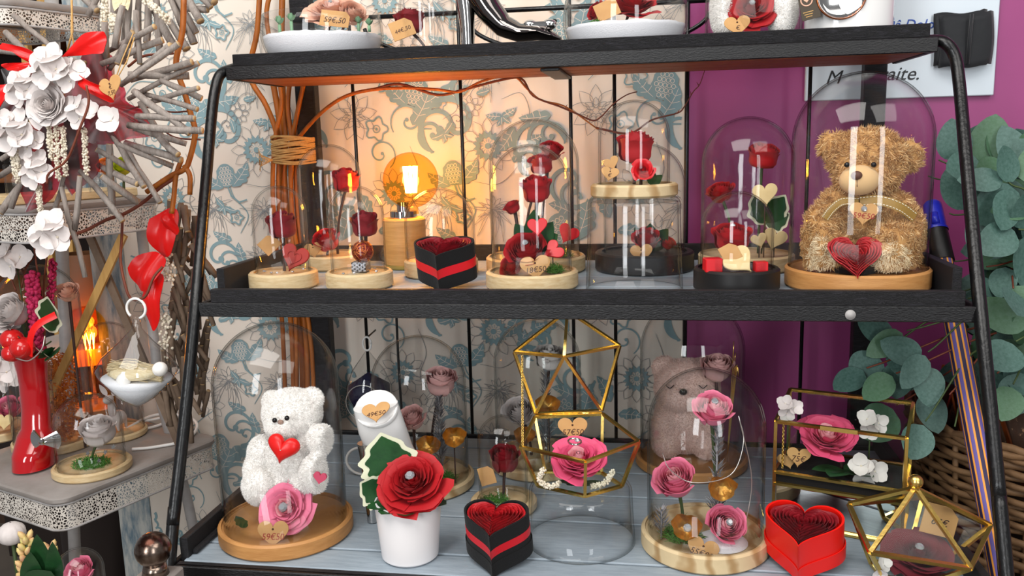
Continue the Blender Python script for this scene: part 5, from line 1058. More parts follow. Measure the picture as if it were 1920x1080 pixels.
b = MB(); q = Vector((C.x + .06, C.y - .03, zc)); t_ = thing('gilt_twig', 'thin gilt twig beside the pale blush rose', 'twig', q)
for k in range(4): a, bq = onY(1372 + k * 3, 716 - k * 6, q.y), onY(1376 + k * 3, 640 + k * 22, q.y); b.tube(smooth([(0, 0, 0), a - q, bq - q], 4), .0009, 5)
b.build('wire', M['gold'], t_)
# front pink rose dome
t, C, g = cloche('glass dome on pale log base with three pink roses at the front', 1320, 1080, 236, ZB, 1315, 212, 692, 'log_wood', bh=.026)
zf = ZB + .0235
rose('top pink rose with a pearl in the front three rose dome', 1337, 768, 88, C.y - .005, zf, PNK, 'half', (.12, -.55, 1), .95, gem=.005, foot=(C.x + .016, C.y + .01), stemmat='stem')
rose('left pink rose in the front three rose dome', 1266, 900, 92, C.y - .02, zf, PNK, 'half', (-.25, -.7, 1), 1.05, foot=(C.x - .03, C.y), stemmat='stem')
rose('lower right pink rose with a pearl in the front three rose dome', 1361, 984, 84, C.y - g * .5, zf, PNK, 'half', (.25, -.9, .7), 1.05, gem=.005, foot=(C.x + .032, C.y - g * .4))
lavender('frosted grey sprig under the top pink rose', C, 1345, 800, 990, C.y - .006, zf, 170); lavender('frosted grey sprig at the left foot of the front pink dome', C, 1240, 958, 1010, C.y - g * .45, zf, 60)
gold_leaf('gilded dried leaf at the middle of the front pink dome', 1350, 912, 54, C.y - .03, zf, (.2, -1, .2)); gold_leaf('gilded dried flower cup with a crystal at the front of the pink dome', 1288, 985, 56, C.y - g * .66, zf, (-.1, -1, .3))
gm = onY(1289, 990, C.y - g * .66 - .013); go = MB().lathe([(0, -.004), (.006, 0), (.004, .003), (0, .003)], 8, 0, frame((0, 0, 0), (0, -1, .3))).build('crystal', M['gem'], None, smooth=False, loc=gm); tag(go, 'single clear crystal on the gilded flower cup', 'crystal')
moss('green moss at the left foot of the front pink dome', (C.x - g * .40, C.y - g * .36, zf), .024, .022, .026, n=520, strands=.016)
so = MB().lathe([(.036, 0.0004), (.03, .004), (.012, .006), (0, .0065)], 24).build('sand', M['salt'], None, loc=(C.x + g * .25, C.y - g * .44, zf)); tag(so, 'white gravel at the foot of the front pink dome', 'sand', kind='stuff')
tagcard('kraft heart tag reading 55 at the front of the pink rose dome', 1316, 1034, 60, C.y - g * .88, '55€00', 'heart', .3, -.3, tsize=.27, mat='kraft')
wr = thing('wire_loop', 'thin silver wire looping around the roses of the front pink dome', 'wire', (C.x, C.y - .03, zf)); wo = Vector((C.x, C.y - .03, zf))
wp = [onY(1385, 780, C.y - .03), onY(1394, 830, C.y - .035), onY(1370, 890, C.y - .048), onY(1300, 905, C.y - .07), onY(1256, 880, C.y - .042), onY(1242, 850, C.y - .02)]
MB().tube(smooth([p - wo for p in wp], 8), .0007, 5).build('wire', M['white_wire'], wr); MB().tube(smooth([onY(1385, 780, C.y - .045) - wo, (0.062, .02, .08), (.05, .01, .0012)], 6), .0007, 5).build('wire', M['white_wire'], wr)
# red heart box
heart_box('bright red card heart box in its lid at the front of the lower shelf', 'dark red heart shaped rose in the red box', 1516, 1098, 146, ZB, topz(onZ(1516, 1098, ZB), 1016) - ZB, 'red_card', 'dark_petal', ribbon=False, lid=True, hd=1.0, fill_=.82, tilt=.26, rotz=-.28)
# gold jewel box with the pink rose
BL_ = onZ(1449, 980, ZB); BL_ = Vector((BL_.x, BL_.y, ZB)); u = (onZ(1664, 1020, ZB) - BL_); u.z = 0; u = u.normalized(); w_ = (219 * m_px(BL_)); nrm = Vector((-u.y, u.x, 0))
def at_h(y, P): return topz(P, y)
D_ = .105; z1 = at_h(905, BL_) ; z1b = at_h(884, BL_); z2 = at_h(790, BL_)
def cor(i, j, z): return Vector((BL_.x, BL_.y, 0)) + u * w_ * i + nrm * D_ * j + Vector((0, 0, z))
V = {}
for k, z in enumerate((ZB + .003, z1, z1b, z2)):
    for i in (0, 1):
        for j in (0, 1): V[(k, i, j)] = cor(i, j, z + (.020 if k == 3 and j else 0))
E2 = []
for k in range(4): E2 += [((k, 0, 0), (k, 1, 0)), ((k, 0, 1), (k, 1, 1)), ((k, 0, 0), (k, 0, 1)), ((k, 1, 0), (k, 1, 1))]
for i in (0, 1):
    for j in (0, 1): E2 += [((0, i, j), (3, i, j))]
ob = Vector((*(cor(.5, .5, 0).xy), ZB))
P2 = [((2, 0, 0), (2, 1, 0), (3, 1, 0), (3, 0, 0)), ((2, 0, 1), (2, 1, 1), (3, 1, 1), (3, 0, 1)), ((2, 0, 0), (2, 0, 1), (3, 0, 1), (3, 0, 0)), ((2, 1, 0), (2, 1, 1), (3, 1, 1), (3, 1, 0)), ((3, 0, 0), (3, 1, 0), (3, 1, 1), (3, 0, 1))]
jb = terr('jewel_box', 'brass edged glass box with a pink rose above a mirrored base', V, E2, P2, ob, .0045)
MB().box((0, 0, 0), (w_ - .004, D_ - .004, z1b - z1 - .003), 0, Matrix.Translation(cor(.5, .5, (z1 + z1b) / 2) - ob) @ Matrix.Rotation(math.atan2(u.y, u.x), 4, 'Z')).build('black_band', M['velvet'], jb, smooth=False)
MB().box((0, 0, 0), (w_ - .006, D_ - .006, z1 - ZB - .006), 0, Matrix.Translation(cor(.5, .5, (z1 + ZB) / 2 + .001) - ob) @ Matrix.Rotation(math.atan2(u.y, u.x), 4, 'Z')).build('mirror_front', M['mirror'], jb, smooth=False)
MB().box((0, 0, 0), (.05, .003, .006), 0, Matrix.Translation(cor(.5, -.02, z2) - ob) @ Matrix.Rotation(math.atan2(u.y, u.x), 4, 'Z')).build('clasp', M['gold'], jb, smooth=False)
chain(jb, cor(.06, .04, z2 - .004), cor(.06, .04, z1b + .006), ob, 22, .002)
zfl = z1b + .0012; cj = cor(.5, .45, zfl)
rose('wide bright pink rose lying in the brass edged glass box', 1552, 815, 128, cj.y, zfl, ('hot_petal', 'pink_petal_in'), 'open', (.02, -.5, 1), .72, foot=(cj.x, cj.y))
lf = thing('foliage', 'dark green leaves with a pale vein under the rose of the glass box', 'leaves', (cj.x, cj.y - .012, zfl))
for a in (-2.7, -2.0, -1.0, -.35, .4): leaf_thing(lf, (0, 0, .004), (math.cos(a), math.sin(a) * .7, .04), .05, .034, bend=.05)
def hydrangea(label, px, py, w, Y, mat='white_petal', n=5, axis=(0, -1, .3), floor=None, foot=None):
    q = onY(px, py, Y); s = w / 2 * m_px(q); t = thing('hydrangea', label, 'flower', q if foot is None else foot); o = q - (q if foot is None else Vector(foot)); rr = random.Random(int(px * 7 + py)); ax0 = Vector(axis).normalized()
    X = ax0.orthogonal().normalized(); Yv_ = ax0.cross(X); pr = s * (1.0 if n == 1 else .80)
    for k in range(n):
        a = 2 * pi * k / n + .4; d = (X * math.cos(a) + Yv_ * math.sin(a)) * s * (.46 if n > 1 else 0) + ax0 * s * (.15 + .10 * (k % 3)); ax = ax0 + (X * math.cos(a) + Yv_ * math.sin(a)) * .45 * (n > 1); F0 = frame(o + d, ax) @ Matrix.Rotation(rr.random() * 3, 4, 'Z')
        for i in range(4):
            b = leafmesh(pr, pr * 1.05, .18, .22, 7, .5); Mx = F0 @ Matrix.Rotation(i * pi / 2 + rr.uniform(-.15, .15), 4, 'Z') @ T3(0, 0, .0012 * (i % 2)) @ Matrix.Rotation(.22 + rr.uniform(-.1, .15), 4, 'X'); b.v = [tuple(Mx @ Vector(v)) for v in b.v]; b.build('petal', M[mat], t)
        b = MB(); b.sphere((0, 0, pr * .05), pr * .09, 6, 4, 0, F0); b.build('eye', M['cream_bloom'], t)
    if foot is not None: MB().tube([(0, 0, 0), o], .0012, 6).build('stem', M['stem'], t)
    return t
for px, py, w, j, lb in ((1478, 765, 44, .5, 'left white hydrangea florets behind the rose in the glass box'), (1632, 795, 52, .55, 'right white hydrangea florets behind the rose in the glass box'), (1622, 885, 64, .16, 'white hydrangea florets at the front right corner of the glass box')):
    q = onY(px, py, cor(.5, j, 0).y); hydrangea(lb, px, py, w, q.y, n=3, foot=(q.x, q.y, zfl))
tagcard('kraft heart tag reading 75 at the left inside the glass box', 1497, 858, 44, cor(.2, .15, 0).y, '75€', 'heart', .12, -.1, tsize=.36)
tagcard('second pale kraft heart behind the tag reading 75', 1478, 864, 38, cor(.2, .15, 0).y + .008, None, 'heart', .12, .25, hole=False)
# pyramid terrarium
Cp = onZ(1740, 1128, ZB); yc = Cp.y + .02
V = {'top': onY(1716, 915, yc + .06), 'fl': onY(1632, 1036, yc - .002), 'fr': onY(1820, 1066, yc - .012), 'r': onY(1858, 985, yc + .085), 'l': onY(1592, 945, yc + .075), 'b': onY(1730, 932, yc + .135)}
zb_ = ZB + .003; cen = sum((V[k] for k in ('fl', 'fr', 'r', 'l', 'b')), Vector()) / 5
for k in ('fl', 'fr', 'r', 'l', 'b'): p = V[k].lerp(cen + Vector((-.028, 0, 0)), .52); V[k.upper()] = Vector((p.x, p.y, zb_))
ring5 = ['fl', 'fr', 'r', 'b', 'l']; E3 = [(ring5[i], ring5[(i + 1) % 5]) for i in range(5)] + [('top', k) for k in ring5] + [(k, k.upper()) for k in ring5] + [(ring5[i].upper(), ring5[(i + 1) % 5].upper()) for i in range(5)]
P3 = [('top', ring5[i], ring5[(i + 1) % 5]) for i in range(5)] + [(ring5[i], ring5[(i + 1) % 5], ring5[(i + 1) % 5].upper(), ring5[i].upper()) for i in range(5)]
op = Vector((cen.x, cen.y, ZB)); py_ = terr('terrarium', 'five sided brass pyramid terrarium with ball finial at the front right corner', V, E3, P3, op, .0052)
MB().sphere(V['top'] - op + Vector((0, 0, .009)), .0095, 20, 14).build('ball_knob', M['gold'], py_); MB().lathe([(0, -.004), (.006, -.002), (.004, .003)], 12, 0, Matrix.Translation(V['top'] - op)).build('collar', M['gold'], py_)
MB().add([V[k.upper()] - op + Vector((0, 0, -.001)) for k in ring5], [tuple(range(5))]).build('floor_pane', M['pane'], py_, smooth=False)
rose('wide deep wine red rose with a crystal in the brass pyramid', 1722, 1036, 152, cen.y, ZB + .0045, ('wine_petal',), 'open', (0, -.35, 1), .6, gem=.006, foot=(cen.x - .01, cen.y))
tagcard('kraft card reading 65 standing behind the wine red rose', 1762, 976, 62, cen.y + .02, '65€', 'clip', .12, -.22, h=58, hole=False, tsize=.3, ink='black_ink')
hydrangea('white florets at the left beside the wine red rose', 1652, 1066, 40, cen.y - .03, n=2, foot=(onY(1652, 1066, cen.y - .03).x, cen.y - .03, ZB + .0045))

# ================================================================== WILLOW BUNDLE AND TWIGS
Yw_ = 1.618
def W2(px, py, Y): return onY(px, py, Y)
wl = thing('willow_bundle', 'bundle of orange willow stalks tied with raffia behind the black stand', 'branches', (onY(545, 500, Yw_ + .02).x, Yw_ + .02, .4)); wo = Vector(wl.location)
stalks = [[(512, -30), (500, 40), (528, 180), (516, 260), (512, 380), (530, 620), (540, 900)], [(488, -30), (482, 60), (468, 140), (500, 200), (522, 270), (524, 400), (548, 640), (552, 900)], [(530, -30), (528, 60), (530, 170), (535, 280), (530, 420), (565, 650), (566, 900)],
          [(545, 140), (540, 200), (548, 280), (548, 400), (585, 660), (588, 900)], [(560, -20), (552, 100), (560, 190), (556, 280), (560, 420), (592, 640), (598, 900)], [(505, 120), (520, 200), (530, 280), (540, 420), (575, 650), (575, 900)], [(575, 130), (556, 220), (545, 290), (548, 430), (556, 650), (556, 900)]]
for k, st in enumerate(stalks):
    yy = Yw_ + .012 * (k % 3); MB().tube([p - wo for p in smooth([onY(x, y, yy + .0) for x, y in st], 5)], .0048 + .0008 * (k % 3), 8).build('stalk', M['willow'], wl)
long1 = [(548, 275), (575, 240), (610, 205), (650, 180), (700, 168), (760, 165), (820, 168), (862, 172), (905, 152), (960, 142), (990, 168), (1015, 188), (1060, 200), (1118, 240)]
long2 = [(700, 168), (750, 158), (820, 178), (870, 168), (940, 150), (978, 148), (1000, 180), (1050, 200), (1085, 215), (1112, 226), (1128, 218), (1150, 195), (1175, 178), (1195, 172)]
for pts, r0 in ((long1, .0042), (long2, .003)):
    q = smooth([onY(x, y, 1.57 + .045 * max(0, (620 - x) / 72)) for x, y in pts], 5); MB().tube([p - wo for p in q], fit([r0, r0 * .75, r0 * .5, r0 * .3], len(q)), 7).build('long_twig', M['willow'] if r0 > .004 else M['red_twig'], wl)
q = smooth([onY(x, y, 1.57) for x, y in ((1118, 240), (1180, 250), (1222, 225), (1270, 212), (1283, 200), (1300, 172), (1312, 158), (1322, 130))], 5); MB().tube([p - wo for p in q], fit([.0022, .0012, .0006], len(q)), 6).build('thin_twig', M['red_twig'], wl)
for px, py, a in ((1296, 178, 1.9), (1310, 160, 2.2), (1270, 212, .9), (1060, 202, .9), (1100, 222, 1.2)):
    p = onY(px, py, 1.57) - wo; MB().tube([p, p + Vector((.006 * math.cos(a), 0, .007 * math.sin(a)))], [.001, .0004], 5).build('bud', M['red_twig'], wl)
zt_, zb2 = onY(545, 258, Yw_).z, onY(545, 305, Yw_).z; b = MB()
xl, xr = onY(507, 280, Yw_).x, onY(592, 280, Yw_).x
for k in range(26):
    z = zb2 + (zt_ - zb2) * k / 25 + R.uniform(-.002, .002); P = []
    for a in np.linspace(pi * .95, 2.05 * pi, 14): P.append((( xl + xr) / 2 + (xr - xl) / 2 * 1.02 * math.cos(a), Yw_ + .016 + .040 * math.sin(a), z + .003 * math.sin(a * 2 + k)))
    b.tube([Vector(p) - wo for p in P], .0021, 5)
b.build('raffia_band', M['raffia'], wl); b = MB()
for k in range(12): p = onY(512, 300, Yw_ - .016) - wo; b.tube([p, p + Vector((-.018 - .004 * (k % 3), -.004, .012 * math.sin(k))), p + Vector((-.028, -.004 + .002 * k % .004, .022 - .004 * k))], .0008, 4)
b.build('raffia_knot', M['raffia'], wl)

# ================================================================== RIGHT SIDE
A = onY(1512, -30, YW - .012); zb3, zt3 = onY(1690, 184, YW - .012).z, onY(1690, -90, YW - .012).z; xa, xb = onY(1512, 100, YW - .012).x, onY(1869, 100, YW - .012).x
wbd = thing('white_board', 'white board with blue and black handwriting on the purple wall', 'board', ((xa + xb) / 2, YW, (zb3 + zt3) / 2)); MB().box((0, -.006, 0), (xb - xa, .011, zt3 - zb3), b=.0015).build('panel', M['board'], wbd, smooth=False)
wo2 = Vector(wbd.location)
def write(parent, body, px, py, size, mat, rot, o, Y, name='handwriting', shear=.25):
    return text_on(parent, body, size, mat, Matrix.Translation(onY(px, py, Y) - o) @ Matrix.Rotation(pi / 2, 4, 'X') @ Matrix.Rotation(rot, 4, 'Z'), name, shear)
write(wbd, 'à', 1671, 44, .030, M['blue_ink'], .0, wo2, YW - .0125); write(wbd, 'â Dolois', 1722, 46, .024, M['blue_ink'], -.03, wo2, YW - .0125)
write(wbd, 'raite.', 1686, 139, .034, M['black_ink'], -.02, wo2, YW - .0125, shear=.3); write(wbd, 'M', 1562, 146, .034, M['black_ink'], -.02, wo2, YW - .0125, shear=.3)
ca = onY(1812, 76, YW - .03); cl = thing('cloth_pouch', 'black folded cloth pouch clipped to the white board', 'pouch', Vector((ca.x, YW - .0118, ca.z))); s = m_px(ca)
b = MB(); P = []; n = 14
for k, (dx, dz, th) in enumerate(((-.0, .0, .028), (-.008, .004, .016))):
    P = []; 
    for i in range(n):
        u = i / (n - 1); x = (-46 + 94 * u) * s + dx; dp = th * (.5 + .5 * math.sin(pi * u) ** .6)
        for j in range(9): v = j / 8; P.append((x + .002 * math.sin(4 * v + k), -dp * (1 - .25 * v) - .002 * math.sin(6 * u + 3 * v), (-48 + 96 * v + (3 if u > .9 else 0)) * s + dz + .002 * math.sin(9 * u)))
    bb = MB(); bb.grid(P, n, 9); o = bb.build('fold', M['black_cloth'], cl); md = o.modifiers.new('t', 'SOLIDIFY'); md.thickness = .004
MB().box((0, -.006, 0), (86 * s, .011, 90 * s), b=.002).build('lining', M['black_cloth'], cl, smooth=False); MB().tube([(.0, -.031, -44 * s), (.002, -.031, 46 * s)], .003, 6).build('seam', M['black_cloth'], cl)
# pole with a blue cap
pA, pB = onY(1764, 470, 1.415), onY(1886, 1120, 1.13); dAB = (pA - pB).normalized(); pts = [pA + dAB * .075, pA, pB]; pl = thing('umbrella', 'rolled umbrella with blue cap and purple orange stripes behind the right leg', 'umbrella', (pts[2].x, pts[2].y, 0)); po = Vector(pl.location)
d = (pts[2] - pts[1]).normalized(); end = pts[2] + d * ((pts[2].z - .002) / -d.z); po2 = Vector((end.x, end.y, 0)); pl.location = po2; mpx = m_px(pts[1])
top = pts[0] - po2; neck = pts[1] - po2; dn = (neck - top).normalized(); Fm = frame(top, -dn)
MB().lathe([(20 * mpx, -48 * mpx), (20 * mpx, -44 * mpx), (18 * mpx, -42 * mpx), (17 * mpx, 0), (16 * mpx, 9 * mpx), (12 * mpx, 14 * mpx), (0, 15 * mpx)], 28, 0, Fm).build('cap', M['blue_cap'], pl, auto=40)
MB().tube([top + dn * 8 * mpx + Vector((-.004, -17 * mpx, 0)), top + dn * 30 * mpx + Vector((-.004, -18.5 * mpx, 0))], .006, 10).build('cap_recess', M['blue_cap'], pl)
MB().tube([top + dn * 46 * mpx, top + dn * 112 * mpx], [18.5 * mpx, 20.5 * mpx], 24).build('collar', M['black_base'], pl, auto=40)
dd = (end - pts[1]).normalized(); s0, e0 = top + dn * 108 * mpx, end - po2; b = MB(); seg = 36; Fs = frame(s0, e0 - s0); Ln = (e0 - s0).length
P = [];
prs = [(18 * mpx, 0), (18 * mpx, Ln * .6), (15 * mpx, Ln * .99)]
for k in range(seg):
    a = 2 * pi * k / seg
    for r_, z in prs: P.append((r_ * math.cos(a), r_ * math.sin(a), z))
b.grid(P, seg, 3, 0, Fs, True); b.mi = []
for k in range(seg): b.mi += [(0, 0, 1, 2, 2, 1)[(k) % 6]] * 2
b.build('striped_sleeve', [M['purple_band'], M['orange_band'], M['navy_band']], pl)
# wicker basket
cB = Vector((.668, 1.445, 0)); rt = .232; zt4 = onZ(1750, 800, .92).z; z_rim = .885; z_bot = .42
bk = thing('wicker_basket', 'large round woven wicker basket of the eucalyptus behind the right leg', 'basket', (cB.x, cB.y, z_bot))
nr = 22
def rB(z): return rt * (.80 + .20 * (z / (z_rim - z_bot)) ** .8)
ns = 26
for k in range(ns): a = 2 * pi * k / ns; MB().tube([((rB(z) - .000) * math.cos(a), rB(z) * math.sin(a), z) for z in np.linspace(.002, z_rim - z_bot, 9)], .0045, 6).build('stake', M['wicker'], bk)
for k in range(nr * 2):
    z = .012 + (z_rim - z_bot - .02) * k / (nr * 2 - 1); P = []; zj = R.uniform(-.002, .002)
    for i in range(ns * 4):
        a = 2 * pi * i / (ns * 4); w_b = .0062 * math.cos(ns / 2 * a * 1.0 + pi * (k % 2)) ; P.append(((rB(z) + w_b) * math.cos(a), (rB(z) + w_b) * math.sin(a), z + zj + .0022 * math.sin(3 * a + k)))
    P.append(P[0]); MB().tube(P, .0052 + .0008 * math.sin(k * 1.7), 6, cap=False).build('strand', M['wicker'], bk)
for k in range(2):
    P = [((rt + .004) * math.cos(a), (rt + .004) * math.sin(a), z_rim - z_bot + .004 + .006 * math.sin(13 * a + pi * k)) for a in np.linspace(0, 2 * pi, 120)]; MB().tube(P, .006, 7).build('rim_braid', M['wicker'], bk)
MB().lathe([(0, 0), (rB(0) - .006, 0), (rB(0) - .006, .006), (0, .006)], 30).build('bottom', M['wicker'], bk)
cr = thing('plinth', 'dark low wooden plinth carrying the wicker basket', 'plinth', (cB.x, cB.y, 0)); MB().box((0, 0, (z_bot - .002) / 2), (.36, .3, z_bot - .002), b=.004).build('block', M['brown_shelf'], cr, smooth=False); MB().box((0, 0, .03), (.37, .31, .06), b=.004).build('foot', M['brown_shelf'], cr, smooth=False)
pc = thing('planter', 'speckled dark brown pot standing inside the wicker basket', 'pot', (cB.x, cB.y, z_bot + .0065)); hp_ = .51
MB().lathe([(0, 0), (.12, 0), (.165, .25), (.19, .44), (.175, hp_), (.165, hp_), (.17, .44), (.05, .43), (0, .43)], 40).build('body', M['pot_dark'], pc, auto=40)
MB().lathe([(0, .425), (.168, .425), (.165, .435), (0, .45)], 30).build('soil', M['dark'], pc)
for k in range(14):
    a0, a1 = 2 * pi * k / 14, 2 * pi * (k + .5) / 14
    for u_, v_ in ((a0, a1), (a0 + 2 * pi / 14, a1)): MB().bar((.196 * math.cos(u_), .196 * math.sin(u_), .40), (.196 * math.cos(v_), .196 * math.sin(v_), hp_), .005, .005).build('copper_wire', M['copper'], pc, smooth=False)
# eucalyptus: stems and round leaves
eu = thing('eucalyptus_plant', 'eucalyptus with round grey green leaves spilling over the basket before the purple wall', 'plant', (cB.x, cB.y, z_bot + .46)); eo = Vector(eu.location)
lm = []
for k in range(5):
    b = leafmesh(1, (.88, .78, .7, .95, .62)[k], (.12, -.15, .2, .05, -.1)[k], .1, 12, .62); me = b.mesh('leaf'); me.materials.append(None); lm.append(me)
rr = random.Random(11); leaves_n = [0]
def euleaf(p, d, L, up):
    d = d.normalized(); w0 = p + eo
    for f in (0, .35, .7, 1.1):
        q = w0 + d * L * f
        if q.x < .445 and (abs(q.z - 1.118) < .05 or q.z < .83 or q.z > 1.17): return
        if q.y > YW - .02: return
        h = pA + (pB - pA) * ((q.z - pA.z) / (pB.z - pA.z))
        if (q.xy - h.xy).length < .045: return
    z = up - d * d.dot(up); z = z.normalized() if z.length > 1e-3 else d.orthogonal(); x = d.cross(z)
    Mx = Matrix.Translation(p + d * L * .12) @ Matrix((x, d, z)).transposed().to_4x4() @ Matrix.Diagonal((L, L, L, 1)); o = bpy.data.objects.new('leaf', lm[rr.randrange(5)]); COL.objects.link(o); o.parent = eu; o.matrix_local = Mx
    o.material_slots[0].link = 'OBJECT'; o.material_slots[0].material = M['euc'] if rr.random() < .72 else M['euc2']; leaves_n[0] += 1
targets = [(1760, 300, 1.46), (1800, 290, 1.50), (1850, 310, 1.44), (1900, 320, 1.42), (1740, 330, 1.5), (1890, 340, 1.36), (1780, 400, 1.44), (1840, 400, 1.38), (1910, 430, 1.34), (1790, 490, 1.40), (1850, 500, 1.34), (1900, 540, 1.30), (1815, 560, 1.36),
           (1700, 620, 1.34), (1650, 660, 1.34), (1625, 690, 1.32), (1680, 700, 1.30), (1740, 660, 1.30), (1780, 740, 1.28), (1830, 640, 1.36), (1870, 700, 1.30), (1905, 640, 1.26), (1900, 720, 1.26), (1680, 760, 1.32), (1735, 790, 1.26), (1790, 800, 1.26), (1760, 560, 1.42), (1840, 330, 1.46), (1870, 590, 1.34)]
for px, py, Y in targets:
    T_ = onY(px, py, Y) - eo; st = Vector((rr.uniform(-.09, .09), rr.uniform(-.09, .05), .002)); mid = Vector((st.x * .7 + T_.x * .45, st.y * .6 + T_.y * .45, max(T_.z, .08) * .6 + .10)); path = smooth([st, mid, T_], 9)
    MB().tube(path, fit([.0026, .0018, .0012], len(path)), 6).build('stem', M['red_twig'] if rr.random() < .3 else M['stem'], eu)
    m = len(path)
    for i in range(4, m, 3):
        tg = (path[min(i + 1, m - 1)] - path[i - 1]).normalized(); sd = tg.cross(Vector((rr.uniform(-.4, .4), -1, rr.uniform(-.1, .6)))).normalized()
        for s_ in (1, -1):
            if rr.random() < .9: euleaf(path[i], sd * s_ + tg * .45 + Vector((rr.gauss(0, .2), rr.gauss(0, .2), -.15)), rr.uniform(.050, .080), Vector((rr.gauss(0, .45), -1, .5 + rr.gauss(0, .35))))
    euleaf(path[-1], tg + Vector((0, -.1, -.3)), rr.uniform(.05, .07), Vector((rr.gauss(0, .3), -1, .5)))

# ================================================================== LEFT: PALE METAL STAND WITH PIERCED APRONS
zTab = H - .5836
K0 = onZ(107, 939, zTab); K1 = onZ(411, 819, zTab); K2 = onZ(0, 865, zTab)
e1 = (K1 - K0); Lside = e1.length; e1.normalize(); e2 = Vector((-e1.y, e1.x, 0)); e2 = e2 if e2.dot(K2 - K0) > 0 else -e2
Lw = Lside
ms = thing('tiered_side_table', 'grey metal tiered side table with pierced lace aprons left of the black stand', 'table', (K0.x, K0.y, 0)); mo = Vector((K0.x, K0.y, 0))
def rrect(o, a, c_, la, lc, rad, n=6):
    P = []
    for (ci, cj), a0 in (((la - rad, lc - rad), 0), ((rad, lc - rad), pi / 2), ((rad, rad), pi), ((la - rad, rad), 1.5 * pi)):
        for k in range(n + 1): t = a0 + pi / 2 * k / n; P.append(o + a * (ci + rad * math.cos(t)) + c_ * (cj + rad * math.sin(t)))
    return P
def tier(zz, o, la, lc, hgt=.048):
    P = rrect(o, e1, e2, la, lc, .03); n = len(P); cen = sum(P, Vector()) / n
    lay = [(1.0, -.012), (1.012, -.009), (1.012, -.003), (.995, 0)]; V = [Vector(((cen + (p - cen) * s).xy.to_3d() + Vector((0, 0, zz + dz)))) - mo for s, dz in lay for p in P]
    Fc = [tuple(reversed(range(n))), tuple(range(3 * n, 4 * n))] + [(k * n + i, k * n + (i + 1) % n, (k + 1) * n + (i + 1) % n, (k + 1) * n + i) for k in range(3) for i in range(n)]
    MB().add(V, Fc).build('table_top', M['grey_metal'], ms, auto=40)
    P3_ = [cen + (p - cen) * .985 for p in P]; V = []
    for s, z0, z1 in ((1, 0, 0),):
        V = [Vector((p.x, p.y, zz - .0125)) - mo for p in P3_] + [Vector((p.x, p.y, zz - .0125 - hgt)) - mo for p in P3_]
    MB().add(V, [(i, (i + 1) % n, n + (i + 1) % n, n + i) for i in range(n)]).build('lace_apron', M['lace'], ms)
    MB().tube([Vector((p.x, p.y, zz - .0125 - hgt)) - mo for p in P3_ + P3_[:1]], .0022, 6, cap=False).build('apron_edge', M['lace'] if False else M['pale_metal'], ms)
    MB().tube([Vector((p.x, p.y, zz - .0145)) - mo for p in P3_ + P3_[:1]], .0024, 6, cap=False).build('apron_bead', M['pale_metal'], ms)
tier(zTab, Vector((K0.x, K0.y, 0)), Lside, Lw)
zT2 = topz(onY(330, 365, 1.56), 364); o2 = Vector((K0.x, K0.y, 0)) + e2 * .05 + e1 * (.035)
tier(zT2, o2, Lside - .075, Lw - .05, .05)
o3 = Vector((K0.x, K0.y, 0)) + e2 * .075 + e1 * .05; zT3 = topz(onY(120, 10, 1.38), 4); tier(zT3, o3, .20, Lw - .1, .03)
for pts, Y in (([(262, 400), (300, 745), (352, 940), (385, 1100)], 1.57),):
    W3 = [onY(x, y, Y) for x, y in pts]; d = (W3[-1] - W3[-2]).normalized(); W3.append(W3[-1] + d * ((W3[-1].z - .001) / -d.z)); MB().tube([p - mo for p in W3], .0105, 14).build('leg', M['pale_metal'], ms)
lp_ = [(onY(95, -60, 1.40)), onY(104, 120, 1.40), onY(112, 300, 1.40)]
a0 = onY(94, -60, 1.57); a1 = onY(130, 790, 1.57); a1 = a0 + (a1 - a0) * ((a0.z - .001) / (a0.z - a1.z)); MB().tube([a0 - mo, a1 - mo], .0125, 14).build('leg', M['pale_metal'], ms)
for c_ in (K0 + e1 * .03 + e2 * (Lw - .03),): MB().tube([Vector((c_.x, c_.y, zTab - .02)) - mo, Vector((c_.x - .0, c_.y, .001)) - mo], .0105, 14).build('leg', M['pale_metal'], ms)
def onT(px, py): return onZ(px, py, zTab)
# items on the lower table
t, C, g = cloche('small glass dome with a white rose at the corner of the grey metal table', 177, 905, 138, zTab + .0006, 175, 118, 738, 'pale_wood', bh=.016)
zf = zTab + .0141
rose('white rose over green moss in the small dome on the metal table', 183, 806, 78, C.y, zf, WHT, 'cup', (.05, -.3, 1), .8, stemmat='stem', foot=(C.x, C.y))
moss('green moss under the white rose on the metal table', (C.x + .004, C.y - .008, zf), .034, .028, .016, n=520, strands=.011)
for k, (px, py) in enumerate(((198, 848), (186, 864), (213, 838), (165, 850))):
    q = onY(px, py, C.y - .034 - .003 * k); st = [(.0052 * (1 if i % 2 else .42) * math.sin(2 * pi * i / 10), .0052 * (1 if i % 2 else .42) * math.cos(2 * pi * i / 10)) for i in range(10)][::-1]
    o = MB().prism(st, .0012, 0, Matrix.Rotation(pi / 2 - .5, 4, 'X') @ Matrix.Rotation(k, 4, 'Z')).build('star', M['silver'], None, smooth=False, loc=q); tag(o, 'little silver star on the moss under the white rose', 'star', 'silver stars on the moss')
C, r = stand(72, 884, 66, zTab + .0006); rs = thing('shoe_vase', 'tall red glass vase shaped like a shoe with a silver bow on the metal table', 'vase', C); Yv = C.y; vo = Vector(C)
secs = []
zz = [topz(C, y) - C.z for y in (886, 870, 845, 815, 770, 720, 690, 668)]; wx = [24, 34, 34, 34, 33, 33, 37, 39]; s = m_px(C)
for z, w_1, dy in zip(zz, wx, (-.006, -.010, -.006, .006, .014, .016, .016, .016)): secs.append((Vector((0, dy, max(z, .001))), (0, 0, 1), (0, 1, 0), w_1 * s, (w_1 * s * (1.15 if dy < 0 else .8))))
ss = []
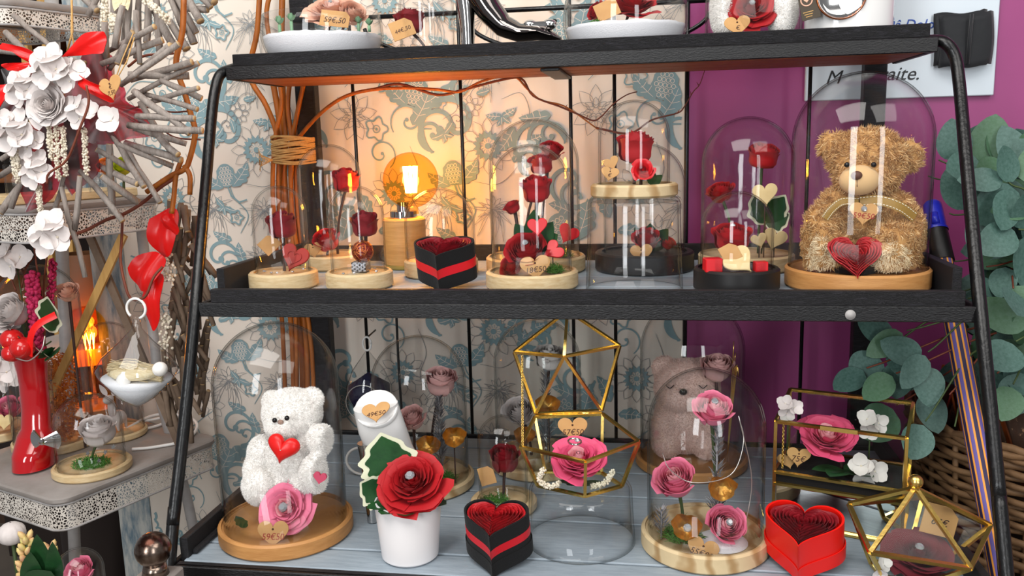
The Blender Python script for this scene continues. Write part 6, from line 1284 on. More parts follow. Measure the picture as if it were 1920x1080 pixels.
for i in range(len(secs) - 1):
    for k in range(4): f = k / 4; A, B = secs[i], secs[i + 1]; ss.append((A[0].lerp(B[0], f), A[1], A[2], A[3] + (B[3] - A[3]) * f, A[4] + (B[4] - A[4]) * f))
ss.append(secs[-1]); loft([(c_, d_, u_, a_ * .80, b_ * .80) if c_.z > zz[3] else (c_, d_, u_, a_, b_) for c_, d_, u_, a_, b_ in ss], 26).build('red_body', M['red_glass'], rs, auto=60)
up_ = [x for x in ss if x[0].z >= zz[3] - .001]; P = []
for c_, d_, u_, a_, b_ in up_:
    P += [c_ + Vector((a_ * math.cos(q), b_ * math.sin(q), 0)) for q in np.linspace(0, 2 * pi, 28, endpoint=False)]
n = len(up_); MB().add(P, [(i * 28 + k, i * 28 + (k + 1) % 28, (i + 1) * 28 + (k + 1) % 28, (i + 1) * 28 + k) for i in range(n - 1) for k in range(28)]).build('clear_wall', M['glass'], rs)
bq = onY(78, 828, C.y - .052) - vo; b = MB()
for s_ in (-1, 1):
    for k in range(7): a = (k - 3) * .2; b.bar(bq, bq + Vector((s_ * 30 * s * math.cos(a), .012, 34 * s * math.sin(a) * .7)), .008, .003, up=(0, -1, 0))
b.sphere(bq, (.006, .005, .007), 10, 8); b.build('bow', M['silver'], rs, smooth=False)
# bouquet in the shoe vase
ztop = C.z + zz[-1] + .0008
def stems(parent, pts, r, mat): MB().tube(smooth(pts, 6), r, 6).build('stem', M[mat], parent)
rose('white rose at the left of the red shoe vase bouquet', 22, 586, 84, C.y + .0, ztop, WHT, 'half', (-.2, -1, .5), .95, foot=(C.x - .004, C.y + .016), stemmat='stem')
hydrangea('white soft petals above the red shoe vase at the left edge', 30, 486, 66, C.y + .02, n=3, foot=(C.x - .006, C.y + .024, ztop)); hydrangea('white soft petals at the far left below the berries', 6, 700, 60, C.y + .03, n=3)
am = [Vector((C.x + .002, C.y + .02, ztop)), onY(70, 640, C.y + .02), onY(64, 560, C.y + .01), onY(60, 505, C.y)]
amaranth('magenta amaranth plume rising from the red shoe vase', [onY(72, 650, C.y + .015), onY(66, 580, C.y + .01), onY(60, 510, C.y + .005)], onY(72, 650, C.y + .015), 320, .011, 'magenta'); amaranth('short dark magenta plume behind the cream edged leaf', [onY(96, 580, C.y + .04), onY(98, 520, C.y + .04), onY(99, 488, C.y + .04)], onY(96, 580, C.y + .04), 140, .007, 'magenta')
lf = thing('foliage', 'dark green cream edged leaves in the red shoe vase', 'leaves', (C.x + .006, C.y + .016, ztop)); lo_ = Vector(lf.location)
stems(lf, [(0, 0, 0), onY(96, 640, C.y + .016) - lo_], .0015, 'stem')
q = onY(92, 620, C.y + .01) - lo_; leaf_thing(lf, q, onY(104, 530, C.y - .01) - onY(92, 620, C.y + .01), .075, .042, up=(0, -1, .1), rim='leaf_edge', lobes=3); q = onY(90, 668, C.y - .004) - lo_
leaf_thing(lf, q, (.9, -.3, .15), .04, .036, up=(0, -.6, 1), lobes=3); leaf_thing(lf, q, (.4, -.5, .3), .034, .032, up=(0, -.6, 1), lobes=3); leaf_thing(lf, q, (-.2, -.7, .5), .03, .026, up=(0, -.6, 1), rim='leaf_edge')
for px, py, w_1, lb in ((22, 636, 42, 'upper red apple berry in the shoe vase bouquet'), (42, 652, 44, 'middle red apple berry with a stalk in the shoe vase bouquet'), (22, 662, 36, 'lower red apple berry in the shoe vase bouquet')):
    q = onY(px, py, C.y - .02 - .008 * (py > 640)); rb = w_1 / 2 * m_px(q); t = thing('red_berry', lb, 'berry', q); MB().lathe([(0, -rb * .9)] + [(rb * math.cos(a) * (1 - .02 * math.sin(a)), rb * .92 * math.sin(a)) for a in np.linspace(-1.4, 1.25, 14)] + [(rb * .1, rb * .72), (0, rb * .7)], 20).build('fruit', M['berry'], t); MB().tube([(0, 0, rb * .7), (-.003, -.004, rb * 1.05)], .0011, 5).build('stalk', M['dark_stem'], t)
    MB().tube(smooth([(0, .004, -rb * .5), Vector((C.x - .004, C.y + .02, ztop)) - q], 4), .0009, 5).build('stem', M['dark_stem'], t)
tw = thing('twig_spray', 'curly brown twigs rising out of the red shoe vase', 'twigs', (C.x, C.y + .022, ztop)); to = Vector(tw.location)
for pts in ([(70, 650), (68, 600), (58, 560), (40, 500), (28, 480), (18, 478)], [(80, 650), (78, 560), (66, 480), (62, 420)], [(84, 650), (82, 540), (88, 480), (90, 420)], [(40, 540), (50, 500), (75, 470), (82, 440)], [(30, 545), (22, 520), (35, 500), (52, 488)]):
    MB().tube(smooth([onY(x, y, C.y + .022 + .006 * (k % 2)) - to for k, (x, y) in enumerate(pts)], 5), .0016, 6).build('twig', M['red_twig'], tw)
rb_ = thing('ribbon', 'red ribbon loop with a silver edge around the shoe vase leaves', 'ribbon', onY(74, 660, C.y - .02)); ro_ = Vector(rb_.location)
ribbon_strip(rb_, [onY(55, 668, C.y - .03) - ro_, onY(58, 630, C.y - .034) - ro_, onY(72, 608, C.y - .03) - ro_, onY(105, 590, C.y - .02) - ro_], .013, M['satin'], (0, -1, .2), 'satin_band', False)
MB().tube(smooth([onY(30, 672, C.y - .04) - ro_, onY(55, 676, C.y - .045) - ro_, onY(78, 655, C.y - .045) - ro_, onY(84, 630, C.y - .04) - ro_], 6), .0012, 6).build('silver_edge', M['white_wire'], rb_)
# far left dome
CL = onZ(-20, 790, zTab + .0006) ; t, CL, gl = cloche('glass dome with pink and white flowers cut by the left edge of the picture', 0, 832, 120, zTab + .0006, 0, 104, 560, 'log_wood', bh=.018)
hydrangea('white florets in the dome at the left edge', 18, 700, 60, CL.y, n=4, foot=(CL.x, CL.y, zTab + .0166)); rose('pink rose in the dome at the left edge', 18, 765, 56, CL.y - .02, zTab + .0166, PNK, 'half', (.1, -.8, .8), 1)
tagcard('pale round heart at the foot of the left edge dome', 8, 792, 36, CL.y - gl * .8, None, 'heart', .2, 0, mat='kraft_pale', hole=False)
# dome of orange moss, amber dome lamp, deer dome
t, C, g = cloche('large glass dome of orange dried flowers at the back of the metal table', 82, 800, 176, zTab + .0006, 82, 160, 496, 'pale_wood', bh=.018, C=Vector((onY(88, 700, 1.475).x - .0, 1.475, zTab + .0006)), r=.078)
b = MB(); rr = random.Random(4); om = Vector((C.x + .02, C.y, zTab + .0166))
for k in range(1500):
    a, z, q = rr.random() * 6.28, rr.random() * .17, rr.random() ** .5 * .036; p = Vector((q * math.cos(a), q * math.sin(a), z)); d = Vector((rr.gauss(0, 1), rr.gauss(0, 1), rr.gauss(0, .8))).normalized() * .013; e = d.orthogonal().normalized() * .0012; b.add([p - e, p + e, p + d * .5 + e, p + d * .5 - e, p + d], [(0, 1, 2, 3), (3, 2, 4)])
b.tube([(0, 0, .0004), (0, 0, .16)], .004, 6); b.v = [(x, y, max(z, .0004)) for x, y, z in b.v]; tag(b.build('dried_moss', M['orange_moss'], None, smooth=False, loc=om), 'orange dried moss filling the large dome behind the shoe vase', 'moss', kind='stuff')
q = onY(114, 460, C.y - .02); rose('peach rose above the orange moss in the large dome', 126, 548, 50, C.y - .05, zTab + .0166, ('peach_petal',), 'half', (.2, -.6, 1), 1, joined=True)
la = onZ(166, 778, zTab + .0006); la.y += .03; la = Vector((la.x, la.y, zTab + .0006)); r = 46 * m_px(la); lmp = thing('dome_lamp', 'glowing amber glass dome lamp on the grey metal table', 'lamp', la)
MB().lathe([(0, 0), (r, 0), (r, .014), (r * .9, .016), (0, .016)], 36).build('base', M['lamp_wood'], lmp, auto=40); glass_bell(lmp, r * .94, .0165, topz(la, 574) - la.z, M['amber_glass'])
b = MB(); zc_ = topz(la, 640) - la.z
for k in range(6): a = pi * k / 3; b.tube([(.009 * math.cos(a), .009 * math.sin(a), zc_ - .018), (.012 * math.cos(a + .5), .012 * math.sin(a + .5), zc_ + .018)], .0010, 5)
b.build('filament', M['filament'], lmp); MB().tube([(0, 0, .016), (0, 0, zc_ - .018)], .004, 8).build('stem', M['gold'], lmp)
l = bpy.data.lights.new('dome_lamp_light', 'POINT'); l.energy = 1.0; l.color = (1, .45, .10); l.shadow_soft_size = .02; lo = bpy.data.objects.new('dome_lamp_light', l); COL.objects.link(lo); lo.parent = lmp; lo.location = (0, 0, zc_)
t, C, g = cloche('clear glass dome with a frosted deer figure before the amber lamp', 222, 832, 106, zTab + .0006, 222, 98, 604, 'pale_wood', bh=.014)
M['frosted'] = pm('frosted_figure', (206, 198, 194), .5)
dr = thing('deer_figure', 'frosted white deer figure with upright ears in the clear dome', 'figurine', (C.x + .004, C.y, zTab + .0126)); do = Vector(dr.location)
V_ = []; b = MB()
for c_, r_ in (((0, 0, .026), (.015, .022, .016)), ((0, -.014, .05), (.008, .009, .022)), ((0, -.022, .072), (.009, .014, .009))): b.sphere(c_, r_, 16, 10)
for sx in (-1, 1):
    for yy in (-.012, .014): b.tube([(sx * .008, yy, .026), (sx * .008, yy, .0006)], [.0045, .003], 8)
o = b.build('body', M['frosted'], dr); md = o.modifiers.new('r', 'REMESH'); md.mode = 'VOXEL'; md.voxel_size = .0025
for sx in (-1, 1): leaf_thing(dr, (sx * .006, -.016, .078), (sx * .55, 0, 1), .028, .013, ('frosted',), (0, -1, 0), .1, name='ear')
moss('orange moss at the foot of the deer figure', (C.x - .012, C.y - .02, zTab + .0127), .02, .014, .014, 'orange_moss', 240)
# hanging diamond ornament with sand
Yh = 1.20; top_p = onY(256, 590, Yh); hd2 = thing('glass_diamond', 'hanging clear glass diamond filled with white sand and feather left of the black leg', 'glass ornament', top_p); s = m_px(top_p)
tl = Matrix.Rotation(.10, 4, 'Y')
out = [(0, -s * 8), (s * 6, -s * 10), (s * 9, -s * 26), (s * 30, -s * 52), (s * 62, -s * 84), (s * 74, -s * 106), (s * 66, -s * 124), (s * 34, -s * 160), (s * 8, -s * 178), (0, -s * 180)]
inn = [(max(0, x - .0018), z + (.0018 if z < -s * 100 else -.0018)) for x, z in out]; MB().lathe(out, 44, 0, tl).build('glass', M['glass_strong'], hd2); 
MB().tube([tl @ Vector((s * 19 * math.cos(a), -.001, s * 12 + s * 19 * math.sin(a))) for a in np.linspace(-1.2, 4.1, 26)], .0022, 8).build('ring', M['cable'], hd2); MB().sphere(tl @ Vector((0, 0, -s * 10)), (s * 9, s * 9, s * 10), 14, 10).build('neck_bead', M['glass'], hd2)
MB().lathe([(s * 44 * k, -s * 84 - 0 * k) for k in ()] or [(s * 36 * 1, -s * 60)] * 0 + [(0, -s * 127)] + [(x * .96, z + .001) for x, z in out if z < -s * 122], 40, 0, tl).build('sand', M['salt'], hd2)
tag(MB().add([], []).build('x', M['salt']), None) if False else None
b = MB(); rr = random.Random(8)
for k in range(130):
    a = rr.uniform(-1.1, 1.1); z0 = -s * 114 + rr.gauss(0, .004); P = [tl @ Vector((s * 62 * u * math.cos(a * .3), -s * 20 * math.cos(u * 1.4) + rr.gauss(0, .002), z0 + .010 * (1 - u * u) + .004 * math.sin(3 * u + k) - .004 * a)) for u in np.linspace(-.9, .9, 8)]; b.tube(P, .0007, 3, cap=False)
ft = thing('feather_nest', 'cream feather and raffia nest inside the hanging glass diamond', 'feather', top_p); b.build('strands', M['feather'], ft, smooth=False)['kind'] = 'stuff'; MB().sphere(tl @ Vector((0, 0, -s * 112)), (s * 52, s * 40, s * 14), 20, 10).build('nest', M['feather'], ft)
for px, py, w_1, lb in ((300, 692, 28, 'white pearl ball at the right in the hanging glass diamond'), (232, 712, 26, 'white pearl ball at the left in the hanging glass diamond')):
    q = onY(px, py, Yh - .028); o = MB().sphere((0, 0, 0), w_1 / 2 * m_px(q), 20, 12).build('pearl', M['pearl'], None, loc=q); tag(o, lb, 'pearl')
# white cable loops
cbk = thing('white_cable', 'white cable lying in loops on the grey metal table', 'cable', onT(240, 820) + Vector((0, 0, .0006))); co_ = Vector(cbk.location)
pts = [onT(x, y) + Vector((0, 0, .004 + h_)) for x, y, h_ in ((236, 815, 0), (300, 800, .0), (345, 780, .006), (362, 765, .03), (330, 785, .008), (250, 800, .003), (238, 812, .006), (290, 790, .01), (345, 788, .006), (370, 800, 0), (350, 828, 0), (290, 842, 0), (248, 846, 0))]
MB().tube([p - co_ for p in smooth(pts, 8)], .0032, 8).build('cord', M['cable'], cbk)

# ================================================================== TWIG STARS AND STICK WREATH
def stick(parent, A, B, r, mat='twig', o=None, seg=8):
    A, B = A - o, B - o; L = (B - A).length; sd = (B - A).normalized().orthogonal().normalized(); k1, k2 = R.uniform(-.02, .02) * L, R.uniform(-.02, .02) * L
    b = MB(); b.tube([A, A.lerp(B, .33) + sd * k1, A.lerp(B, .66) + sd * k2, B], [r * R.uniform(.9, 1.1), r, r * R.uniform(.9, 1.05), r * .85], seg)
    for f in (-1, -2): b.mi[f] = 1
    return b.build('stick', [M[mat], M['cut_wood']], parent)
Ys = 1.17; sc = onY(95, 235, Ys); st_ = thing('twig_star', 'big grey driftwood twig star with white roses and red ribbon hanging at the left', 'wreath', sc)
sk = [((25, 28), (112, 104)), ((250, 60), (205, 130)), ((256, 45), (220, 120)), ((320, 85), (240, 150)), ((372, 118), (240, 186)), ((335, 82), (226, 160)), ((360, 116), (245, 150)), ((355, 142), (240, 140)), ((372, 165), (262, 198)), ((378, 185), (300, 150)), ((365, 222), (255, 218)), ((340, 300), (235, 268)), ((325, 312), (222, 270)), ((334, 290), (262, 225)), ((330, 300), (262, 190)), ((356, 250), (250, 170)), ((300, 380), (240, 280)), ((258, 325), (180, 280)), ((258, 345), (185, 310)),
      ((210, 400), (205, 270)), ((160, 520), (115, 350)), ((20, 390), (60, 300)), ((0, 330), (60, 290)), ((0, 400), (45, 340)), ((100, 410), (120, 330)), ((140, 430), (150, 330)), ((230, 415), (150, 320)), ((260, 380), (190, 330)), ((0, 300), (70, 250)), ((255, 20), (262, 120)), ((215, 90), (230, 10)), ((60, 110), (10, 60)), ((0, 96), (160, 118)), ((290, 50), (205, 95)), ((305, 75), (190, 120)), ((380, 245), (240, 235)), ((370, 205), (250, 170)), ((350, 270), (250, 240)), ((270, 350), (200, 240)), ((200, 110), (196, 40))]
for k, (a, c) in enumerate(sk): stick(st_, onY(*a, Ys + .012 * ((k * 7) % 5 - 2)), onY(*c, Ys + .012 * ((k * 3) % 5 - 2)), .0040 + .0014 * ((k * 5) % 4) / 3, o=sc)
MB().tube([onY(132, -80, Ys) - sc, onY(136, 60, Ys) - sc, onY(126, 96, Ys) - sc], .0015, 6).build('hanging_twine', M['raffia'], st_); MB().tube([onY(136, -80, Ys) - sc, onY(134, 60, Ys) - sc, onY(142, 100, Ys) - sc], .0013, 6).build('hanging_twine', M['raffia'], st_)
MB().tube([onY(250, 62, Ys - .02) - sc, onY(230, 110, Ys - .03) - sc, onY(214, 155, Ys - .045) - sc], .0009, 5).build('tag_twine', M['raffia'], st_); MB().tube([onY(252, 70, Ys - .02) - sc, onY(238, 115, Ys - .03) - sc, onY(214, 157, Ys - .045) - sc], .0009, 5).build('tag_twine', M['raffia'], st_)
def ribbonpx(label, pts, w, Y, name='ribbon', up=(0, -1, .1)):
    P = [onY(x, y, Y + dy) for x, y, dy in pts]; t = thing(name, label, 'ribbon', P[0]); ribbon_strip(t, [p - P[0] for p in P], w, M['satin'], up, 'satin_band', False); return t
def satin_loop(label, poly, Y, thick=.0012, bulge=.006):
    cx, cy = sum(p[0] for p in poly) / len(poly), sum(p[1] for p in poly) / len(poly); c = onY(cx, cy, Y); t = thing('ribbon', label, 'ribbon', c); q = smooth([onY(x, y, Y) - c for x, y in poly + poly[:1]], 5)[:-1]; n = len(q); b = MB()
    far = max(q, key=lambda p: p.length); ax = far.normalized(); L = far.length; sdv = Vector((0, 1, 0)).cross(ax); wmx = max(abs(p.dot(sdv)) for p in q)
    def yo(p): u = p.dot(ax) / L; v = p.dot(sdv) / wmx; return -bulge * (math.cos(u * 2.4 + .4) + .35 * math.sin(v * 5 + u * 2))
    V = [p * k + Vector((0, yo(p * k), 0)) for k in (1, .75, .5, .25) for p in q] + [Vector((0, yo(Vector()), 0))]
    Fc = [(k * n + i, k * n + (i + 1) % n, (k + 1) * n + (i + 1) % n, (k + 1) * n + i) for k in range(3) for i in range(n)] + [(3 * n + i, 3 * n + (i + 1) % n, 4 * n) for i in range(n)]
    me = b.add(V, Fc); V2 = [v + Vector((0, thick, 0)) for v in V]; b.add(V2, [tuple(reversed(f)) for f in Fc]); m = len(V); b.f += [(i, (i + 1) % n, m + (i + 1) % n, m + i) for i in range(n)]; b.mi += [0] * n
    b.build('satin_loop', M['satin'], t, auto=50); return t
satin_loop('right red satin ribbon loop of the twig star', [(112, 106), (135, 85), (160, 64), (190, 60), (199, 64), (199, 98), (180, 102), (150, 104)], Ys - .03)
satin_loop('upper left red satin ribbon loop of the twig star', [(0, 80), (25, 84), (55, 92), (72, 108), (78, 122), (52, 116), (30, 98), (0, 92)], Ys - .03)
satin_loop('lower left red satin ribbon loop of the twig star', [(0, 120), (40, 118), (80, 116), (70, 128), (40, 134), (12, 130)], Ys - .032); satin_loop('red satin ribbon tail at the left edge of the twig star', [(-6, 160), (14, 158), (40, 150), (20, 180), (4, 202), (-6, 204)], Ys - .03)
satin_loop('red satin ribbon tail pointing down right under the twig star tag', [(148, 140), (168, 150), (208, 172), (205, 192), (180, 180), (150, 160)], Ys - .045, bulge=.006)
tagcard('kraft heart price tag tied to the twig star', 208, 166, 54, Ys - .052, '€\n7,50', 'heart', .1, .25, tsize=.2, yaw=-.2)
# tulle
def tulle(label, poly, Y, seed, folds=7):
    cx, cy = sum(p[0] for p in poly) / len(poly), sum(p[1] for p in poly) / len(poly); c = onY(cx, cy, Y); q = smooth([onY(x, y, Y) - c for x, y in poly + poly[:1]], 5)[:-1]; n = len(q); rr = random.Random(seed); V = []
    for k in (1, .8, .6, .4, .2):
        V += [p * k + Vector((0, .010 * math.sin(folds * 2 * pi * i / n + seed) * k, 0)) for i, p in enumerate(q)]
    V.append(Vector((0, 0, 0))); Fc = [(k * n + i, k * n + (i + 1) % n, (k + 1) * n + (i + 1) % n, (k + 1) * n + i) for k in range(4) for i in range(n)] + [(4 * n + i, 4 * n + (i + 1) % n, 5 * n) for i in range(n)]
    t = thing('tulle', label, 'tulle', c); MB().add(V, Fc).build('layer', M['tulle'], t); V2 = [Vector((v.x * .88 + .004, v.y + .010, v.z * .92)) for v in V]; MB().add(V2, Fc).build('layer', M['tulle'], t)
tulle('dark red tulle fan right of the white rose on the twig star', [(120, 150), (180, 90), (205, 130), (225, 180), (270, 215), (285, 250), (240, 262), (180, 270), (140, 230)], Ys + .008, 1); tulle('dark red tulle tail hanging below the twig star', [(60, 230), (140, 230), (190, 280), (165, 340), (130, 368), (110, 320), (70, 390), (40, 385), (30, 300), (10, 240)], Ys + .006, 2); tulle('red tulle puff at the left edge of the twig star', [(0, 130), (60, 130), (90, 160), (50, 200), (10, 230), (0, 240)], Ys + .01, 3)
rose('large white rose at the centre of the twig star', 88, 196, 104, Ys - .045, onY(88, 196, Ys).z - .04, WHT, 'open', (.05, -1, .15), .8, stem=False)
for k, (px, py, w_1, lb) in enumerate(((98, 128, 74, 'white hydrangea florets at the top of the twig star'), (140, 142, 60, 'white hydrangea florets right of the top of the twig star'), (46, 166, 66, 'white hydrangea florets left of the large white rose'), (212, 228, 60, 'single white hydrangea floret hanging right on the tulle'), (34, 250, 76, 'white hydrangea florets at the lower left of the twig star'), (72, 320, 64, 'white hydrangea florets at the bottom of the twig star'), (6, 225, 44, 'white hydrangea florets at the left edge of the twig star'), (158, 212, 58, 'white hydrangea florets right of the large white rose'), (60, 268, 56, 'white hydrangea florets under the large white rose'), (100, 440, 80, 'white petal flower hanging below the twig star'))):
    hydrangea(lb, px, py, w_1, Ys - .04 + .004 * (k % 3), n=4 if w_1 > 60 else (1 if k == 3 else 3))
for k, (px, y0, y1) in enumerate(((30, 250, 345), (92, 235, 300), (105, 232, 340), (118, 240, 330), (158, 245, 328), (24, 265, 335), (72, 350, 398))): amaranth('cream hanging amaranth tassel of the twig star, number ' [:39] + (' far left', ' under the rose', ' third from the right', ' second from the right', ' furthest right', ' at the left edge', ' lowest')[k], [onY(px, y0, Ys - .035), onY(px + 2, (y0 + y1) / 2, Ys - .04), onY(px + 5, y1, Ys - .035)], onY(px, y0, Ys - .035), 150, .0042)
# long red twig with the hanging ring
lt = thing('twig_branch', 'long thin red brown twig curving from the twig star to the hanging diamond', 'twig', onY(320, 345, 1.26)); lo_ = Vector(lt.location)
for pts, r0 in (([(326, 335), (300, 352), (270, 378), (235, 400), (200, 412), (165, 430), (140, 440), (128, 452), (120, 470)], .0028), ([(230, 402), (228, 450), (226, 490), (236, 540), (246, 560), (262, 561), (275, 552), (288, 520), (305, 500)], .0022), ([(162, 160), (166, 195), (150, 240), (125, 300), (92, 325), (88, 345)], .0018), ([(240, 125), (270, 105), (325, 100)], .002), ([(232, 210), (265, 200), (320, 210), (358, 208)], .0014), ([(300, 240), (330, 258), (376, 262)], .0014), ([(345, -5), (342, 60), (330, 120), (345, 170), (358, 215), (366, 250), (355, 300), (345, 318), (320, 330), (275, 360)], .0046), ([(345, 310), (356, 330), (356, 365)], .004), ([(340, 300), (330, 330), (326, 370), (322, 400)], .004)):
    Yq = 1.26 if r0 != .0018 else Ys - .06; yq_ = lambda y: (1.26 - .06 * min(1, (y - 400) / 130)) if r0 == .0022 else Yq; MB().tube([onY(x, y, Yq) - lo_ for x, y in pts] if False else smooth([onY(x, y, yq_(y)) - lo_ for x, y in pts], 5), r0, 6).build('twig', M['willow'] if r0 > .0035 else M['red_twig'], lt)
# second star at the top
Y2 = 1.34; s2c = onY(300, 10, Y2); s_2 = thing('twig_star', 'second driftwood twig star above with cream tassels cut by the top edge', 'wreath', s2c)
for k, (a, c) in enumerate((((165, 30), (195, -30)), ((190, 62), (200, -40)), ((215, 60), (218, -40)), ((255, 110), (262, -30)), ((275, 80), (280, -40)), ((325, 85), (270, -20)), ((345, 60), (310, -30)), ((368, 62), (320, -20)), ((376, 40), (340, -30)), ((396, 14), (360, -20)), ((390, 18), (352, 16)), ((364, 82), (330, 0)), ((240, 90), (244, -30)), ((300, 100), (290, -30)), ((350, 92), (318, 40)), ((232, 120), (236, 10)), ((182, 20), (150, -10)), ((402, 4), (370, -30)))): stick(s_2, onY(*a, Y2 + .01 * (k % 4 - 2)), onY(*c, Y2 + .01 * (k % 3 - 1)), .0048 + .001 * (k % 3), o=s2c)
for px, y0, y1, dx, lb in ((194, 0, 70, 4, 'thick cream tassel at the left of the second star'), (212, 30, 60, 2, 'short cream tassel beside the thick one on the second star'), (268, -5, 40, 50, 'slanting cream tassel at the right of the second star')): amaranth(lb, [onY(px, y0, Y2 - .03), onY(px + dx * .5, (y0 + y1) / 2, Y2 - .035), onY(px + dx, y1, Y2 - .03)], onY(px, y0, Y2 - .03), 150, .006)
leafo = thing('pale_husk', 'pale dry husk leaf under the second twig star', 'dried leaf', onY(232, 0, Y2 - .03))
for a in (-.25, .0, .25): leaf_thing(leafo, (0, 0, .03), (math.sin(a), -.1, -1), .05, .022, ('feather',), (0, -1, 0), .1)
# stick wreath seen from the side
Yb = 1.335; bc_ = onY(345, 560, Yb); bw_ = thing('stick_wreath', 'wreath of short brown sticks seen edge on beside the black leg', 'wreath', bc_); rr = random.Random(21)
for k in range(64):
    f = k / 63; y = 375 + 370 * f; cx = 338 + 12 * math.sin(f * 5) + rr.uniform(-26, 26); L = rr.uniform(45, 95); a = rr.gauss(.1, .28); yy = Yb + rr.uniform(-.03, .035)
    stick(bw_, onY(cx, y, yy), onY(cx + L * math.sin(a), y + L * math.cos(a), yy + rr.uniform(-.02, .02)), rr.uniform(.0038, .0060), 'twig_brown', bc_, 7)
for k in range(12): stick(bw_, onY(382 + rr.uniform(-6, 10), 600 + 12 * k, Yb + .03), onY(378 + rr.uniform(-10, 14), 660 + 11 * k, Yb + .04), .004, 'twig_brown', bc_, 7)
for px, py in ((312, 470), (316, 512), (310, 600), (312, 640)):
    q = onY(px, py, Yb - .03); b = MB()
    for k in range(40): b.sphere((rr.gauss(0, .006), rr.gauss(0, .004), rr.gauss(0, .010)), .0028, 5, 4)
    b.build('cream_blossom', M['cream_bloom'], bw_, loc=q - bc_)['kind'] = 'stuff'
satin_loop('upper red satin ribbon loop on the stick wreath', [(284, 410), (310, 392), (328, 396), (332, 440), (320, 478), (300, 478), (282, 450)], Yb - .04, bulge=.008); satin_loop('small red satin fold at the top of the stick wreath ribbon', [(305, 410), (318, 390), (330, 400), (330, 440), (312, 430)], Yb - .05, bulge=.008)
satin_loop('red anthurium like satin flower on the stick wreath', [(248, 500), (262, 478), (290, 474), (304, 490), (296, 520), (276, 545), (262, 540), (250, 525)], Yb - .06, bulge=.010); satin_loop('long red satin ribbon tail below the stick wreath flower', [(290, 510), (308, 520), (306, 560), (296, 600), (284, 622), (272, 590), (270, 555)], Yb - .045, bulge=.008)
# ================================================================== BEHIND THE METAL STAND
bs = thing('back_shelving', 'brown wooden shelving with pale battens in the dark room behind the star', 'shelf', (-1.55, 2.2, 0)); bo = Vector((-1.55, 2.2, 0))
for py in (-60, 58, 180, 330, 560): z = onY(90, py, 2.05).z; MB().box((0, 0, z), (1.2, .34, .03), b=.002).build('shelf_board', M['brown_shelf'], bs, smooth=False)
for px in (40, 82, 134, 168, 186): x = onY(px, 60, 2.0).x - bo.x; MB().box((x, -.19, 1.2), (.022, .018, 2.4), b=.001).build('batten', M['yellow_wood'], bs, smooth=False)
MB().box((0, .2, 1.3), (1.2, .02, 2.6)).build('back_panel', M['dark'], bs, smooth=False)
tc_ = thing('cable_coil', 'loose pale cord heaped on the brown shelf behind the star', 'cord', (onY(130, 50, 2.1).x, 2.1, onY(90, 58, 2.05).z + .0155)); b = MB()
b.tube(smooth([(.06 * math.cos(k * 1.1) * R.uniform(.5, 1), .05 * math.sin(k * 1.1), .006 + .003 * k % .03) for k in range(16)], 5), .004, 6); b.build('cord', M['raffia'], tc_)
xt = thing('wooden_trellis', 'two crossed wooden slats standing on the metal table behind the amber dome', 'trellis', (onY(200, 540, 1.46).x, 1.46, zTab)); xo = Vector(xt.location)
for a, c, Y in (((232, 440), (150, 620), 1.455), ((150, 400), (262, 660), 1.468)):
    A_, B_ = onY(*a, Y) - xo, onY(*c, Y) - xo; B_ = A_ + (B_ - A_) * ((A_.z - .004) / max(1e-3, A_.z - B_.z)); MB().bar(A_, B_, .015, .007, up=(0, 1, 0)).build('slat', M['yellow_wood'] if Y < 1.46 else M['twig_brown'], xt, smooth=False)
ct = onY(155, 470, 1.84); rp = .085; pz = thing('clay_pot', 'round brown clay pot in the dark behind the metal stand', 'pot', (ct.x, 1.84, .9)); MB().lathe([(0, 0), (.06, 0), (.085, .06), (.09, .12), (.06, .19), (.05, .21), (.045, .21), (.055, .18), (0, .16)], 36).build('body', M['terracotta'], pz, auto=50)
ped = thing('pedestal', 'dark pedestal with a white rim under the clay pot', 'pedestal', (ct.x, 1.84, 0)); MB().lathe([(0, 0), (.12, 0), (.12, .86), (0, .86)], 30).build('column', M['dark'], ped, auto=40); MB().lathe([(0, .8605), (.13, .8605), (.13, .899), (0, .899)], 36).build('white_rim', M['pot_white'], ped, auto=40)
# on the upper table of the stand
bd = thing('wood_board', 'pale wooden board lying on the upper tier of the metal stand', 'board', o2 + e1 * .13 + e2 * .10 + Vector((0, 0, zT2 + .0006))); MB().box((0, 0, .008), (.24, .12, .016), 0, Matrix.Rotation(math.atan2(e1.y, e1.x), 4, 'Z'), b=.002).build('board', M['pale_wood'], bd, smooth=False)
for px, w_1, h0, lb, cm in ((185, 34, 310, 'clear glass jar at the right on the pale wooden board', None), (30, 36, 320, 'clear glass jar at the left edge on the pale wooden board', None)):
    q = onY(px, 350, 1.36); t = thing('glass_jar', lb, 'jar', Vector((q.x, q.y, zT2 + .0172))); rj = w_1 / 2 * m_px(q); glass_bell(t, rj, .0004, .052, M['glass'], flat=True); MB().lathe([(rj * .8, .053), (rj * .85, .053), (rj * .85, .06), (0, .06)], 20).build('lid', M['pane'], t)
for px, cl_, lb in ((200, (232, 130, 40), 'orange silk bloom behind the tulle of the twig star'), (228, (196, 206, 50), 'yellow green silk bloom behind the twig star')):
    mm = pm('silk_' + str(px), cl_, .6); M['silk' + str(px)] = mm; q = onY(px, 312, 1.40); rose(lb, px, 312, 44, 1.40, zT2 + .0170, ('silk' + str(px),), 'half', (0, -.8, .8), 1.1, joined=True, stemmat='stem')
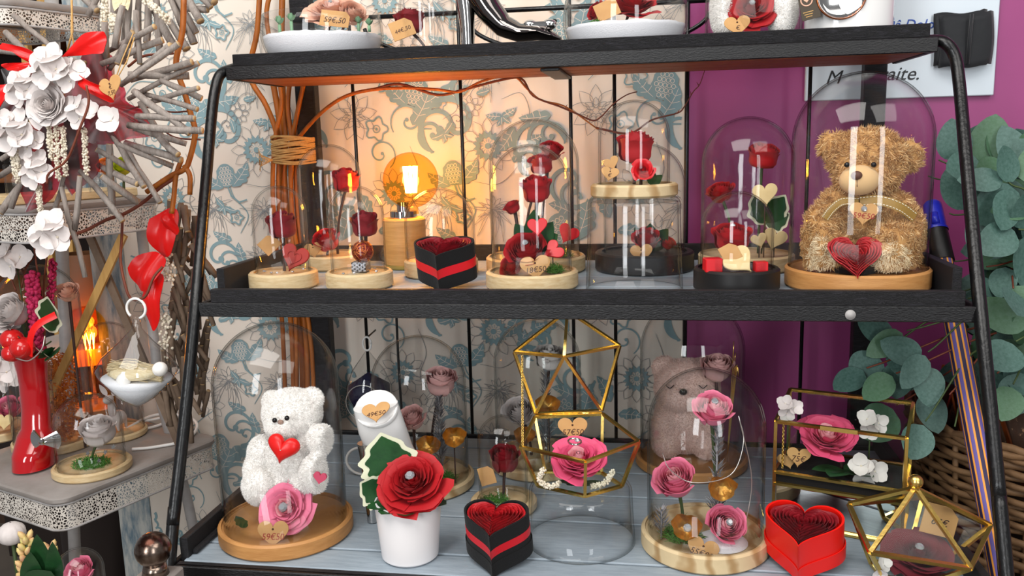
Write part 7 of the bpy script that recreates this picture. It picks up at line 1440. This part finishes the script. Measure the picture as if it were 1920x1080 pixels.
# flowers under the lower table
yq = 1.16
hy = thing('hyacinth', 'yellow pink hyacinth buds under the grey metal table at the lower left', 'flower', onY(45, 1120, yq)); ho = Vector(hy.location); b = MB(); rr = random.Random(5)
M['hyacinth'] = pm('hyacinth_bud', (222, 214, 130), .55, var=(60, (226, 160, 130)))
for (x0, y0, x1, y1) in ((40, 1120, 48, 990), (90, 1110, 92, 1010)):
    A_, B_ = onY(x0, y0, yq) - ho, onY(x1, y1, yq) - ho; MB().tube([A_, B_], .003, 6).build('stem', M['stem'], hy)
    for k in range(34):
        f = k / 33; a = k * 2.4; d = Vector((math.cos(a), math.sin(a), .75 + f)).normalized(); p = A_.lerp(B_, f); r_ = .0052; L = .020
        bb = MB(); bb.lathe([(0, 0), (r_ * .5, L * .1), (r_, L * .45), (r_ * .7, L * .8), (0, L)], 8, 0, frame(p + d * .003, d)); bb.build('bud', M['hyacinth'], hy)
lf = thing('foliage', 'dark green broad leaves beside the hyacinth buds', 'leaves', onY(95, 1130, yq - .03)); lo_ = Vector(lf.location)
for a, c_, w_1 in (((80, 1110), (86, 985), .04), ((60, 1120), (72, 1020), .04), ((80, 1120), (108, 1060), .075), ((100, 1110), (114, 1000), .03)): A_, B_ = onY(*a, yq - .03) - lo_, onY(*c_, yq - .04) - lo_; leaf_thing(lf, A_, B_ - A_, (B_ - A_).length, w_1, up=(0.2, -1, .2))
C = onY(152, 1110, 1.14); t = thing('glass_dome', 'clear dome over a pink rose under the grey metal table', 'dome', Vector((C.x, C.y, C.z - .04))); glass_bell(t, 44 * m_px(C), 0, topz(C, 1030) - C.z + .04, M['glass'])
MB().lathe([(0, -.012), (.04, -.012), (.04, -.001), (0, -.001)], 30).build('base', M['pale_wood'], t, auto=40)
rose('pink rose in the dome under the grey metal table', 150, 1070, 62, C.y, C.z - .039, PNK, 'half', (0, -.7, 1), 1)
ub = thing('low_shelf', 'low grey shelf under the metal table carrying flowers', 'shelf', (C.x, C.y, 0)); zq = C.z - .0525; MB().box((-.04, .02, zq - .01), (.34, .2, .02), b=.002).build('top', M['grey_metal'], ub, smooth=False)
for sx in (-.19, .11):
    for sy in (-.06, .1): MB().tube([(sx, sy, .001), (sx, sy, zq - .019)], .008, 8).build('leg', M['grey_metal'], ub)
hy.location.z = zq + .001; 
sr = thing('shell', 'white ridged shell shape at the left under the metal table', 'ornament', onY(22, 1000, 1.22)); so_ = MB(); so_.lathe([(0, -.018)] + [(.022 * math.cos(a), .020 * math.sin(a)) for a in np.linspace(-1.2, 1.5, 12)], 30); so_.v = [(x * (1 + .06 * math.cos(12 * math.atan2(y, x))), y * (1 + .06 * math.cos(12 * math.atan2(y, x))), z) for x, y, z in so_.v]; so_.build('shell_body', M['white_petal'], sr); MB().tube([(0, 0, -.018), (0, .0, zq - onY(22, 1000, 1.22).z)], .003, 6).build('stem', M['stem'], sr)
